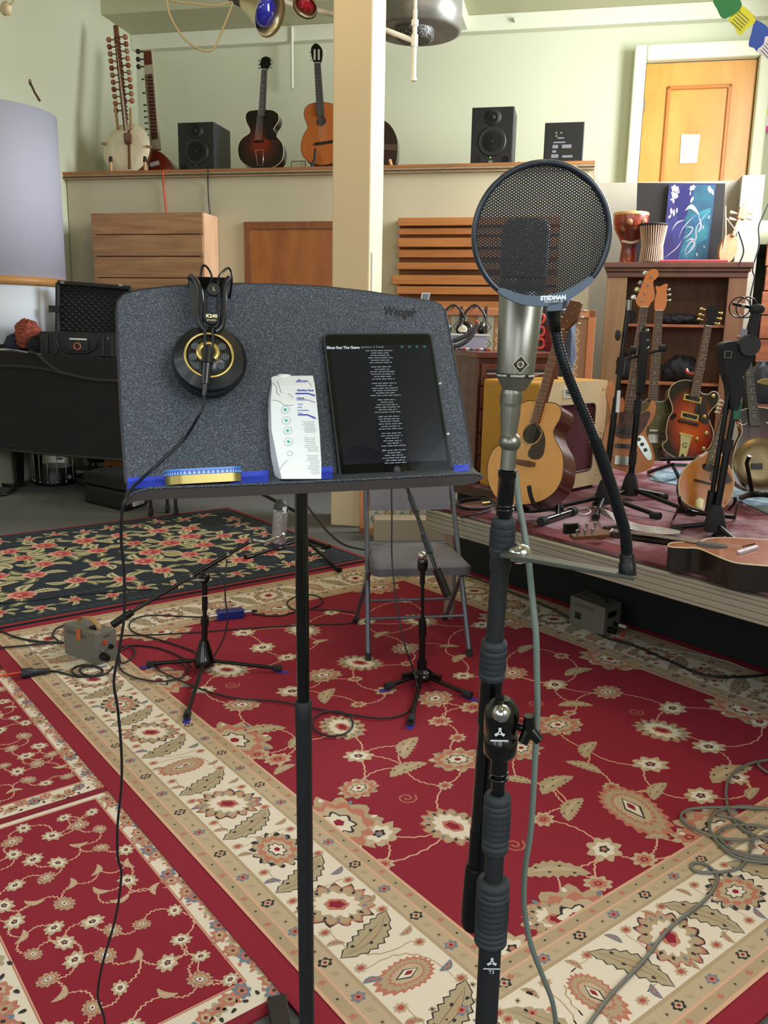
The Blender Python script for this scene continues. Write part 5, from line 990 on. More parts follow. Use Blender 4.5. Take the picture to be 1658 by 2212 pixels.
fcable('black cable looping around the base of the left boom stand', [(257, 1398), (294, 1394), (350, 1402), (400, 1425), (412, 1440)], .004, extra=[[(256, 1420), (262, 1448), (300, 1466), (350, 1472), (395, 1462), (405, 1444), (380, 1430), (350, 1432), (338, 1444), (372, 1462), (432, 1488), (507, 1508), (592, 1514), (638, 1522), (693, 1533), (795, 1549), (835, 1551), (870, 1543), (895, 1522), (905, 1495)], [(256, 1408), (280, 1396), (292, 1410), (280, 1425), (262, 1432), (258, 1415)], ellpx(718, 1563, 44, 27, -120, 250, 20)])
q = MB(); q.tube(curve3([s2p(845, 1045, .1), s2p(846, 1120, .08), s2p(846, 1200, .05), s2p(852, 1270, 0), s2p(862, 1340, -.05), s2p(876, 1400, -.08), F(895, 1455, .08), F(905, 1500, .04)], 6), .0035, 7); solo('hanging_cable', 'thin black cable hanging in front of the folding chair seat', 'cable', q, CB)
q = MB(); q.tube(curve3([s1p(490, 1208, .05), s1p(486, 1255), s1p(487, 1300), s1p(492, 1335), s1p(482, 1380), s1p(462, 1418)], 6), .0035, 7); solo('hanging_cable', 'thin black cable drooping from the boom beside the left short stand', 'cable', q, CB)
fcable('thin black cable along the grey floor between the navy rug and the post', [(660, 1085), (680, 1115), (710, 1150), (745, 1177), (800, 1190)], .005, z=.0)
fcable('thin dark cable lying along the navy rose rug', [(-20, 1305), (60, 1298), (160, 1285), (250, 1278), (330, 1272)], .004, z=.021)
fcable('dark cable running along the rug edge under the stage', [(990, 1240), (1030, 1250), (1100, 1278), (1180, 1310), (1250, 1346), (1310, 1378), (1370, 1395), (1450, 1430), (1520, 1458), (1600, 1462), (1680, 1455)], .006)
fcable('pale grey wire trailing right from the shaded power supply', [(1335, 1372), (1380, 1390), (1440, 1402), (1520, 1416), (1580, 1432), (1620, 1450)], .0025, M('wire_pale', '8a8880', .5))
CG = M('coil_grey', '6b6a62', .55)
fcable('grey green cable coiled on the rug at the right edge with a long tail', [(1612, 1850), (1600, 1872), (1560, 1884), (1510, 1884), (1492, 1874), (1498, 1864), (1520, 1866), (1542, 1882), (1548, 1904), (1520, 1946), (1445, 2006), (1385, 2080), (1318, 2150), (1275, 2208), (1240, 2260)], .0048, CG,
       extra=[[(1720, 1640), (1655, 1642), (1605, 1655), (1573, 1685), (1568, 1725), (1580, 1765), (1610, 1795), (1660, 1815), (1720, 1825)], [(1720, 1752), (1640, 1746), (1560, 1744), (1490, 1748), (1470, 1765), (1495, 1788), (1545, 1808), (1600, 1815), (1650, 1806), (1720, 1780)], [(1720, 1760), (1620, 1742), (1555, 1750), (1532, 1775), (1540, 1808), (1575, 1838), (1630, 1855), (1720, 1858)], [(1720, 1800), (1640, 1784), (1580, 1783), (1553, 1795), (1556, 1815), (1590, 1840), (1640, 1850), (1720, 1850)], [(1720, 1700), (1660, 1670), (1637, 1652), (1645, 1643), (1680, 1640)], [(1548, 1760), (1600, 1775), (1625, 1810), (1618, 1840)], [(1720, 1862), (1640, 1862), (1585, 1850), (1550, 1820)]])
# ================================================================== PIANO SIDE
YPn = 7.45; fpn = frame(P(100, 980, YPn), V(1, 0, 0), V(0, 0, 1), V(0, -1, 0))
pn = thing('grand_piano', 'grand piano under a black quilted cover at the left', 'piano', P(100, 1050, 7.9))
BLQ = M('black_cover', '17161a', .95, kind='noise', col2='201c18', scale=3, bump=.5, bscale=120)
q = MB(); o = tl(fpn, [(-40, 757), (0, 757), (45, 762), (130, 769), (265, 776), (345, 780), (345, 1004), (270, 995), (200, 990), (120, 984), (60, 977), (0, 972), (-40, 971)]); q.prism(fpn, o, -.85, 0); part(pn, 'quilted_cover', q, BLQ, .02)
q = MB()
for c in ([(-38, 786), (0, 790), (60, 793), (100, 798), (160, 812), (200, 820), (262, 824), (330, 826)], [(62, 760), (80, 766), (100, 784), (125, 802), (150, 811)]): q.tube(curve3([P(x, y, YPn-.004) for x, y in c], 6), .014, 8)
q.tube(curve3([P(x, y, YPn-.004) for x, y in ((-38, 970), (0, 971), (120, 983), (200, 989), (270, 994), (345, 1002))]), .010, 8); part(pn, 'piping', q, M('piping_black', '2c2823', .9))
q = text_mb('CURVE', shift(fpn, *trace(fpn, 21, 961), .003), .038, 0, .001); part(pn, 'cover_text', q, M('cover_print', '38383a', .8))
for x, y, Y in ((43, 1050, 7.93), (82, 1030, 8.3), (300, 1050, 7.9)): a = P(x, y, Y); q = MB(); q.tube([V(a.x, a.y, .0), V(a.x, a.y, .06), V(a.x, a.y, .6)], [.06, .045, .075], 4); part(pn, 'leg', q, BLK())
dr = F(106, 1050); t = thing('floor_drum', 'black drum with chrome tension rods on the floor under the piano', 'drum', V(dr.x, dr.y+.25, 0)); dc_ = V(dr.x, dr.y+.17, 0)
q = MB(); q.lathe(dc_, (0, 0, 1), [(.19, .0), (.20, .02), (.19, .04), (.185, .17)], 36); part(t, 'shell', q, BLK())
for k in range(7):
    a = math.radians(200+k*24); p_ = dc_+V(math.cos(a)*.2, math.sin(a)*.2, 0); q = MB(); q.tube([p_+V(0, 0, .03), p_+V(0, 0, .30)], .006, 6); q.ball(p_+V(0, 0, .04), .014, 0, 8); part(t, 'tension_rod', q, CHR())
q = MB(); p_ = F(92, 1035); q.tube([V(p_.x, p_.y+.5, .15), V(p_.x, p_.y+.5, .6)], .07, 20); solo('white_bucket', 'white cylinder standing behind the drum under the piano', 'cylinder', q, M('bucket_white', 'c8c8cc', .6))
q = MB(); q.tube(curve3([F(x, y, .02) for x, y in ((-20, 1042), (0, 1046), (26, 1050), (30, 1058), (15, 1066), (0, 1068), (-20, 1066))]), .016, 8); solo('cable_loop', 'thick black cable loop on the grey floor at the left edge', 'cable', q, CB)
q = MB(); q.tube([F(150, 1026, .05), F(290, 1018, .05)], .014, 8); q.tube([F(150, 1028, .05), F(290, 1036, .05)], .014, 8); q.tube([F(150, 1030, .05), F(185, 1052, .05)], .014, 8); q.tube([F(150, 1030, .05), F(150, 1030, .42)], .016, 8); solo('tripod_stand', 'splayed black stand legs under the piano', 'stand', q, BLK())
t = thing('round_stool_base', 'black footed pedal base far under the piano', 'stool', F(214, 1012)); a = F(212, 1012); q = MB(); q.lathe(V(a.x, a.y, .08), (0, 0, 1), [(.1, 0), (.12, .05), (.1, .1)], 20); part(t, 'seat_base', q, BLK()); q = MB()
for k in range(3): d = V(math.cos(k*2.1), math.sin(k*2.1), 0); q.tube([V(a.x, a.y, .12)+d*.08, V(a.x, a.y, 0)+d*.13], .012, 6)
part(t, 'feet', q, BLK())
q = MB(); a = P(250, 1000, 8.25); q.box(frame(V(a.x, a.y, 0), SD, TD, V(0, 0, 1)), -.12, .12, 0, .1, 0, .35); solo('wooden_block', 'orange brown wooden block seen far under the piano', 'block', q, M('door_veneer'))
# lower black equipment case
A, B_, C_ = F(182, 1086), F(272, 1107), F(322, 1090); D = A+(C_-B_); t = thing('equipment_case', 'closed black equipment case lying on the grey floor', 'case', (A+C_)/2); hz = .27; up = V(0, 0, hz)
CS = M('case_black', '0f0f11', .55, bump=.15, bscale=120)
q = MB(); q.hexa([A, B_, C_, D], [p+up*.62 for p in (A, B_, C_, D)]); part(t, 'base', q, CS, .025)
q = MB(); q.hexa([p+up*.66 for p in (A, B_, C_, D)], [p+up for p in (A, B_, C_, D)]); 
for k in range(7): a = A+(B_-A)*(.12+.12*k); q.tube([a+up*1.01, a+(D-A)*1.0+up*1.01], .012, 6)
part(t, 'lid', q, CS, .02)
q = MB(); f3 = frame(B_, (C_-B_).normalized(), V(0, 0, 1), (C_-B_).normalized().cross(V(0, 0, 1))); q.box(f3, .10, .26, .03, .13, .0, .012); part(t, 'white_label', q, M('label_white')); q = MB(); q.box(f3, .275, .33, .06, .13, 0, .012); part(t, 'white_label', q, M('label_white'))
# dolly
t = thing('wheeled_dolly', 'dark wheeled dolly base seen just below the music desk', 'dolly', F(352, 1116)); a = F(352, 1100); q = MB(); q.lathe(V(a.x, a.y, .17), (0, 0, 1), [(.14, 0), (.17, .02), (.17, .05)], 24); part(t, 'plate', q, M('dolly_dark', '2a2826', .5))
for x, y in ((326, 1116), (380, 1117), (362, 1108)): c = F(x, y); q = MB(); q.tube([c+V(0, 0, .035)-V(.012, 0, 0), c+V(0, 0, .035)+V(.012, 0, 0)], .035, 14); q.tube([c+V(0, 0, .04), V(c.x, c.y, .18)], .014, 8); part(t, 'caster', q, RUB())
# open case on the piano
YC = 7.55; fc = frame(P(85, 770, YC), V(1, 0, -.02).normalized(), V(.02, 0, 1).normalized(), V(0, -1, 0)); t = thing('open_hard_case', 'open black hard case with egg crate foam on top of the piano', 'case', P(168, 770, YC))
def fcp(*pts): return tl(fc, pts)
x0, y0 = trace(fc, 86, 768); x1, y1 = trace(fc, 251, 722); 
q = MB(); q.box(fc, x0, x1, y0, y1, -.42, 0)
for px_ in (100, 120, 222, 240): a = trace(fc, px_, 745)[0]; q.box(fc, a-.02, a+.02, y0+.01, y1-.01, 0, .018)
part(t, 'base', q, CS, .012)
q = MB(); o = fcp((85, 720), (250, 724), (251, 624), (244, 614), (225, 612), (95, 604), (84, 612)); q.prism(shift(fc, 0, 0, -.40), o, -.11, -.075)
i = fcp((89, 716), (246, 720), (246, 620), (92, 610)); w_ = fcp((85, 720), (250, 724), (251, 618), (86, 605))
for k in range(4): a, c = Vector(w_[k]+(0,)), Vector(w_[(k+1) % 4]+(0,)); q.tube([shift(fc, 0, 0, -.41) @ a, shift(fc, 0, 0, -.41) @ c], .022, 8)
part(t, 'lid', q, CS)
xa, ya = fcp((89, 716))[0]; xb, yb = fcp((246, 616))[0]; q = MB(); n, m_ = 84, 60; vs = []
for j in range(m_+1):
    for i_ in range(n+1):
        u_, v_ = i_/n, j/m_; vs.append(shift(fc, 0, 0, -.46) @ V(xa+(xb-xa)*u_, ya+(yb-ya)*v_+(.012*(1-u_)), .022*math.sin(u_*66)*math.sin(v_*48)))
q.add(vs, [(j*(n+1)+i_, j*(n+1)+i_+1, (j+1)*(n+1)+i_+1, (j+1)*(n+1)+i_) for j in range(m_) for i_ in range(n)], 0, True); part(t, 'lid_foam', q, M('foam_dark', '26272b', .9))
q = MB(); ha = fcp((125, 738), (130, 752), (150, 762), (190, 762), (208, 752), (212, 738)); q.tube([fc @ V(x, y, .03) for x, y in ha], .009, 8); xa, ya = trace(fc, 145, 735); xb, yb = trace(fc, 192, 757); q.box(fc, xa, xb, yb, ya, 0, .022); part(t, 'handle', q, CS)
q = MB(); q.ring(fc @ V(*trace(fc, 169, 748), .026), (0, 1, 0), .028, .005, 18, 6); part(t, 'orange_ring', q, M('ring_orange', 'c86a48', .5))
q = MB(); xa, ya = trace(fc, 150, 730); xb, yb = trace(fc, 187, 735); q.box(fc, xa, xb, yb, ya, 0, .004); part(t, 'white_label', q, M('label_white'))
for px_, py_ in ((98, 726), (237, 731), (100, 605), (232, 611)):
    q = MB(); a = trace(fc, px_, py_); q.box(shift(fc, a[0], a[1], 0 if py_ > 700 else -.38), -.018, .018, -.010, .010, 0, .012); part(t, 'corner_latch', q, NIK())
q = MB(); a = trace(fc, 78, 665); q.box(shift(fc, a[0], a[1], -.4), -.04, .05, -.03, .03, -.02, .02); part(t, 'side_latch', q, CS)
def cloth(name, label, cate, c, R, mat, seed, sq=(1, 1, .6), mat2=None):
    rs = random.Random(seed); q = MB(); n, k = 36, 18; vs = []; ph = [rs.uniform(0, 6) for _ in range(8)]
    for j in range(k+1):
        for i in range(n):
            p, t_ = PI*j/k, 2*PI*i/n; r = R*(1+.13*math.sin(3*t_+ph[0])*math.sin(2*p+ph[1])+.10*math.sin(7*t_+ph[2]+3*p)+.07*math.sin(11*t_+ph[3]-5*p)+.05*math.sin(17*p+ph[4]))
            vs.append(V(c.x+r*sq[0]*math.sin(p)*math.cos(t_), c.y+r*sq[1]*math.sin(p)*math.sin(t_), max(c.z-R*sq[2]*.8, c.z+r*sq[2]*math.cos(p))))
    q.add(vs, [(j*n+i, (j+1)*n+i, (j+1)*n+(i+1) % n, j*n+(i+1) % n) for j in range(k) for i in range(n)], 0, True); return solo(name, label, cate, q, mat)
cloth('patterned_scarf', 'rust orange patterned scarf heaped beside the open hard case', 'scarf', P(62, 726, 7.7), .13, M('scarf_orange', 'a8503a', .9, kind='blotch', col2='6a3430', scale=14, stretch=(1, 1, 3)), 3, (.85, .7, 1.0))
cloth('dark_garment', 'dark navy garment crumpled left of the orange scarf', 'clothing', P(34, 742, 7.8), .10, M('garment_navy', '2a3040', .9), 8, (.9, .8, .8))
cloth('dark_garment', 'black garment tucked between the orange scarf and the open case', 'clothing', P(78, 745, 7.62), .085, M('garment_black', '1c1a1e', .9), 12, (.8, .8, .8))
q = MB(); q.add([P(-36, 754, 7.75), P(20, 752, 7.8), P(92, 765, 7.5), P(40, 763, 7.46), P(0, 758, 7.46), P(-36, 757.5, 7.46)], [(0, 1, 2, 3, 4, 5)][::1]); vs = q.v[:]; q.add([Vector(v)-V(0, 0, .006) for v in vs], [(5, 4, 3, 2, 1, 0)]); solo('paper_sheet', 'large white sheet lying on the piano cover', 'paper', q, M('sheet_white', 'cdd0d2', .7))
# ================================================================== THINGS ON THE STAGE
BR = M('fret_brass', 'b8b0a0', .3, .8); STG = M('string_steel', 'c8c8c4', .3, .8)
def neckparts(t, fr, nl, nr, el, er, nfr, mat, z=.012, strings=None, bridge=None, thick=.02, neckmat=None, dots=True, nutmat=None):
    a, b_, c, d = [Vector(trace(fr, *p)) for p in (nl, nr, er, el)]   # nut left, nut right, end right, end left
    q = MB(); q.prism(fr, [tuple(a), tuple(b_), tuple(c), tuple(d)], z-.006, z); ob = part(t, 'fretboard', q, mat, .001)
    if neckmat:
        q = MB(); w_ = .88; q.prism(fr, [tuple(a), tuple(b_), tuple(c), tuple(d)], z-.006-thick, z-.006); part(t, 'neck', q, neckmat, .006)
    q = MB(); tot = 1-2**(-nfr/12.)
    for k in range(1, nfr):
        s = (1-2**(-k/12.))/tot; l_, r_ = a+(d-a)*s, b_+(c-b_)*s; q.tube([fr @ V(l_.x, l_.y, z), fr @ V(r_.x, r_.y, z)], .0008, 4)
    part(ob, 'frets', q, BR)
    if dots:
        q = MB()
        for k in (3, 5, 7, 9, 12, 15):
            if k < nfr-1: s = (1-2**(-(k-.5)/12.))/tot; m_ = (a+(d-a)*s+b_+(c-b_)*s)/2; q.lathe(fr @ V(m_.x, m_.y, z), fr.col[2].xyz, [(.0035, 0), (.0035, .0006)], 10)
        part(ob, 'position_dots', q, M('pearl', 'cfcab8', .3))
    q = MB(); q.tube([fr @ V(a.x, a.y, z+.001), fr @ V(b_.x, b_.y, z+.001)], .003, 6); part(t, 'nut', q, nutmat or M('bone', 'd8d0b8', .5))
    if strings:
        br = Vector(trace(fr, *bridge)); X = (b_-a); w0 = X.length*.82; Xn = X.normalized()
        for i in range(strings):
            s = (i/(strings-1)-.5) if strings > 1 else 0; p = (a+b_)/2+Xn*w0*s; e = br+Xn*w0*1.45*s
            q = MB(); q.tube([fr @ V(p.x, p.y, z+.003), fr @ V(e.x, e.y, z+.008)], .00038+.0002*(i < strings/2), 4); part(t, 'string', q, STG)
def bodyparts(t, fr, outline, depth, side, top, bind=None, n=6, back=None, smooth=True):
    o = cat(tl(fr, outline), n) if smooth else tl(fr, outline)
    q = MB(); q.prism(fr, o, -depth, -.002, 0, True); part(t, 'body', q, side)
    q = MB(); q.prism(fr, o, -.002, .0015); part(t, 'top', q, top)
    if bind: q = MB(); q.tube([fr @ V(x, y, .0005) for x, y in o], .0025, 6, 0, True); part(t, 'binding', q, bind)
    return o
def pegs(t, fr, pts, mat, d=(1, 0), r=.006, ln=.02, z=0, post=True):
    for x, y, s in pts:
        a = trace(fr, x, y); q = MB(); p = fr @ V(a[0], a[1], z); dv = (fr.col[0].xyz*d[0]+fr.col[1].xyz*d[1])*s; q.tube([p, p+dv*ln], r*.35, 6); q.ball(p+dv*(ln+r), r*1.15, 0, 10, (1, .6, .8)); part(t, 'tuning_peg', q, mat)
BON = M('binding_cream', 'd2c8a4', .4)
# ---- acoustic guitar in front of the amplifier
G1 = fr_up(P(1118, 1088, 3.98), P(1244, 655, 4.22), (-.80, -.75, .2))
t = thing('acoustic_guitar', 'natural spruce acoustic guitar on a stand in front of the tweed amplifier', 'guitar', F(1200, 1118, ZS))
bodyparts(t, G1, [(1100, 1090), (1150, 1088), (1190, 1070), (1213, 1035), (1216, 985), (1200, 950), (1196, 930), (1209, 905), (1212, 885), (1200, 872), (1170, 868), (1140, 866), (1118, 878), (1100, 900), (1092, 930), (1085, 955), (1065, 972), (1054, 1000), (1053, 1035), (1064, 1064), (1080, 1082)], .105, M('mahogany_side', '4c1f18', .25, coat=.25), M('spruce_top', 'd59a55', .3, kind='wood', col2='c98c48', scale=30, stretch=(6, 6, .4), coat=.4), M('binding_dark', '3a2018', .4), 5)
def disc(t, nm, fr, x, y, r, mat, z=.002, ring=None):
    a = trace(fr, x, y); q = MB(); q.lathe(fr @ V(a[0], a[1], z), fr.col[2].xyz, [(r, 0), (r, .0006)], 32); part(t, nm, q, mat)
    if ring: q = MB(); q.ring(fr @ V(a[0], a[1], z+.0006), fr.col[2].xyz, r*1.12, r*.05, 40, 6); part(t, 'rosette', q, ring)
disc(t, 'soundhole', G1, 1149, 937, .050, M('hole_dark', '1a0d08', .9), .002, M('rosette_tan', 'b08a5a', .4))
q = MB(); o = cat(tl(G1, [(1158, 918), (1170, 925), (1177, 945), (1177, 965), (1172, 985), (1160, 993), (1145, 990), (1140, 978), (1150, 962), (1162, 955), (1168, 940)]), 4); q.prism(G1, o, .0016, .003); part(t, 'pickguard', q, M('guard_brown', '2a0f0c', .2, coat=.4))
q = MB(); q.prism(G1, tl(G1, [(1108, 991), (1143, 996), (1157, 1000), (1155, 1009), (1141, 1009), (1106, 1001)]), .0016, .010); part(t, 'bridge', q, M('rosewood', '6a3a22', .4, kind='wood', col2='4c2818', scale=20), .002)
neckparts(t, G1, (1206, 713), (1222, 714), (1148, 914), (1165, 917), 20, M('rosewood_board', '744226', .5, kind='wood', col2='5c3220', scale=20), .014, 6, (1132, 1001), .022, M('mahogany_neck', '5c2c1c', .3), nutmat=M('nut_tan', 'c8a470', .4), dots=False)
q = MB(); q.prism(G1, tl(G1, [(1206, 713), (1222, 714), (1245, 692), (1256, 655), (1233, 650), (1215, 690)]), -.010, .008); hs_ = part(t, 'headstock', q, M('head_wood', '6a3a20', .4, kind='wood', col2='54301c', scale=12), .002)
for x, y in ((1229, 663), (1245, 664), (1221, 678), (1237, 680), (1214, 695), (1228, 696)): 
    a = trace(G1, x, y); q = MB(); q.lathe(G1 @ V(a[0], a[1], .008), G1.col[2].xyz, [(.004, 0), (.003, .008)], 10); part(hs_, 'string_post', q, CHR())
pegs(t, G1, [(1252, 672, 1), (1247, 686, 1), (1240, 700, 1), (1226, 668, -1), (1218, 684, -1), (1211, 697, -1)], CHR(), (1, .1), .0075, .016, -.004)
t = thing('guitar_stand', 'black tubular guitar stand under the natural acoustic guitar', 'guitar stand', F(1205, 1120, ZS))
bl2, br2 = F(1170, 1126, ZS+.03), F(1238, 1104, ZS+.03); q = MB(); q.tube([bl2, br2], .016, 14); q.tube([(bl2+br2)/2, (bl2+br2)/2+V(.0, .12, .48)], .013, 12); part(t, 'base_bar', q, M('gloss_black'))
for a, c in ((bl2, br2), (br2, bl2)): q = MB(); q.tube([a+(a-c).normalized()*.014, a+(c-a).normalized()*.03], .021, 14); part(t, 'end_cap', q, RUB())
q = MB(); q.tube(curve3([P(1142, 1050, 3.86), P(1146, 1072, 3.87), P(1154, 1090, 3.90), P(1166, 1098, 3.98), P(1178, 1096, 4.06), P(1188, 1090, 4.12)]), .0105, 12); part(t, 'cradle_arm', q, RUB())
q = MB(); q.tube(curve3([P(1095, 1072, 3.9), P(1100, 1088, 3.92), P(1115, 1100, 3.98), P(1150, 1104, 4.08), P(1195, 1098, 4.12)]), .0105, 12); part(t, 'cradle_arm', q, RUB())
# ---- amplifier
A, B_, D0 = F(1152, 1073, ZS+.03), F(1297, 1043, ZS+.03), F(1036, 1047, ZS+.03)
tpz = P(1150, 828, A.y).z; X = (B_-A).normalized(); Yk = V(-X.y, X.x, 0); wA = (B_-A).length; dA = (D0-A).dot(Yk); dvec = (D0-A); hA = tpz-A.z
af = frame(A, X, V(0, 0, 1), X.cross(V(0, 0, 1))); t = thing('guitar_amplifier', 'tweed covered guitar amplifier with maroon grille cloth on the stage', 'amplifier', A+V(.1, .2, -.03))
TW = M('tweed', 'dcc8a0', .6, kind='noise', col2='cfb88c', scale=200, stretch=(1, 1, 1), bump=.3, bscale=700); TWS = M('tweed_side', 'c08a30', .6, kind='noise', col2='b07c26', scale=200, bump=.3, bscale=700)
gx0, gy0 = wA*.17, hA*.15; gx1, gy1 = wA*.83, hA*.79
q = MB(); o4 = [A, B_, B_+dvec, A+dvec]
ring_o = rounded([(0, 0), (wA, 0), (wA, hA), (0, hA)], .02, 4); ring_i = rounded([(gx0, gy0), (gx1, gy0), (gx1, gy1), (gx0, gy1)], .035, 4); k = len(ring_o)
vs = [af @ V(x, y, 0) for x, y in ring_o]+[af @ V(x, y, 0) for x, y in ring_i]+[af @ V(x, y, -.02) for x, y in ring_i]+[af @ V(x, y, 0)+dvec for x, y in ring_o]
q.add(vs, [(i, (i+1) % k, k+(i+1) % k, k+i) for i in range(k)]+[(k+i, k+(i+1) % k, 2*k+(i+1) % k, 2*k+i) for i in range(k)], 0); q.add(vs, [(3*k+i, 3*k+(i+1) % k, (i+1) % k, i) for i in range(k)]+[tuple(3*k+k-1-i for i in range(k))], 1)
ob = part(t, 'cabinet', q, [TW, TWS])
q = MB(); q.prism(af, ring_i, -.022, -.012); part(t, 'grille_cloth', q, M('maroon_cloth', '5c2430', .9, kind='noise', col2='4c1c28', scale=300, bump=.3, bscale=900))
q = MB(); q.tube([af @ V(x, y, -.004) for x, y in ring_i], .007, 8, 0, True); part(t, 'piping', q, M('piping_dark', '4a3018', .6))
bx, by = trace(af, 1229, 848); q = MB(); q.prism(shift(af, bx, by, 0), rounded([(-.055, -.028), (.055, -.028), (.055, .028), (-.055, .028)], .006, 3), 0, .004, 0); q.prism(shift(af, bx, by, 0), [(-.048, -.021), (.048, -.021), (.048, .021), (-.048, .021)], .004, .0045, 1); bdg = part(t, 'badge', q, [M('badge_white', 'e0e0dc', .4), M('badge_grey', 'b9b9b4', .4)])
q = text_mb('Fender', shift(af, bx, by+.002, .0052), .030, .2, .0003, bold=.0006); part(bdg, 'badge_text', q, M('print_dark'))
for fx, fy in ((.06, .92), (.94, .92), (.06, .10), (.92, .10), (.95, .5)):
    q = MB(); q.ball(af @ V(wA*fx, hA*fy, 0), .006, 0, 8); part(t, 'screw', q, GOLD)
Ds = dvec.normalized(); 
for f_, z_ in ((.35, .88), (.42, .62), (.8, .9), (.8, .3)): q = MB(); q.ball(A+dvec*f_+V(0, 0, hA*z_), .006, 0, 8); part(t, 'screw', q, GOLD)
mid = A+dvec*.5+X*wA*.45+V(0, 0, hA); q = MB(); q.tube(blend(mid-X*.13, mid-X*.09+V(0, 0, .025), mid+V(0, 0, .035), mid+X*.09+V(0, 0, .022), mid+X*.13), .014, 8, 0, flat=(dvec.normalized(), .3)); part(t, 'handle', q, M('handle_brown', '5a3428', .4))
for f_ in (0, 1):
    for g_ in (0.1, .9): c = A+X*wA*(.1+.8*f_)+dvec*g_; q = MB(); q.lathe(c-V(0, 0, .021), (0, 0, 1), [(.018, 0), (.022, .022)], 12); part(t, 'foot', q, RUB())
# ---- drawer cabinet, bin and what is on it
CWD = M('dark_cherry', '54291f', .3, kind='wood', col2='3c1b16', scale=5, stretch=(1, 1, 8), coat=.3)
ca, cb2 = V(*P(1022, 1050, 5.05).xy, ZS+.01), V(*P(1192, 1050, 5.30).xy, ZS+.01); cl = V(*P(972, 1050, 5.55).xy, ZS+.01)
X = (cb2-ca).normalized(); kf = frame(ca, X, V(0, 0, 1), X.cross(V(0, 0, 1))); wK = (cb2-ca).length; hK = P(1022, 773, 5.05).z-ca.z; dK = cl-ca
t = thing('drawer_cabinet', 'dark cherry cabinet with shallow drawers behind the tweed amplifier', 'cabinet', ca+dK*.5)
q = MB(); q.hexa([ca, cb2, cb2+dK, cl], [p+V(0, 0, hK) for p in (ca, cb2, cb2+dK, cl)]); part(t, 'carcass', q, CWD, .004)
q = MB(); e = .022; Xo, Do = X*e, dK.normalized()*e
q.hexa([ca-Xo-Do+V(0, 0, hK), cb2+Xo-Do+V(0, 0, hK), cb2+dK+Xo+V(0, 0, hK), cl-Xo+V(0, 0, hK)], [ca-Xo-Do+V(0, 0, hK+.035), cb2+Xo-Do+V(0, 0, hK+.035), cb2+dK+Xo+V(0, 0, hK+.035), cl-Xo+V(0, 0, hK+.035)]); part(t, 'top', q, M('cherry_top', '6a3a34', .22, kind='wood', col2='54291f', scale=5, coat=.25), .006)
for k in range(5):
    z1 = hK-.035-.135*k; q = MB(); q.box(kf, .02, wK-.02, z1-.125, z1, 0, .012); dwr = part(t, 'drawer', q, M('cherry_face', '6e3c33', .3, kind='wood', col2='5a2f28', scale=4, stretch=(8, 8, 1), coat=.3), .004)
    q = MB(); q.box(kf, .05, wK-.05, z1-.05, z1-.032, .010, .0128); part(dwr, 'pull_slot', q, M('slot_dark')); q = MB(); q.box(kf, .05, wK-.05, z1-.062, z1-.05, .012, .024); part(dwr, 'pull_lip', q, M('pull_pale', '9a7f88', .25, coat=.4), .003)
zt = ca.z+hK+.036
def onK(px_, Y): 
    p = P(px_, 760, Y); return V(p.x, p.y, zt)
a, c = onK(960, 5.5), onK(1052, 5.5); t = thing('plastic_bin', 'translucent white plastic bin on top of the drawer cabinet', 'bin', (a+c)/2)
w2 = (c-a).length; bf = frame(a, V(1, 0, 0), V(0, 1, 0), V(0, 0, 1)); q = MB(); q.hexa([bf @ V(.015, .01, 0), bf @ V(w2-.015, .01, 0), bf @ V(w2-.015, .2, 0), bf @ V(.015, .2, 0)], [bf @ V(0, 0, .085), bf @ V(w2, 0, .085), bf @ V(w2, .21, .085), bf @ V(0, .21, .085)]); part(t, 'tub', q, M('bin_plastic', 'b9bcd8', .4), .006)
q = MB(); q.box(bf, -.012, w2+.012, -.012, .222, .085, .098); part(t, 'rim', q, M('bin_rim', 'd8dae6', .4), .003)
cols = ['c04a38', 'b8b8c8', '5a4a5c', 'c8442c', 'd0ccd0', '4a4450', '9a88a0']
for k in range(11):
    p = onK(975+k*7.5, 5.3+.04*(k % 2)); q = MB(); q.tube([p+V(0, 0, .008), p+V(.022, .006*(k % 3), .008)], .008, 8); solo('small_clip', '%s clip, %s from the left in the row in front of the plastic bin' % (('red', 'lilac', 'purple grey', 'orange red', 'white', 'slate', 'mauve')[k % 7], ('first', 'second', 'third', 'fourth', 'fifth', 'sixth', 'seventh', 'eighth', 'ninth', 'tenth', 'eleventh')[k]), 'clip', q, M('clip_%d' % (k % 7), cols[k % 7], .4), group='coloured clips in front of the plastic bin')
cloth('pale_lump', 'pale crumpled lump on the things in the plastic bin', 'tissue', V(onK(998, 5.56).x, 5.58, zt+.125), .022, M('tissue_white', 'd8c8b8', .8), 5, (1.2, 1, 1))
q = MB(); q.tube(curve3([onK(955, 5.22)+V(0, 0, .05), onK(980, 5.2)+V(0, 0, .06), onK(1005, 5.2)+V(0, 0, .09), onK(1025, 5.22)+V(0, 0, .14), onK(1030, 5.24)+V(0, 0, .17)]), .014, 8); q.tube(curve3([onK(955, 5.2)+V(0, 0, .02), onK(990, 5.18)+V(0, 0, .03), onK(1015, 5.18)+V(0, 0, .08), onK(1028, 5.2)+V(0, 0, .15)]), .012, 8); solo('cable_bundle', 'grey cable bundle with orange tips standing over the plastic bin', 'cable', q, M('bundle_grey', '3a3c40', .5))
q = MB(); q.ball(onK(1026, 5.22)+V(0, 0, .175), .008, 0, 8); q.ball(onK(1029, 5.22)+V(0, 0, .165), .007, 0, 8); solo('cable_tip', 'orange tips of the cable bundle over the bin', 'connector', q, M('tip_orange', 'd85a30', .5))
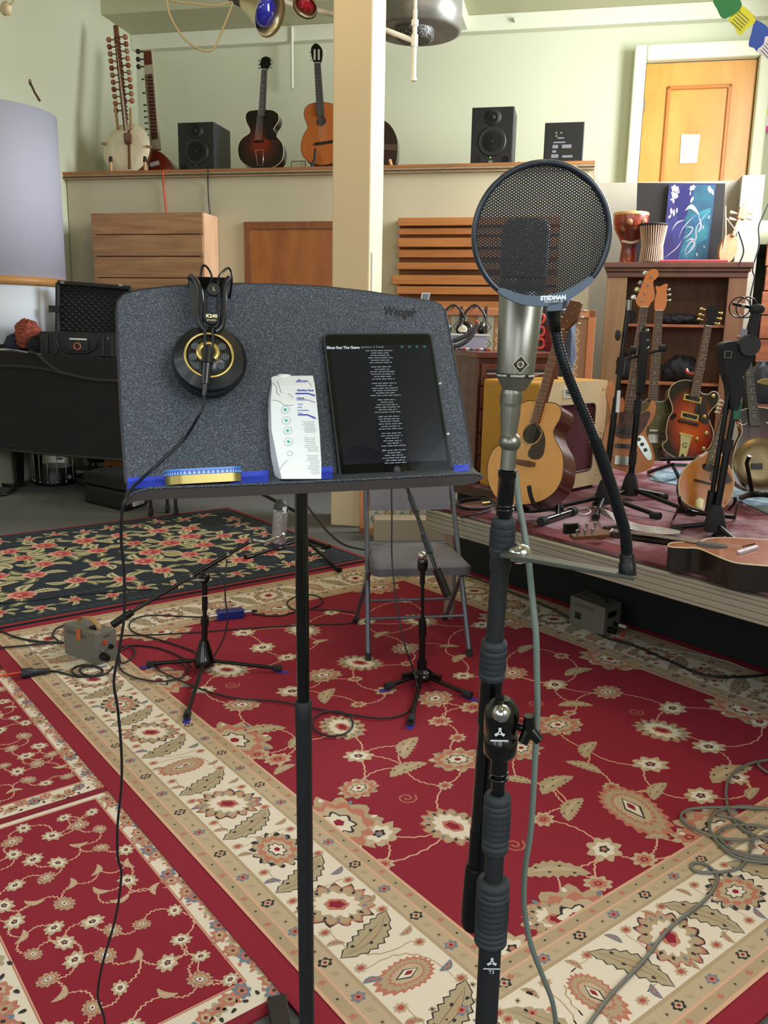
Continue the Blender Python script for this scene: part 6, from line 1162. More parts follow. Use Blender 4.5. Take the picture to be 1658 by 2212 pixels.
q = MB(); p0, p1_ = P(906, 655, 6.22), P(922, 632, 6.22); fq = frame(p0, V(1, 0, .0), V(.2, 0, 1).normalized(), V(0, -1, 0)); q.box(fq, 0, .06, -.05, .075, -.008, 0, 0); q.box(fq, .008, .052, 0, .066, 0, .001, 1); solo('small_screen', 'small white framed screen peeking over the top of the music desk', 'screen', q, [M('frame_white', 'd8d8e0', .4), M('screen_grey2', '6a7a88', .3)])
# ---- textile room divider
Yd = 6.25; ga, gb_ = P(776, 1150, Yd), P(1262, 1050, Yd+.1); ga.z = 0; gb_.z = 0; X = (gb_-ga).normalized(); gf = frame(ga, X, V(0, 0, 1), X.cross(V(0, 0, 1))); Wd = (gb_-ga).length; Hd = P(1000, 664, Yd).z
t = thing('textile_gobo', 'wood framed acoustic screen covered in woven patterned cloth behind the cabinet', 'acoustic screen', (ga+gb_)/2)
FWO = M('frame_pine', 'd88f62', .45, kind='wood', col2='c47c4c', scale=6)
q = MB(); q.box(gf, 0, .06, 0, Hd, -.08, 0); q.box(gf, Wd-.055, Wd, 0, Hd, -.08, 0); q.box(gf, 0, Wd, Hd-.055, Hd, -.08, 0); q.box(gf, 0, Wd, 0.0, .05, -.08, 0); part(t, 'frame', q, FWO, .004)
q = MB(); q.box(gf, .06, Wd-.055, .05, Hd-.055, -.05, -.02, 0); x = .07; k = 0
while x < Wd-.1:
    w_ = (.115, .06)[k % 2]; q.box(gf, x, x+w_, .05, Hd-.055, -.02, -.019, 1 if k % 2 == 0 else 2)
    z_ = .06
    while z_ < Hd-.14:
        cx_ = x+w_/2; s_ = w_*.42; 
        for f_, mi in (((1, 3), (.72, 1), (.42, 3)) if k % 2 == 0 else ((1, 4), (.5, 2))): q.prism(shift(gf, cx_, z_+s_*1.1, 0), [(s_*f_, 0), (0, s_*1.25*f_), (-s_*f_, 0), (0, -s_*1.25*f_)], -.019, -.0188+.0003*(1.2-f_), mi)
        z_ += s_*2.45
    x += w_+.008; k += 1
part(t, 'woven_cloth', q, [M('weave_tan', 'b08a6a', .9), M('weave_pale', 'c4c4b0', .9), M('weave_peach', 'b98c66', .9), M('weave_grey', '7d8a88', .9), M('weave_cream', 'd8c4a0', .9)])
q = MB(); q.box(gf, .10, .75, .0, .16, .05, .22); solo('cardboard_box', 'pale box on the floor at the foot of the patterned screen', 'box', q, M('card_pale', 'b3a08a', .7), bevel=.004)
# hanging headphones
for k, (x, lab) in enumerate(((948, 'leftmost of the three headphones hanging on the patterned screen, mostly behind the music desk'), (984, 'middle one of the three headphones hanging on the patterned screen'), (1030, 'rightmost of the three headphones hanging on the patterned screen'))):
    top = P(x-4, 662, Yd-.12); t = thing('hanging_headphones', lab, 'headphones', top-V(0, 0, .3), 'headphones on the patterned screen')
    q = MB(); q.tube(curve3([top+V(-.07, 0, -.12), top+V(-.075, 0, -.07), top+V(-.05, 0, -.02), top+V(0, 0, .01), top+V(.05, -.01, -.03), top+V(.072, -.01, -.07), top+V(.068, -.01, -.10)]), .017, 8, 0, flat=(V(0, 1, 0), .5)); part(t, 'headband', q, M('band_satin', '2b3038', .3, .2))
    for s, mm in ((-1, .03), (1, 0)): q = MB(); q.lathe(top+V(s*.06, -.03, -.155), (s*.9, -.5, 0), [(.035, -.03), (.053, -.02), (.053, .008), (.035, .016)], 24); part(t, 'ear_cup', q, M('cup_black', '0c0c10', .25, coat=.3))
    q = MB(); q.tube([top+V(.07, -.012, -.08), top+V(.066, -.012, -.11)], .013, 8); part(t, 'slider', q, NIK()); q = MB(); q.tube([top+V(0, -.01, -.006), top+V(0, .16, -.006)], .006, 6); part(t, 'hanging_peg', q, BLK())
for k, (x, lab) in enumerate(((996, 'coiled black cord hanging beside the middle headphones'), (1049, 'coiled black cord hanging at the right of the rightmost headphones'))):
    p = P(x, 662, Yd-.1); q = MB(); n = 150; q.tube([p+V(.013*math.cos(i*.9), .013*math.sin(i*.9), -.26*i/n) for i in range(n)], .003, 5); solo('coiled_cord', lab, 'cord', q, CB, group='coiled cords on the patterned screen')
# red speaker-like tin tower and red backpack seen beside the microphone
t = thing('red_ring_rack', 'narrow dark rack with three red rings, just right of the silver microphone', 'rack', P(1166, 762, 5.7)); fq = frame(P(1166, 764, 5.7), V(1, 0, 0), V(0, 0, 1), V(0, -1, 0)); q = MB(); q.box(fq, -.05, .045, 0, .31, -.1, 0); part(t, 'case', q, M('rack_dark', '2a1616', .6))
for y in (742, 716, 688): q = MB(); a = trace(fq, 1165, y); q.ring(fq @ V(a[0], a[1], .004), (0, 1, 0), .03, .011, 24, 8); part(t, 'red_ring', q, M('ring_red', 'd04a40', .4))
cloth('red_bag', 'dark red bag standing behind the pop filter gooseneck', 'bag', P(1185, 720, 5.75), .13, M('bag_red', '6a1c22', .8), 21, (.45, .5, 1.15))
cloth('navy_jacket', 'slate blue jacket hanging over the patterned screen behind the guitar headstock', 'jacket', P(1216, 745, Yd-.07), .25, M('jacket_slate', '4a5468', .9), 33, (.30, .3, 1.25))
# ---- bookcase
ba, bb2 = P(1283, 1000, 7.45), P(1583, 1000, 7.15); ba.z = bb2.z = 0; X = (bb2-ba).normalized(); kf = frame(ba, X, V(0, 0, 1), X.cross(V(0, 0, 1))); Wb = (bb2-ba).length; Hb = P(1430, 566, 7.3).z
t = thing('bookcase', 'tall open wooden bookcase behind the electric guitars', 'bookcase', (ba+bb2)/2)
BW = M('bookcase_wood', '855a3e', .5, kind='wood', col2='6c4630', scale=3, stretch=(6, 6, .5)); BT = M('bookcase_top', '6a4030', .45, kind='wood', col2='563426', scale=4)
q = MB(); q.box(kf, 0, Wb*.145, 0, Hb-.1, -.03, 0); part(t, 'stile', q, M('stile_pale', '977352', .5, kind='wood', col2='80603f', scale=3, stretch=(6, 6, .5)), .003)
q = MB(); q.box(kf, Wb*.845, Wb*.97, 0, Hb-.1, -.03, 0); part(t, 'stile', q, BW, .003)
q = MB(); q.box(kf, 0, .02, 0, Hb-.1, -.36, -.03); part(t, 'side', q, BW); q = MB(); q.box(kf, Wb*.95, Wb*.97, 0, Hb-.1, -.36, -.03); part(t, 'side', q, BW)
q = MB(); q.box(kf, 0, Wb*.97, 0.6, Hb-.1, -.36, -.345); part(t, 'back_panel', q, M('bookcase_back', '6a4a34', .7, kind='wood', col2='523826', scale=4, stretch=(5, 5, .6)))
q = MB(); q.box(kf, -.03, Wb*1.0, Hb-.045, Hb, -.38, .035); q.box(kf, -.015, Wb*.985, Hb-.075, -.045+Hb, -.37, .02); q.box(kf, 0, Wb*.97, Hb-.12, Hb-.075, -.36, .008); part(t, 'cornice', q, BT, .006)
for y in (700, 826, 960): z_ = P(1430, y, 7.3).z; q = MB(); q.box(kf, .02, Wb*.95, z_-.022, z_, -.345, -.03); part(t, 'shelf', q, M('shelf_orange', '9a5c36', .5, kind='wood', col2='84492a', scale=5))
def bk(px_, py_, dd=-.2): 
    o = kf.col[3].xyz+kf.col[2].xyz*dd; q_ = ray(px_, py_); n_ = kf.col[2].xyz; return EY+q_*((o-EY).dot(n_)/q_.dot(n_))
for (x, y, w_, h_, lab, sd_) in ((1340, 690, .11, .07, 'black bag on the left of the upper bookcase shelf', 1), (1468, 694, .17, .045, 'flat black pouch on the right of the upper bookcase shelf', 2), (1342, 805, .12, .12, 'black heap of gear on the left of the middle bookcase shelf', 3), (1470, 808, .16, .11, 'dark folded bundle on the right of the middle bookcase shelf', 4)):
    c_ = bk(x, y); c_.z = P(1430, 700 if sd_ < 3 else 826, 7.3).z+h_*.8+.004; cloth('shelf_bag', lab, 'bag', c_, w_, M('bag_black', '15141a', .8), sd_, (1, .55, h_/w_))
# drums, picture and fiddle on top of the bookcase
def ontop(px_, dd=-.15): p = bk(px_, 566, dd); return V(p.x, p.y, Hb)
c = ontop(1350); Rd = (bk(1396, 480)-bk(1320, 480)).length/2; zt_ = P(1358, 461, c.y).z-Hb
t = thing('goblet_drum', 'painted red and gold goblet drum on top of the bookcase', 'drum', c)
q = MB(); q.lathe(c+V(.02, 0, 0), (0, 0, 1), [(Rd*.55, 0), (Rd*.5, .02), (Rd*.42, zt_*.36), (Rd*.6, zt_*.5), (Rd*.9, zt_*.68), (Rd*1.0, zt_*.85), (Rd*1.0, zt_*.99)], 40); part(t, 'shell', q, M('painted_drum', '5c2418', .3, kind='blotch', col2='9c3a20', scale=5, coat=.4))
q = MB(); q.lathe(c+V(.02, 0, zt_), (0, 0, 1), [(Rd*1.01, -.02), (Rd*1.02, -.005), (Rd*.98, .004)], 40); part(t, 'drum_head', q, M('drum_skin', 'c89a5a', .5))
q = MB(); 
for a, z_ in ((-60, .82), (-110, .8), (-85, .70), (-40, .62), (-130, .68)): d = V(math.cos(math.radians(a)), math.sin(math.radians(a)), 0); q = MB(); q.ball(c+V(.02, 0, zt_*z_)+d*Rd*(.965 if z_ > .72 else .80), .035, 0, 10, (1, .5, .9)); part(t, 'painted_patch', q, M('patch_gold', '7a4a24', .5))
q = MB(); q.tube(curve3([c+V(.02-Rd*.5, -Rd*.3, zt_*.44), c+V(.02, -Rd*.62, zt_*.40), c+V(.02+Rd*.5, -Rd*.3, zt_*.46)]), .012, 6); part(t, 'white_lace', q, M('lace', 'c8b8a8', .7))
c = ontop(1405, -.06); z2_ = P(1405, 486, c.y).z-Hb; R2 = (bk(1437, 486)-bk(1378, 486)).length/2; t = thing('rope_drum', 'small hourglass drum strung with pale ropes on the bookcase', 'drum', c)
q = MB(); q.lathe(c, (0, 0, 1), [(R2*.78, 0), (R2*.68, z2_*.4), (R2*.75, z2_*.7), (R2*.93, z2_)], 32); part(t, 'shell', q, M('drum_inner', '4a2620', .6))
q = MB()
for k in range(34): a = 2*PI*k/34; d = V(math.cos(a), math.sin(a), 0); d2 = V(math.cos(a+.06), math.sin(a+.06), 0); q.tube([c+d*R2*.86+V(0, 0, .005), c+d2*R2*.76+V(0, 0, z2_*.45), c+d*R2*.99+V(0, 0, z2_)], .0045, 5)
part(t, 'ropes', q, M('rope_pale', 'c8a890', .8))
q = MB(); q.ring(c+V(0, 0, z2_), (0, 0, 1), R2*1.0, .009, 40, 8); part(t, 'hoop', q, RUB())
pfq = frame(bk(1372, 566, -.28), X, (V(0, 0, 1)+X.cross(V(0, 0, 1))*-.10).normalized(), X.cross(V(0, 0, 1)))
pfq = frame(pfq.col[3].xyz, X, pfq.col[1].xyz, X.cross(pfq.col[1].xyz)); q = MB(); q.prism(pfq, tl(pfq, [(1370, 566), (1555, 567), (1566, 396), (1376, 395)]), -.03, 0); solo('black_panel', 'large black panel leaning on the wall behind the painting', 'panel', q, M('panel_black', '1b1718', .7), bevel=.003)
pf3 = shift(pfq, 0, 0, .03); can = [(1428, 566), (1526, 567), (1546, 398), (1445, 397)]; t = thing('canvas_painting', 'tall abstract canvas of blue, violet and teal with white strokes on the bookcase', 'painting', bk(1480, 566, -.24))
q = MB(); q.prism(pf3, tl(pf3, can), -.022, 0); cnv = part(t, 'canvas', q, M('canvas_blue', '26215e', .6, kind='blotch', col2='2f3478', scale=3), .002)
rp = random.Random(2); q = MB()
def cpx(u, v): 
    x = 1428+(1526-1428)*u+((1445-1428)+(20-17)*u)*v; y = 566+u*1+(397-566)*v; return (x, y)
def ptr(lst, z, mi): q.poly(pf3, tl(pf3, [cpx(*p) for p in lst]), z, mi)
ptr([(.52, .99), (.99, .99), (.99, .02), (.35, .02), (.45, .4), (.38, .7)], .0006, 1); ptr([(.5, .6), (.95, .7), (.95, .3), (.6, .2)], .0009, 2); ptr([(.3, .99), (.55, .99), (.45, .6), (.3, .5), (.15, .8)], .0007, 3); ptr([(.35, .02), (.7, .02), (.75, .5), (.55, .45)], .0010, 2)
for u_, v_, w_ in ((.14, .93, .10), (.14, .86, .09), (.08, .80, .03), (.50, .95, .07), (.88, .93, .07), (.94, .90, .05), (.12, .79, .05), (.52, .80, .05), (.10, .65, .05), (.16, .63, .05), (.22, .66, .04), (.08, .58, .04), (.83, .45, .03), (.93, .58, .03), (.76, .10, .03), (.9, .2, .02), (.2, .9, .04), (.47, .88, .03)):
    ptr(blob(u_, v_, w_, w_*.55, 6, .25, rp.uniform(0, 3)), .0013, 4)
def stroke(pts, w_, mi=4):
    s_ = cat(pts, 6, False); L_ = []; R2_ = []
    for i in range(len(s_)): a_, b3 = s_[max(i-1, 0)], s_[min(i+1, len(s_)-1)]; dx_, dy_ = b3[0]-a_[0], b3[1]-a_[1]; l_ = math.hypot(dx_, dy_) or 1; ww = w_*math.sin(PI*min(max(i/(len(s_)-1), .06), .94)); L_.append((s_[i][0]-dy_/l_*ww, s_[i][1]+dx_/l_*ww)); R2_.append((s_[i][0]+dy_/l_*ww, s_[i][1]-dx_/l_*ww))
    for i in range(len(s_)-1): ptr([L_[i], L_[i+1], R2_[i+1], R2_[i]], .0016, mi)
def S_(p, w_): stroke(p, w_*.62)
S_([(.40, .66), (.5, .71), (.6, .68), (.72, .60)], .05); S_([(.55, .05), (.5, .15), (.58, .25), (.7, .30), (.68, .42), (.75, .52), (.92, .66)], .02); S_([(.15, .40), (.25, .50), (.4, .54)], .018); S_([(.45, .45), (.6, .44), (.55, .36), (.42, .30)], .018); S_([(.05, .05), (.3, .18), (.4, .28)], .012); S_([(.52, .10), (.62, .16), (.68, .24), (.60, .30), (.5, .26)], .03); S_([(.7, .60), (.78, .46), (.72, .38)], .03); S_([(.32, .3), (.38, .42), (.5, .52), (.62, .6)], .012)
part(cnv, 'painted_shapes', q, [M('canvas_blue'), M('paint_teal', '1e5568', .6, kind='blotch', col2='1a4660', scale=6), M('paint_deepteal', '1d4f72', .5, kind='blotch', col2='2a7a88', scale=5), M('paint_navy', '1c1a5c', .5), M('paint_white', 'a8a2b0', .7)])
q = MB(); a, c = bk(1424, 566, .005), bk(1571, 567, .005); q.tube([V(a.x, a.y, Hb+.010), V(c.x, c.y, Hb+.010)], .010, 8); solo('red_tube', 'thin bright red tube lying along the front edge of the bookcase top', 'tube', q, M('tube_red', 'd8404c', .4))
fq = fr_up(bk(1572, 566, -.1), bk(1603, 440, -.18), (0, -1, 0)); t = thing('folk_fiddle', 'small pale long-necked fiddle leaning on the wall at the right end of the bookcase', 'fiddle', bk(1572, 566, -.1))
q = MB(); o = cat(tl(fq, [(1556, 562), (1553, 545), (1560, 520), (1572, 507), (1584, 505), (1591, 515), (1592, 535), (1585, 555), (1572, 567)]), 4); q.prism(fq, o, -.05, 0, 0, True); part(t, 'body', q, M('fiddle_wood', 'b07c4c', .5, kind='wood', col2='9a6638', scale=9))
q = MB(); q.tube([fq @ V(*trace(fq, 1582, 510), .008), fq @ V(*trace(fq, 1598, 465), .01), fq @ V(*trace(fq, 1608, 436), .012)], [.016, .012, .008], 8); part(t, 'neck', q, M('pale_neck', 'd8bc96', .4))
q = MB(); q.box(shift(fq, *trace(fq, 1600, 462), 0), -.03, .03, -.045, .045, -.01, .03); part(t, 'peg_box', q, M('fiddle_wood'))
for x, y, s in ((1590, 462, -1), (1608, 458, 1), (1588, 476, -1), (1606, 470, 1)): a = fq @ V(*trace(fq, x, y), .01); q = MB(); q.tube([a, a+fq.col[0].xyz*s*.06], [.007, .013], 8); part(t, 'tuning_peg', q, M('pale_neck'))
q = MB(); q.tube([bk(1566, 445, -.1), bk(1567, 505, -.1), bk(1556, 562, -.1)], .006, 6); q.tube([bk(1567, 470, -.1), bk(1590, 500, -.1)], .004, 6); part(t, 'bow', q, M('pale_neck'))
# dark wire on the pillar
for lab, pts, Y in (('dark wire wandering down the grey pillar beside the board panel', [(1662, 438), (1648, 460), (1640, 490), (1636, 530), (1627, 580), (1626, 600), (1622, 640), (1618, 680), (1612, 720), (1607, 745)], 7.35), ('black wire hanging beside the folk fiddle', [(1596, 500), (1603, 540), (1598, 570), (1592, 575)], 7.0)):
    q = MB(); q.tube(curve3([P(x+(2.5 if i % 2 else -2), y, Y) for i, (x, y) in enumerate(pts)], 5), .006, 6); solo('wall_wire', lab, 'wire', q, CB)
# ---- electric instruments
def fr2(bx_, by_, Yb, tx2, ty2, Yt, face=(-.1, -1, .15)): return fr_up(P(bx_, by_, Yb), P(tx2, ty2, Yt), face)
SB = lambda n_, c1, c2, s=(2.0, 2.0, 1.7): M(n_, c1, .2, kind='burst', col2=c2, stretch=s, coat=.25)
# bass
G = fr2(1363, 1020, 4.80, 1408, 590, 5.02); t = thing('electric_bass', 'natural wood electric bass with a tortoiseshell guard, nearest of the electrics', 'bass guitar', F(1365, 1045, ZS))
ALD = M('natural_alder', 'c9854e', .5, kind='wood', col2='b97440', scale=5, stretch=(8, 8, .8))
bodyparts(t, G, [(1343, 1016), (1365, 1021), (1390, 1019), (1408, 1008), (1413, 990), (1408, 965), (1396, 940), (1396, 925), (1410, 905), (1416, 885), (1414, 868), (1408, 865), (1402, 880), (1392, 890), (1378, 892), (1362, 888), (1350, 872), (1344, 858), (1338, 862), (1322, 822), (1312, 835), (1310, 855), (1316, 880), (1318, 905), (1308, 925), (1301, 955), (1303, 990), (1318, 1008)], .042, ALD, ALD, None, 4)
q = MB(); o = cat(tl(G, [(1342, 890), (1380, 895), (1398, 888), (1404, 895), (1398, 912), (1388, 930), (1372, 944), (1345, 948), (1328, 940), (1326, 925), (1334, 912), (1336, 895)]), 3); q.prism(G, o, .0016, .004); part(t, 'pickguard', q, M('tortoise', '3a1810', .45, kind='blotch', col2='55261a', scale=30))
q = MB(); o = cat(tl(G, [(1376, 944), (1388, 942), (1400, 962), (1407, 985), (1403, 994), (1395, 990), (1382, 970), (1374, 956)]), 3); q.prism(G, o, .0016, .0035); part(t, 'control_plate', q, M('plate_steel', 'b0b8ae', .3, .5))
for x, y in ((1379, 949), (1386, 960), (1393, 972)): q = MB(); q.lathe(G @ V(*trace(G, x, y), .0035), G.col[2].xyz, [(.011, 0), (.009, .014)], 14); part(t, 'knob', q, BLK())
for y in (931, 964): q = MB(); a = trace(G, 1347, y); q.box(shift(G, *a, 0), -.05, .05, -.012, .012, .002, .010); part(t, 'pickup', q, BLK())
q = MB(); q.box(shift(G, *trace(G, 1344, 993), 0), -.045, .045, -.03, .02, .002, .014); part(t, 'bridge', q, NIK())
neckparts(t, G, (1382, 665), (1398, 665), (1346, 890), (1367, 892), 20, M('rosewood_dark', '4a2c20', .5), .020, 4, (1343, 988), .02, M('maple_neck', 'c08a50', .3))
q = MB(); o = cat(tl(G, [(1382, 665), (1398, 665), (1404, 655), (1411, 648), (1412, 632), (1409, 610), (1417, 602), (1421, 592), (1416, 584), (1406, 583), (1396, 590), (1389, 607), (1376, 640), (1372, 652)]), 3); q.prism(G, o, -.002, .014); hs_ = part(t, 'headstock', q, M('head_amber', 'cf7c3c', .3, coat=.1), .002)
for x, y, c_ in ((1392, 591, 'b8b8b0'), (1382, 612, '8a8a84'), (1375, 626, 'c8c08a'), (1367, 643, 'd8dcd0')):
    q = MB(); a = G @ V(*trace(G, x+8, y+4), .004); b4 = G @ V(*trace(G, x, y), .004); q.tube([a, b4], .004, 6); q.ball(b4, .016, 0, 12, (1, .35, .9)); part(t, 'tuning_peg', q, M('peg_'+c_, c_, .25, .8))
for x, y in ((1404, 600), (1397, 617), (1390, 634), (1384, 651)): q = MB(); q.lathe(G @ V(*trace(G, x, y), .014), G.col[2].xyz, [(.008, 0), (.006, .012)], 10); part(hs_, 'string_post', q, CHR())
# green sparkle guitar
G = fr2(1420, 998, 5.12, 1437, 615, 5.32); t = thing('electric_guitar', 'electric guitar with a green gold sparkle body behind the bass', 'guitar', F(1420, 1020, ZS))
SPK = M('green_sparkle', '3c3c20', .55, .2, kind='speckle', col2='a8a468', scale=260)
bodyparts(t, G, [(1395, 990), (1420, 996), (1445, 985), (1457, 965), (1457, 945), (1448, 925), (1443, 905), (1448, 885), (1459, 862), (1461, 848), (1456, 842), (1450, 848), (1442, 862), (1428, 868), (1410, 866), (1398, 862), (1390, 868), (1380, 872), (1372, 885), (1378, 910), (1376, 940), (1370, 965), (1378, 982)], .042, SPK, SPK, M('binding_pale', 'b8b8b0', .4), 4)
neckparts(t, G, (1414, 672), (1430, 672), (1399, 866), (1418, 866), 21, M('rosewood_dark'), .018, 6, (1408, 952), .018, M('maple_neck'))
q = MB(); o = cat(tl(G, [(1414, 672), (1430, 672), (1437, 662), (1439, 645), (1438, 628), (1441, 615), (1432, 615), (1424, 620), (1415, 619), (1417, 632), (1413, 650)]), 3); q.prism(G, o, -.002, .012); part(t, 'headstock', q, M('head_amber'), .002)
pegs(t, G, [(1436, 626, 1), (1437, 637, 1), (1437, 649, 1)], CHR(), (1, 0), .008, .015, .004)
q = MB(); a = trace(G, 1436, 957); q.lathe(G @ V(*a, .002), G.col[2].xyz, [(.022, 0), (.022, .003)], 24, 0); q.lathe(G @ V(*a, .005), G.col[2].xyz, [(.013, 0), (.011, .014)], 18, 1); part(t, 'dial', q, [M('dial_cream', 'd0c080', .4), BLK()])
for x, y in ((1434, 941), (1431, 971)): q = MB(); q.lathe(G @ V(*trace(G, x, y), .002), G.col[2].xyz, [(.012, 0), (.009, .012)], 14); part(t, 'knob', q, NIK())
q = MB(); q.box(shift(G, *trace(G, 1410, 946), 0), -.03, .03, -.03, .02, .002, .008); q.box(shift(G, *trace(G, 1411, 930), 0), -.025, .025, -.006, .006, .002, .008); part(t, 'bridge', q, NIK())
# hollow body
G = fr2(1470, 992, 4.95, 1537, 668, 5.25, (-.05, -1, .2)); t = thing('hollow_body_guitar', 'sunburst hollow body electric guitar with gold hardware', 'guitar', F(1470, 1012, ZS))
o = bodyparts(t, G, [(1440, 978), (1465, 990), (1492, 990), (1520, 978), (1536, 958), (1540, 935), (1532, 912), (1528, 898), (1537, 884), (1548, 872), (1552, 858), (1547, 848), (1538, 846), (1528, 852), (1515, 850), (1509, 840), (1500, 826), (1480, 821), (1460, 826), (1447, 838), (1444, 855), (1450, 872), (1452, 888), (1444, 902), (1440, 918), (1438, 935), (1440, 950), (1430, 962)], .07, M('burst_side', '1c1210', .2, coat=.25), SB('sunburst_orange', 'c8540f', '93300c', (1.5, 0, 1.35)), BON, 4)
neckparts(t, G, (1520, 706), (1534, 708), (1486, 858), (1507, 860), 22, M('rosewood_dark'), .022, 6, (1486, 914), .02, M('dark_neck', '2a1812', .3))
q = MB(); o = cat(tl(G, [(1520, 706), (1534, 708), (1545, 690), (1550, 672), (1546, 664), (1530, 662), (1524, 668), (1525, 688)]), 3); q.prism(G, o, -.002, .013); part(t, 'headstock', q, BLK(), .002)
pegs(t, G, [(1547, 675, 1), (1545, 687, 1), (1541, 698, 1), (1523, 670, -1), (1520, 682, -1), (1517, 692, -1)], GOLD, (1, 0), .009, .018, .004)
for y, x in ((862, 1494), (900, 1488)):
    q = MB(); f4 = shift(G, *trace(G, x, y), 0); q.box(f4, -.052, .052, -.02, .02, .002, .010, 0); q.box(f4, -.042, .042, -.011, .011, .010, .013, 1); part(t, 'pickup', q, [GOLD, BLK()])
q = MB(); q.box(shift(G, *trace(G, 1485, 914), 0), -.06, .06, -.007, .007, .002, .018); part(t, 'bridge', q, M('ebony', '16100c', .4))
q = MB(); o = cat(tl(G, [(1509, 858), (1520, 862), (1524, 876), (1526, 892), (1530, 905), (1526, 915), (1516, 914), (1504, 905), (1498, 898), (1500, 880)]), 3); q.prism(G, o, .004, .007); part(t, 'pickguard', q, M('guard_plum', '2a1a1e', .25, coat=.4))
q = MB(); q.prism(G, tl(G, [(1468, 939), (1493, 942), (1480, 990), (1464, 988), (1468, 965)]), .004, .010, 0); q.box(shift(G, *trace(G, 1480, 940), 0), -.04, .04, -.006, .006, .004, .014, 1); q.prism(G, tl(G, [(1467, 987), (1477, 988), (1472, 980)]), .011, .012, 2); tpc = part(t, 'tailpiece', q, [M('pale_gold', 'c9c08a', .3, .5), GOLD, BLK()])
q = text_mb('G', shift(G, *trace(G, 1476, 963), .0108), .045, .1); part(tpc, 'tailpiece_letter', q, BLK())
for x, y in ((1538, 857), (1523, 937), (1503, 949), (1517, 970), (1519, 901)): q = MB(); q.lathe(G @ V(*trace(G, x, y), .004), G.col[2].xyz, [(.012, 0), (.012, .012), (.006, .016)], 16); part(t, 'knob', q, GOLD)
for (pp_l) in ([(1447, 900), (1455, 893), (1461, 897), (1455, 905), (1449, 908)], [(1532, 915), (1536, 925), (1539, 945), (1535, 935)]): q = MB(); q.prism(G, cat(tl(G, pp_l), 3), .0016, .0024); part(t, 'sound_slot', q, M('hole_dark'))
t = thing('instrument_stand', 'black folding stand with a red neck yoke behind the sunburst hollow body guitar', 'guitar stand', F(1475, 1020, ZS))
q = MB(); q.tube(curve3([P(1482, 798, 5.18), P(1485, 805, 5.15), P(1495, 808, 5.12), P(1510, 806, 5.12), P(1518, 798, 5.15), P(1515, 792, 5.18)]), .009, 8); part(t, 'neck_yoke', q, M('yoke_red', 'b03020', .3, coat=.4))
q = MB(); q.tube([P(1500, 806, 5.3), F(1475, 1015, ZS+.05)+V(0, .3, 0)], .012, 8); part(t, 'post', q, BLK()); q = MB(); q.tube([P(1425, 992, 4.9), P(1520, 990, 4.9)], .012, 8); part(t, 'body_rest', q, BLK())
for x, y in ((1400, 1020), (1535, 1008), (1465, 1030)): q = MB(); q.tube([F(1475, 1015, ZS+.12)+V(0, .2, 0), F(x, y, ZS+.02)], .012, 8); part(t, 'leg', q, BLK())
# mandolin
G = fr2(1520, 1104, 3.98, 1575, 870, 4.16, (-.15, -1, .2)); t = thing('mandolin', 'teardrop orange brown mandolin on a small stand at the front of the stage', 'mandolin', F(1525, 1120, ZS))
AMB = SB('amber_top', 'c47a30', 'a85c20', (1.3, 1.3, 1.2)); AMB = M('amber_plain', 'c07a34', .2, kind='blotch', col2='b06a28', scale=7, coat=.25)
bodyparts(t, G, [(1510, 1100), (1530, 1104), (1552, 1100), (1572, 1085), (1582, 1060), (1584, 1035), (1575, 1010), (1562, 990), (1550, 975), (1540, 968), (1532, 974), (1518, 985), (1500, 993), (1482, 1008), (1470, 1028), (1465, 1050), (1470, 1075), (1488, 1092)], .05, M('mando_side', '4a1c12', .25, coat=.4), AMB, BON, 4)
q = MB(); a = trace(G, 1530, 1010); q.prism(G, [(a[0]+.032*math.cos(i*PI/12), a[1]+.020*math.sin(i*PI/12)) for i in range(24)], .0016, .0024); part(t, 'soundhole', q, M('hole_dark'))
q = MB(); q.prism(G, cat(tl(G, [(1545, 1005), (1562, 1012), (1575, 1030), (1578, 1042), (1560, 1046), (1540, 1043), (1532, 1030)]), 3), .006, .009); part(t, 'pickguard', q, M('guard_brown'))
q = MB(); q.box(shift(G, *trace(G, 1518, 1042), 0), -.045, .045, -.004, .004, .002, .014); part(t, 'bridge', q, M('ebony'))
q = MB(); q.prism(G, tl(G, [(1499, 1094), (1515, 1099), (1519, 1080), (1510, 1075), (1502, 1080)]), .003, .006); part(t, 'tailpiece', q, M('pale_gold'))
neckparts(t, G, (1556, 900), (1569, 901), (1524, 998), (1542, 1002), 18, M('rosewood_dark'), .016, 8, (1519, 1041), .014, M('dark_neck'))
q = MB(); q.prism(G, tl(G, [(1556, 900), (1569, 901), (1584, 870), (1570, 862), (1560, 880)]), -.002, .010); part(t, 'headstock', q, BLK())
pegs(t, G, [(1562, 868, -1), (1559, 876, -1), (1556, 884, -1), (1553, 892, -1)], M('peg_cream', 'd0c4a8', .4), (1, 0), .008, .008, .004)
t = thing('mandolin_stand', 'low black stand cradling the mandolin', 'instrument stand', F(1525, 1125, ZS))
for x in (1466, 1588):
    q = MB(); q.tube(curve3([P(x, 1072, 3.9), P(x+(3 if x < 1500 else -3), 1088, 3.92), P(x+(16 if x < 1500 else -14), 1100, 4.0)]), .008, 8); q.tube([P(x+4, 1090, 3.95), F(x-12 if x < 1500 else x-2, 1120, ZS+.01)], .006, 6); part(t, 'arm', q, BLK())
q = MB(); q.tube([F(1470, 1108, ZS+.08)+V(0, .05, 0), F(1592, 1122, ZS+.03)+V(0, .05, 0)], .011, 8); part(t, 'crossbar', q, BLK())
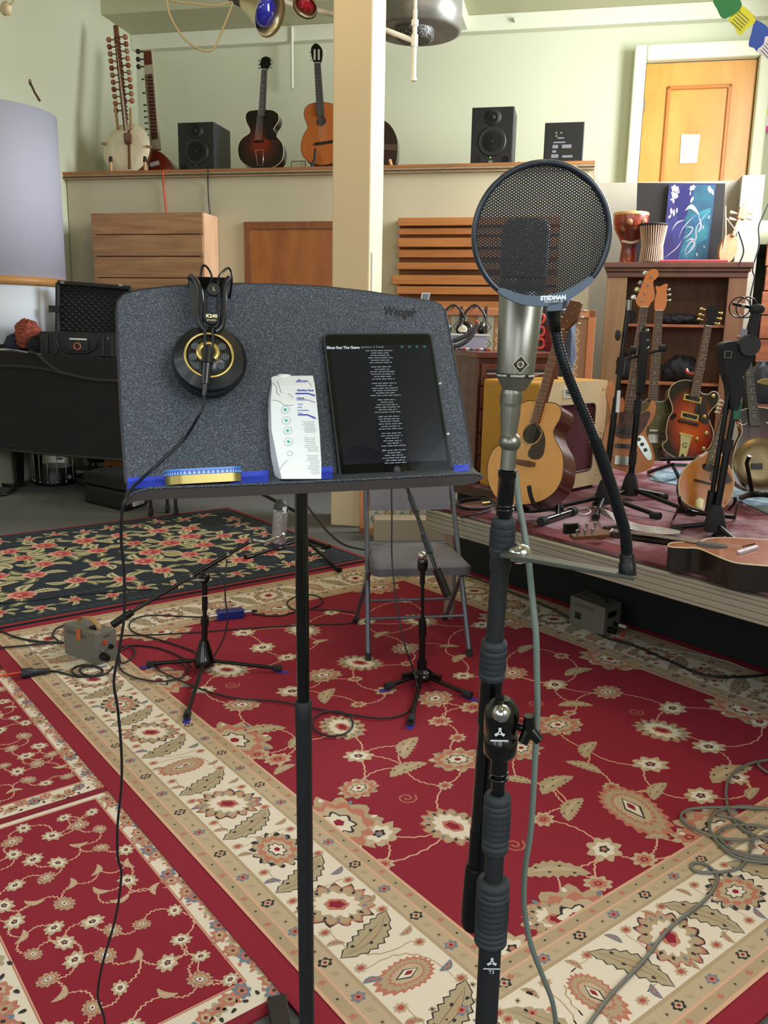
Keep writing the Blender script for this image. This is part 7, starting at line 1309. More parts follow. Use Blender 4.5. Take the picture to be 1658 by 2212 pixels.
# resonator
G = fr2(1630, 1058, 4.50, 1614, 770, 4.72, (-.15, -1, .2)); t = thing('resonator_guitar', 'dark resonator guitar with a perforated metal cover plate at the right edge', 'guitar', F(1630, 1080, ZS))
bodyparts(t, G, [(1600, 1050), (1630, 1060), (1665, 1058), (1700, 1040), (1712, 1000), (1700, 960), (1682, 935), (1690, 905), (1680, 890), (1655, 882), (1630, 880), (1605, 885), (1595, 895), (1600, 915), (1602, 935), (1590, 960), (1582, 995), (1583, 1030)], .085, M('reso_side', '3c1a12', .3, coat=.4), SB('reso_top', '5a1a20', '3a1418', (1.2, 0, 1.2)), BON, 4)
cpt = trace(G, 1640, 1000); q = MB(); Rr = .135; q.lathe(G @ V(*cpt, .002), G.col[2].xyz, [(Rr, 0), (Rr*.97, .004), (Rr*.6, .010), (Rr*.2, .008)], 56, 0)
for k in range(12):
    for j in range(3): a = 2*PI*k/12+.1*j; q.lathe(G @ V(cpt[0]+Rr*(.62+.12*j)*math.cos(a), cpt[1]+Rr*(.62+.12*j)*math.sin(a), .010-.002*j), G.col[2].xyz, [(.0045, 0), (.0045, .001)], 8, 1)
q.ring(G @ V(*cpt, .003), G.col[2].xyz, Rr, .003, 56, 6, 0); part(t, 'cover_plate', q, [M('aged_nickel', '7a6a4c', .35, .8), M('hole_dark')])
q = MB(); q.box(shift(G, *trace(G, 1632, 1010), 0), -.028, .028, -.012, .02, .012, .022); part(t, 'hand_rest', q, BLK())
for x in (1603, 1665): q = MB(); q.tube(curve3([G @ V(*trace(G, x-12, 912), .003), G @ V(*trace(G, x, 918), .003), G @ V(*trace(G, x+10, 914), .003)]), .0025, 6); part(t, 'trim_line', q, CHR())
neckparts(t, G, (1604, 778), (1620, 778), (1618, 922), (1640, 922), 19, M('ebony_board', '2a2228', .5), .020, 6, (1633, 1004), .02, M('dark_neck'))
q = MB(); q.prism(G, tl(G, [(1604, 778), (1620, 778), (1626, 730), (1600, 732)]), -.002, .012); part(t, 'headstock', q, BLK())
q = MB(); q.tube(curve3([F(1600, 1075, ZS+.03), F(1625, 1068, ZS+.10), F(1660, 1070, ZS+.10), F(1700, 1090, ZS+.03)]), .016, 8); q.tube([F(1625, 1070, ZS+.08), P(1612, 1000, 4.44), P(1618, 985, 4.42)], .011, 8); solo('floor_guitar_stand', 'black stand under the dark resonator guitar', 'guitar stand', q, BLK())
# guitar lying on the stage
zf = ZS+.11; fl_ = frame(F(1442, 1190, zf), V(1, 0, 0), V(0, 1, 0), V(0, 0, 1)); t = thing('acoustic_guitar', 'orange brown acoustic guitar lying face up on the stage edge', 'guitar', F(1600, 1230, ZS))
bodyparts(t, fl_, [(1442, 1178), (1455, 1172), (1500, 1172), (1530, 1164), (1570, 1162), (1640, 1166), (1720, 1172), (1800, 1185), (1830, 1215), (1780, 1235), (1700, 1226), (1600, 1218), (1560, 1207), (1510, 1186), (1480, 1184), (1450, 1182)], .095, M('dark_side', '1c1412', .3, coat=.3), M('cedar_top', 'a0562a', .25, kind='wood', col2='8f4a22', scale=20, stretch=(.5, 8, 8), coat=.25), BON, 4)
q = MB(); ce = trace(fl_, 1537, 1179); q.prism(fl_, [(ce[0]+.06*math.cos(i*PI/12), ce[1]+.05*math.sin(i*PI/12)) for i in range(24)], .0016, .0024); part(t, 'soundhole', q, M('hole_dark'))
q = MB(); q.prism(fl_, tl(fl_, [(1590, 1196), (1632, 1184), (1637, 1187), (1596, 1200)]), .002, .012); part(t, 'bridge', q, M('bridge_pale', 'c8c4d0', .4)); q = MB()
for k in range(6): q.ball(fl_ @ V(*trace(fl_, 1604+k*4.6, 1189.5-k*1.2), .016), .004, 0, 8)
part(t, 'bridge_pins', q, BLK())
hd = fl_.inverted() @ F(1290, 1150, zf-.02); q = MB(); a1, a2 = trace(fl_, 1318, 1145, -.01), trace(fl_, 1322, 1152, -.01)
neckparts(t, fl_, (1322, 1146), (1318, 1151), (1500, 1176), (1512, 1170), 20, M('rosewood_dark'), .006, 6, (1610, 1191), .02, M('dark_neck'))
q = MB(); q.prism(fl_, tl(fl_, [(1322, 1144), (1318, 1152), (1240, 1157), (1232, 1151), (1300, 1140)]), -.02, -.005); part(t, 'headstock', q, M('head_wood'))
for x, y in ((1245, 1158), (1262, 1157), (1278, 1155), (1250, 1146), (1266, 1144), (1284, 1141)): a = fl_ @ V(*trace(fl_, x, y), 0); q = MB(); q.tube([a, a+V(0, 0, .02)], .004, 6); q.ball(a+V(0, 0, .022), .007, 0, 8); part(t, 'tuning_peg', q, NIK())
q = MB(); a = F(1234, 1142, ZS+.1); q.box(frame(a, V(.95, .3, 0), V(-.3, .95, 0), V(0, 0, 1)), -.035, .035, -.01, .01, -.02, .022); q.tube([a, a-V(0, 0, .04)], .006, 6); solo('clip_tuner', 'small black clip-on tuner at the end of the lying guitar neck', 'tuner', q, BLK())
q = MB(); a = F(1300, 1162, ZS+.03); q.tube([a, a+V(.02, .02, .04)], .014, 8); q.tube([a, a+V(-.05, .01, .0)], .008, 8); solo('capo', 'black capo lying beside the headstock of the lying guitar', 'capo', q, BLK())
# striped strap
STRIPE = None
st_pts = [(1280, 1093), (1300, 1097), (1330, 1112), (1365, 1128), (1400, 1136), (1436, 1140), (1470, 1147)]; lo_ = [(1300, 1113), (1322, 1124), (1345, 1138), (1375, 1145), (1408, 1150), (1438, 1153), (1468, 1152)]
q = MB(); nS = 60; top_ = cat(st_pts, 10, False); bot_ = cat(lo_, 10, False)
for j in range(9):
    f0, f1 = j/9, (j+1)/9; vs = []
    for i in range(len(top_)):
        for f_ in (f0, f1): zz2 = ZS+.03+.05*math.sin(i*.11)**2*(1-i/80); a = F(top_[i][0]*(1-f_)+bot_[i][0]*f_, top_[i][1]*(1-f_)+bot_[i][1]*f_, zz2); vs.append(a)
    q.add(vs, [(2*i, 2*i+1, 2*i+3, 2*i+2) for i in range(len(top_)-1)], j % 2, True)
solo('guitar_strap', 'black and white striped guitar strap draped across the lying guitar neck', 'strap', q, [M('strap_white', 'd8cfc8', .8), M('strap_black', '2a2428', .8)])
# ---- stage microphone stands
def bstand(label, base, top, legs, Yt=0, clutch=()):
    c = F(*base, ZS); t = thing('stage_boom_stand', label, 'microphone stand', c); tp = P(top[0], top[1], c.y+Yt); q = MB(); q.lathe(V(c.x, c.y, ZS+.035), (0, 0, 1), [(.045, 0), (.05, .02), (.034, .09), (.022, .12)], 18); part(t, 'base_cone', q, RUB())
    bp_ = V(c.x, c.y, ZS+.1); q = MB(); q.tube([bp_, bp_+(tp-bp_)*.5], .0165, 14); q.tube([bp_+(tp-bp_)*.48, tp], .012, 14); part(t, 'pole', q, BLK())
    for f_ in clutch: q = MB(); q.tube([bp_+(tp-bp_)*f_, bp_+(tp-bp_)*(f_+.09)], .021, 12); part(t, 'clutch', q, RUB())
    for x, y in legs: e = F(x, y, ZS+.025); q = MB(); q.tube([V(c.x, c.y, ZS+.07), e], .012, 10); lg_ = part(t, 'leg', q, BLK()); q = MB(); q.tube([e+(c-e).normalized()*.05, e], .019, 10); part(lg_, 'rubber_foot', q, RUB())
    return t, c, tp, bp_
t, c, tp, bp_ = bstand('thin black microphone stand left of the bass neck', (1302, 1100), (1358, 648), ((1425, 1115), (1195, 1097), (1285, 1118)), 0, (.05, .62))
q = MB(); q.ball(P(1334, 724, c.y), .028, 0, 16, (.5, 1, 1)); part(t, 'wing_knob', q, GRIP()); q = MB(); q.tube([tp, tp-V(0, 0, .05)], .014, 12); part(t, 'thread_cap', q, NIK())
q = MB(); q.box(frame(P(1334, 865, c.y-.03), V(1, 0, 0), V(0, 0, 1), V(0, -1, 0)), -.008, .008, -.06, .05, 0, .01); part(t, 'white_tag', q, M('label_white'))
t, c, tp, bp_ = bstand('heavier black stand with clamps standing in front of the bass body', (1358, 1082), (1392, 706), ((1440, 1072), (1285, 1090), (1500, 1108)), 0, (.12, .45))
q = MB(); fqq = frame(P(1386, 790, c.y-.02), V(1, 0, 0), V(0, 0, 1), V(0, -1, 0)); q.box(fqq, -.024, .022, -.15, .18, -.02, .02); part(t, 'clamp_body', q, BLK(), .006)
for y in (715, 735, 752): q = MB(); q.ball(P(1397, y, c.y-.03), .012, 0, 10); part(t, 'clamp_screw', q, NIK())
q = MB(); q.tube([P(1330, 782, c.y+.05), P(1440, 752, c.y)], .008, 8); part(t, 'side_arm', q, BLK()); q = MB(); q.tube([P(1360, 756, c.y), P(1372, 757, c.y)], .022, 12); part(t, 'arm_knob', q, RUB()); q = MB(); q.tube([P(1424, 753, c.y), P(1436, 752, c.y)], .02, 12); part(t, 'arm_knob', q, RUB())
t, c, tp, bp_ = bstand('black stand at the front right of the stage with green tape on its pole', (1540, 1163), (1600, 800), ((1448, 1140), (1600, 1180), (1560, 1150)), 0, (.45, .75))
q = MB(); q.tube([P(1588, 905, c.y), P(1592, 868, c.y)], .0195, 14); part(t, 'green_tape', q, M('tape_green', '2f6a58', .8))
q = MB(); q.tube([P(1530, 1105, c.y+.02), P(1538, 1060, c.y+.02)], .019, 12); q.tube([P(1536, 1075, c.y+.02), P(1578, 820, c.y+.02)], .011, 12); part(t, 'boom_tube', q, BLK())
# its black bag / head
t = thing('stand_bag', 'black gear bag with buckles strapped on top of the front right stand', 'bag', P(1590, 880, c.y)); fq = frame(P(1590, 800, c.y-.02), V(1, 0, 0), V(0, 0, 1), V(0, -1, 0))
q = MB(); o = cat(tl(fq, [(1560, 746), (1580, 738), (1600, 737), (1622, 733), (1629, 752), (1626, 775), (1616, 795), (1604, 815), (1603, 850), (1594, 885), (1581, 880), (1578, 840), (1570, 812), (1563, 780)]), 3); q.prism(fq, o, -.08, 0); part(t, 'pouch', q, M('bag_black'), .01)
q = MB(); q.lathe(fq @ V(*trace(fq, 1616, 746), .0), (0, -1, 0), [(.048, 0), (.045, .02)], 24); part(t, 'round_knob', q, M('knob_matt', '1e1e22', .6))
q = MB(); a = fq @ V(*trace(fq, 1571, 766), .004); 
for k in range(4): d0 = [(-.014, -.014), (.014, -.014), (.014, .014), (-.014, .014)]; q.tube([a+V(d0[k][0], 0, d0[k][1]), a+V(d0[(k+1) % 4][0], 0, d0[(k+1) % 4][1])], .002, 5)
for x, y in ((1593, 728), (1596, 742), (1598, 750)): q.ball(fq @ V(*trace(fq, x, y), .004), .008, 0, 8)
part(t, 'buckle', q, NIK())
t = thing('shock_mount_microphone', 'small microphone with a black ring shock mount above the gear bag', 'microphone', P(1612, 745, c.y)); Yq = c.y
q = MB(); q.tube([P(1621, 745, Yq), P(1626, 700, Yq), P(1634, 672, Yq)], [.018, .022, .015], 12); q.ball(P(1634, 668, Yq), .026, 0, 14, (1.3, 1, .9)); part(t, 'holder', q, RUB())
for x in (1597, 1612): q = MB(); q.ring(P(x, 664, Yq), (.15, 1, .1), .043, .0028, 36, 6); part(t, 'shock_ring', q, BLK())
q = MB(); q.tube([P(1582, 656, Yq), P(1625, 665, Yq)], .007, 8); part(t, 'capsule', q, BLK()); q = MB(); q.tube([P(1600, 660, Yq), P(1607, 661, Yq)], .0085, 8); part(t, 'silver_band', q, CHR())
q = MB(); fq = frame(P(1612, 722, Yq+.1), V(1, 0, -.3).normalized(), V(.3, 0, 1).normalized(), V(0, -1, 0)); q.prism(fq, tl(fq, [(1598, 710), (1614, 712), (1617, 726), (1600, 730)]), 0, .012, 0); q.prism(fq, tl(fq, [(1616, 768), (1632, 766), (1626, 752)]), 0, .010, 0); solo('striped_cloth_scrap', 'pale blue and white cloth scrap showing behind the gear bag', 'cloth', q, M('scrap_blue', 'a8b0d0', .7))
cloth('grey_cushion', 'dark grey cushion behind the resonator guitar neck at the right edge', 'cushion', P(1655, 835, 5.2), .16, M('cushion_grey', '33363c', .8), 14, (.9, .6, .8))
q = MB(); fq = frame(P(1648, 826, 4.95), V(1, 0, 0), V(0, 0, 1), V(0, -1, 0)); q.prism(fq, cat([(-.04, 0), (-.01, .02), (.04, .02), (.06, 0), (.03, -.012), (0, -.01)], 3), 0, .02); solo('metal_bird', 'small shiny metal ornament at the right edge of the stage', 'ornament', q, M('ornament_brass', 'b0a070', .3, .8))
fcc = [(988, 1085), (1040, 1072), (1060, 1080), (1045, 1098), (1005, 1100), (985, 1092), (1000, 1080), (1050, 1078), (1075, 1090), (1120, 1102)]
q = MB(); q.tube(curve3([F(x, y, ZS+.02) for x, y in fcc], 6), .006, 7); q.tube(curve3([F(x, y, ZS+.03) for x, y in ellpx(1025, 1088, 38, 11)], 4), .006, 7); q.tube(curve3([F(965, 1106, ZS-.05), F(985, 1118, ZS-.02), F(1020, 1112, ZS+.02), F(1060, 1102, ZS+.02)]), .005, 7); solo('stage_cable_coil', 'black cable coiled near the left corner of the stage', 'cable', q, CB)
q = MB(); q.tube([F(1040, 1088, ZS+.035), F(1056, 1086, ZS+.035)], .009, 8); solo('gold_jack', 'gold jack plug on the coiled stage cable', 'connector', q, GOLD)
q = MB(); q.tube(curve3([F(x, y, ZS+.012) for x, y in ((1240, 1108), (1262, 1112), (1275, 1105), (1265, 1098), (1245, 1100), (1225, 1096))]), .005, 6); solo('white_cable', 'white cable curled behind the guitar stand bar', 'cable', q, M('cable_white', 'c0bcc0', .5))

# ================================================================== ON THE LOFT
ZL = 3.0
def Lp(px_, py_, t_): return Wt(px_, py_, t_)
def Lf(bx_, by_, tb_, tx2, ty2, tt_, face=None): return fr_up(Lp(bx_, by_, tb_), Lp(tx2, ty2, tt_), face or (-TD+V(0, 0, .05)))
SPB = M('speaker_black', '08080a', .4)
def speaker(label, x0, x1, y0, y1, tdep, dep, port2, plate, led, name='studio_monitor'):
    a = Lp(x0, y1, tdep); f5 = frame(V(a.x, a.y, ZL), SD, V(0, 0, 1), -TD); w_ = (Lp(x1, y1, tdep)-a).length; h_ = Lp((x0+x1)/2, y0, tdep).z-ZL; t = thing(name, label, 'speaker', V(a.x, a.y, ZL)+SD*w_/2)
    q = MB(); q.box(f5, 0, w_, 0, h_, -dep, 0); part(t, 'cabinet', q, [M('cabinet_blue_black', '171b26', .4)], .006)
    q = MB(); q.box(f5, .006, w_-.006, .006, h_-.006, 0, .006); part(t, 'baffle', q, SPB, .003)
    q = MB(); q.lathe(f5 @ V(w_*.5, h_*.42, .006), f5.col[2].xyz, [(w_*.34, 0), (w_*.34, .008), (w_*.30, .010), (w_*.12, -.02), (w_*.11, -.012), (w_*.001, .004)], 40); part(t, 'woofer', q, M('cone_black', '0e0e10', .45))
    q = MB(); q.lathe(f5 @ V(w_*.5, h_*.83, .006), f5.col[2].xyz, [(w_*.2, 0), (w_*.19, .006), (w_*.07, -.004), (w_*.05, .004), (.001, .006)], 30); part(t, 'tweeter', q, M('cone_black'))
    for fx in ((.17, .83) if port2 else (.17,)): q = MB(); q.lathe(f5 @ V(w_*fx, h_*.10, .006), f5.col[2].xyz, [(w_*.11, 0), (w_*.1, .004), (w_*.085, -.002)], 24); part(t, 'port', q, M('port_black', '050506', .7))
    if led: q = MB(); q.ball(f5 @ V(w_*.48, h_*.15, .008), .006, 0, 8); part(t, 'power_light', q, M('led_green', '60ff50', .4, emit=3))
    if plate: q = MB(); q.box(f5, w_*.44, w_*.54, h_*.05, h_*.10, .006, .008); part(t, 'badge', q, NIK())
    return t
speaker('black studio monitor on the left part of the loft beside the sitar', 386, 464, 264, 369, .12, .42, 0, 0, 1)
speaker('taller black studio monitor on the loft right of the post', 1015, 1105, 231, 359, .12, .36, 1, 1, 1)
a = Lp(1172, 358, .15); f5 = frame(V(a.x, a.y, ZL), SD, V(0, 0, 1), -TD); w_ = (Lp(1257, 355, .15)-a).length; h_ = Lp(1215, 264, .15).z-ZL
t = thing('studio_monitor', 'black speaker turned round on the loft, its control panel facing us, nearest the door', 'speaker', V(a.x, a.y, ZL)+SD*w_/2); q = MB(); q.box(f5, 0, w_, 0, h_, -.45, 0); part(t, 'cabinet', q, M('cabinet_grey_black', '1a1d24', .4), .006)
q = MB(); q.box(f5, .01, w_-.01, .01, h_-.01, 0, .004); part(t, 'rear_plate', q, SPB)
q = MB()
for (x_, y_, a_, b4_) in ((.34, .62, .16, .012), (.24, .52, .3, .012), (.22, .40, .14, .03), (.46, .40, .24, .03), (.22, .30, .1, .02), (.48, .18, .26, .02), (.2, .18, .18, .03)): q.box(f5, w_*x_, w_*(x_+a_), h_*y_, h_*y_+b4_, .004, .005)
part(t, 'panel_print', q, M('print_grey', '70747a', .5))
for x_, y_ in ((.3, .75), (.42, .75), (.3, .68)): q = MB(); q.lathe(f5 @ V(w_*x_, h_*y_, .004), f5.col[2].xyz, [(.012, 0), (.01, .01)], 12); part(t, 'dial', q, NIK())
q = MB(); q.box(f5, -.05, w_*.85, -.001, .035, -.4, .05); solo('plywood_offcut', 'thin plywood offcut under the reversed speaker at the end of the loft', 'board', q, M('ply_top')) if 0 else None
# kora
G = Lf(273, 366, .10, 252, 57, .42); t = thing('kora', 'kora harp with a round cream skin and two rows of tuning pegs on the loft', 'harp', V(*Lp(273, 370, .15).xy, ZL))
cK = trace(G, 273, 322); Rk = abs(trace(G, 324, 322)[0]-trace(G, 222, 322)[0])/2
q = MB(); q.lathe(G @ V(*cK, -.19), G.col[2].xyz, [(.02, -.0), (Rk*.6, .03), (Rk*.9, .10), (Rk, .188)], 48); part(t, 'gourd', q, M('gourd_brown', '7a4a26', .5))
q = MB(); q.lathe(G @ V(*cK, -.002), G.col[2].xyz, [(Rk, 0), (Rk*.99, .006), (Rk*.6, .012), (.001, .014)], 48); part(t, 'skin', q, M('kora_skin', 'ddd2b8', .6, kind='noise', col2='cfc2a0', scale=4))
q = MB(); q.tube([G @ V(*trace(G, 272, 282), .0), G @ V(*trace(G, 262, 180), .0), G @ V(*trace(G, 250, 57), .0)], [.024, .026, .026], 12); q.tube([G @ V(*trace(G, 279, 282), .006), G @ V(*trace(G, 281, 366), .006)], .018, 8); part(t, 'neck', q, M('kora_neck', '70401f', .45, kind='wood', col2='5a3018', scale=6))
q = MB()
for k in range(21): y = 84+k*8.6; x = 250+(y-57)*.104; q.ring(G @ V(*trace(G, x, y), 0), G.col[1].xyz, .028, .005, 16, 5)
part(t, 'tuning_ring', q, M('ring_leather', '3a2416', .7))
for k in range(11):
    for s_ in (-1, 1):
        y = (86 if s_ < 0 else 80)+k*15.3; x = 250+(y-57)*.104
        if s_ > 0 and k == 10: continue
        a = G @ V(*trace(G, x, y), 0); e = G @ V(*trace(G, x+s_*15-.5*k*0, y), 0); q = MB(); q.tube([a, e], .007, 6); d = (e-a).normalized(); q.lathe(e-d*.005, d, [(.010, 0), (.026, .010), (.026, .034), (.016, .042)], 8); part(t, 'tuning_peg', q, M('peg_%d' % (k % 3), ('9a5a3a', '7a3a26', '8a6a4a')[k % 3], .45))
for x0_, y0_, x1_, y1_ in ((258, 282, 252, 232), (286, 282, 285, 237)): q = MB(); q.tube([G @ V(*trace(G, x0_, y0_), .03), G @ V(*trace(G, x1_, y1_), .03)], .014, 8); part(t, 'hand_post', q, M('kora_post', '9a7650', .5))
q = MB(); q.box(shift(G, *trace(G, 279, 303), 0), -.025, .035, -.05, .05, .014, .06); part(t, 'bridge', q, M('rosewood')); q = MB()
for k in range(12): q.tube([G @ V(*trace(G, 279+(k % 2)*4, 296+k*1.2), .06), G @ V(*trace(G, 250+(96+k*14-57)*.104, 96+k*14), .03)], .0014, 4)
part(t, 'strings', q, M('string_pale', 'b8b098', .5), kind='stuff')
for x_, y_ in ((226, 311), (322, 317)): q = MB(); q.tube([G @ V(*trace(G, x_-5, y_), .01), G @ V(*trace(G, x_+5, y_+1), .01)], .012, 8); part(t, 'cross_stick', q, M('kora_post'))
t = thing('padded_stand', 'two wooden uprights with black padded tips holding the kora', 'instrument stand', V(*Lp(275, 372, .0).xy, ZL))
for x_ in (239, 313): a = Lp(x_, 350, -.0); q = MB(); q.tube([V(a.x, a.y, ZL), a], .016, 8); part(t, 'upright', q, M('stand_wood', 'b88a5a', .5)); q = MB(); q.tube([a, Lp(x_, 338, -.0)], [.02, .016], 10); part(t, 'padded_tip', q, RUB())
# sitar
G = Lf(345, 368, .30, 316, 105, .62); t = thing('sitar', 'sitar with a long fretted neck and a red brown gourd behind the kora', 'sitar', V(*Lp(345, 370, .3).xy, ZL))
q = MB(); o = cat(tl(G, [(322, 370), (322, 345), (325, 330), (333, 325), (345, 328), (358, 338), (370, 352), (374, 370), (350, 374)]), 4); q.prism(G, o, -.22, 0, 0, True); part(t, 'gourd', q, M('sitar_red', '7a2c18', .3, coat=.3), .03)
q = MB(); q.prism(G, tl(G, [(311, 150), (331, 148), (344, 322), (325, 322)]), -.04, 0, 0); part(t, 'neck', q, M('sitar_ivory', 'b0a890', .5))
q = MB(); q.prism(G, tl(G, [(314, 162), (329, 160), (341, 300), (327, 302)]), .0, .006, 0); part(t, 'fingerboard', q, M('sitar_board', '4a1c12', .4))
q = MB(); q.prism(G, tl(G, [(311, 112), (326, 110), (328, 138), (312, 140)]), -.03, .01); part(t, 'headstock', q, M('sitar_head', '5c1c14', .4)); q = MB(); q.prism(G, tl(G, [(309, 108), (326, 106), (331, 150), (311, 152)]), -.035, -.005); part(t, 'head_plate', q, M('sitar_ivory'))
for k in range(17): y = 166+k*7.6; x = 313+(y-160)*.095; q = MB(); q.tube([G @ V(*trace(G, x-2, y), .012), G @ V(*trace(G, x+9, y-.4), .028), G @ V(*trace(G, x+19, y-.8), .012)], .0028, 5); part(t, 'arched_fret', q, BR)
for x, y in ((297, 110), (297, 127), (298, 143)): a = G @ V(*trace(G, x+14, y), -.01); e = G @ V(*trace(G, x, y), -.01); q = MB(); q.tube([a, e], .007, 6); q.ball(e, .025, 0, 12); part(t, 'tuning_peg', q, M('peg_dark', '2a1a14', .4))
for k in range(9): y = 200+k*13 if k > 1 else 170+k*30; x = 308+(y-160)*.07; a = G @ V(*trace(G, x+7, y), -.01); e = G @ V(*trace(G, x-2, y), -.01); q = MB(); q.tube([a, e], .005, 6); q.ball(e, .011, 0, 8); part(t, 'side_peg', q, M('peg_dark'))
q = MB(); q.box(shift(G, *trace(G, 335, 355), 0), -.05, .05, -.02, .02, .0, .02); part(t, 'bridge', q, M('label_white'))
q = MB(); q.tube([G @ V(*trace(G, 331+k*2, 352), .02) if j else G @ V(*trace(G, 318+k*1.5, 150), .02) for k in (0,) for j in (0, 1)], .0015, 4); part(t, 'string', q, BR)
# archtop
G = Lf(565, 367, .10, 573, 126, .34); t = thing('archtop_guitar', 'dark sunburst archtop guitar on the loft left of the post', 'guitar', V(*Lp(565, 368, .1).xy, ZL))
bodyparts(t, G, [(545, 364), (565, 367), (587, 363), (606, 350), (612, 332), (610, 312), (600, 298), (590, 288), (592, 276), (601, 262), (601, 248), (590, 239), (573, 237), (553, 238), (536, 241), (530, 252), (533, 266), (539, 278), (538, 288), (524, 298), (515, 312), (514, 332), (522, 350)], .10, M('arch_side', '1a100e', .25, coat=.4), SB('arch_burst', '6e2012', '3a140e', (1.5, 0, 1.7)), BON, 4)
neckparts(t, G, (566, 152), (577, 152), (559, 252), (573, 253), 19, M('ebony_board'), .022, 6, (560, 305), .02, M('dark_neck'))
q = MB(); q.prism(G, tl(G, [(566, 152), (577, 152), (585, 140), (584, 126), (575, 123), (566, 126), (562, 140)]), -.002, .012); part(t, 'headstock', q, BLK()); pegs(t, G, [(583, 131, 1), (583, 139, 1), (582, 147, 1), (565, 131, -1), (565, 139, -1), (565, 147, -1)], NIK(), (1, 0), .009, .015, .004)
q = MB(); q.prism(G, cat(tl(G, [(575, 258), (582, 255), (592, 262), (590, 280), (598, 292), (592, 300), (578, 300), (573, 292)]), 3), .008, .012); part(t, 'pickguard', q, M('guard_black', '0c0a0e', .2, coat=.3))
q = MB(); q.tube([G @ V(*trace(G, 553, 326), .015), G @ V(*trace(G, 570, 326), .015), G @ V(*trace(G, 568, 358), .006), G @ V(*trace(G, 557, 358), .006), G @ V(*trace(G, 553, 326), .015)], .0035, 6); part(t, 'tailpiece', q, CHR()); q = MB(); q.box(shift(G, *trace(G, 560, 306), 0), -.05, .05, -.006, .006, .002, .02); part(t, 'bridge', q, M('ebony'))
for s_, x in ((1, 540), (-1, 588)): q = MB(); q.tube(curve3([G @ V(*trace(G, x+s_*5, 290), .002), G @ V(*trace(G, x, 297), .002), G @ V(*trace(G, x+s_*1, 308), .002), G @ V(*trace(G, x-s_*4, 316), .002)]), .005, 6); part(t, 'f_hole', q, M('hole_dark'))
# classical
G = Lf(695, 356, .12, 684, 98, .34); t = thing('classical_guitar', 'orange classical guitar on the loft, its right side hidden by the post', 'guitar', V(*Lp(695, 358, .12).xy, ZL))
bodyparts(t, G, [(672, 352), (695, 357), (720, 352), (740, 338), (746, 318), (742, 298), (730, 282), (724, 268), (729, 255), (733, 240), (728, 229), (712, 223), (692, 221), (672, 224), (660, 232), (656, 246), (660, 262), (664, 275), (656, 290), (651, 305), (650, 322), (656, 340)], .095, M('classical_side', '2c140c', .3, coat=.3), M('cedar_orange', 'b0602a', .3, kind='wood', col2='a0521f', scale=12, stretch=(6, 6, .5), coat=.4), M('binding_dark'), 4)
disc(t, 'soundhole', G, 694, 262, .044, M('hole_dark'), .002, M('rosette_brown', '5a3018', .5))
neckparts(t, G, (679, 137), (692, 137), (685, 252), (701, 252), 18, M('ebony_board'), .016, 6, (700, 309), .02, M('dark_neck'), dots=False)
q = MB(); q.box(shift(G, *trace(G, 701, 309), 0), -.10, .10, -.013, .013, .002, .012); part(t, 'bridge', q, M('ebony'))
q = MB(); q.prism(G, cat(tl(G, [(679, 137), (692, 137), (696, 125), (696, 108), (690, 99), (683, 95), (676, 99), (672, 108), (674, 125)]), 3), -.002, .012); part(t, 'headstock', q, BLK())
for x in (680, 689): q = MB(); q.prism(G, tl(G, [(x-2, 131), (x+2, 131), (x+2, 108), (x-2, 108)]), .012, .013); part(t, 'head_slot', q, M('slot_pale', 'b8b4a4', .4))
pegs(t, G, [(696, 113, 1), (696, 121, 1), (695, 129, 1), (674, 113, -1), (674, 121, -1), (675, 129, -1)], M('peg_cream'), (1, 0), .008, .01, .004)
t = thing('small_guitar_stand', 'black stand under the orange classical guitar on the loft', 'guitar stand', V(*Lp(690, 368, .0).xy, ZL))
for x0_, x1_ in ((681, 670), (724, 730)): q = MB(); q.tube([Lp(x0_, 320, .06), Lp(x0_-2, 345, .06), Lp(x1_, 365, .02)], .012, 8); part(t, 'arm', q, RUB())
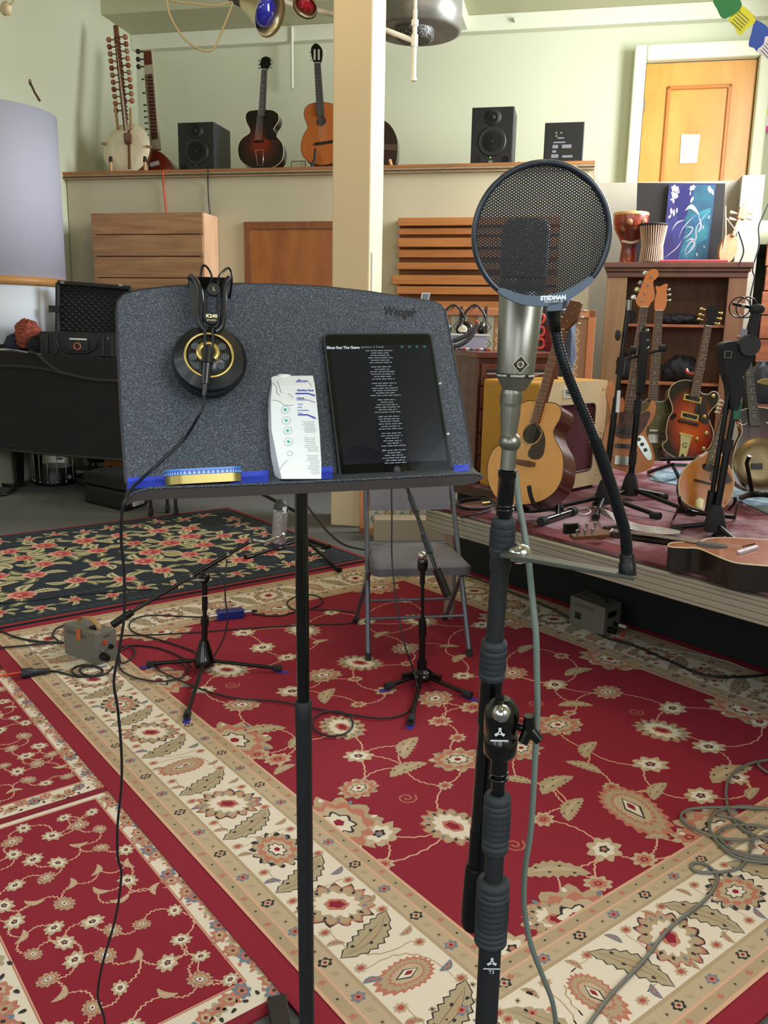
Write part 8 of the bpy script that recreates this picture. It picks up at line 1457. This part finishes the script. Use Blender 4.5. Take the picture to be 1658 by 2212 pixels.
# guitar partly behind the post
G = Lf(836, 352, .15, 822, 100, .40); t = thing('covered_guitar', 'dark guitar mostly hidden behind the post on the loft', 'guitar', V(*Lp(832, 362, .15).xy, ZL))
bodyparts(t, G, [(800, 352), (825, 357), (850, 356), (856, 345), (858, 325), (857, 300), (848, 278), (835, 264), (818, 256), (800, 262), (790, 280), (785, 320)], .09, M('arch_side'), M('dark_top', '2a1a16', .35, coat=.2), None, 4)
q = MB(); q.prism(G, tl(G, [(800, 322), (856, 326), (857, 312), (800, 312)]), .002, .006); part(t, 'brown_strap', q, M('brown_strap', '4a3424', .6))
q = MB(); a = Lp(845, 362, .02); q.tube([V(a.x, a.y, ZL), Lp(841, 345, .02)], .016, 8); solo('wood_peg', 'short pale wooden peg holding the dark guitar right of the post', 'stand', q, M('stand_wood'))
# mirror-like picture and the little speaker label
f5 = frame(V(*Lp(628, 366, .1).xy, ZL), SD, V(0, 0, 1), -TD); q = MB(); wq = (Lp(660, 366, .1)-Lp(628, 366, .1)).length; q.prism(f5, rounded([(0, 0), (wq, 0), (wq, .085), (0, .085)], .015, 4), -.02, 0, 0); q.prism(f5, rounded([(.01, .01), (wq-.01, .01), (wq-.01, .075), (.01, .075)], .01, 4), 0, .002, 1); solo('framed_picture', 'small framed picture leaning between the archtop and the classical guitar', 'picture', q, [M('frame_bronze', '5c5230', .4), M('picture_pale', 'b0b098', .6, kind='noise', col2='8a8a70', scale=20)])
# wires hanging over the loft edge
q = MB(); q.tube(curve3([Lp(372, 366, .3), Lp(360, 368, .1), Lp(352, 372, -.07), Lp(353, 400, -.02), Lp(356, 430, -.02), Lp(360, 470, -.02)]), .008, 6); solo('hanging_wire', 'orange red cord hanging over the loft edge above the cedar cabinet', 'cord', q, CO)
q = MB(); q.tube(curve3([Lp(449, 362, .14), Lp(449, 370, -.07), Lp(449, 400, -.02), Lp(451, 440, -.02), Lp(456, 480, -.02)]), .006, 6); solo('hanging_wire', 'black cord hanging over the loft edge below the left monitor', 'cord', q, CB)
q = MB(); q.tube(curve3([Lp(1282, 352, .05), Lp(1289, 360, -.02), Lp(1291, 380, -.02), Lp(1290, 420, -.02), Lp(1283, 500, -.02)]), .005, 6); solo('hanging_wire', 'white cord running down the end of the loft wall', 'cord', q, TRIMW)
q = MB(); q.tube(curve3([Lp(1120, 350, .2), Lp(1126, 355, .1), Lp(1132, 364, -.06), Lp(1136, 380, -.02)]), .005, 6); solo('hanging_wire', 'black cord behind the taller studio monitor on the loft', 'cord', q, CB)
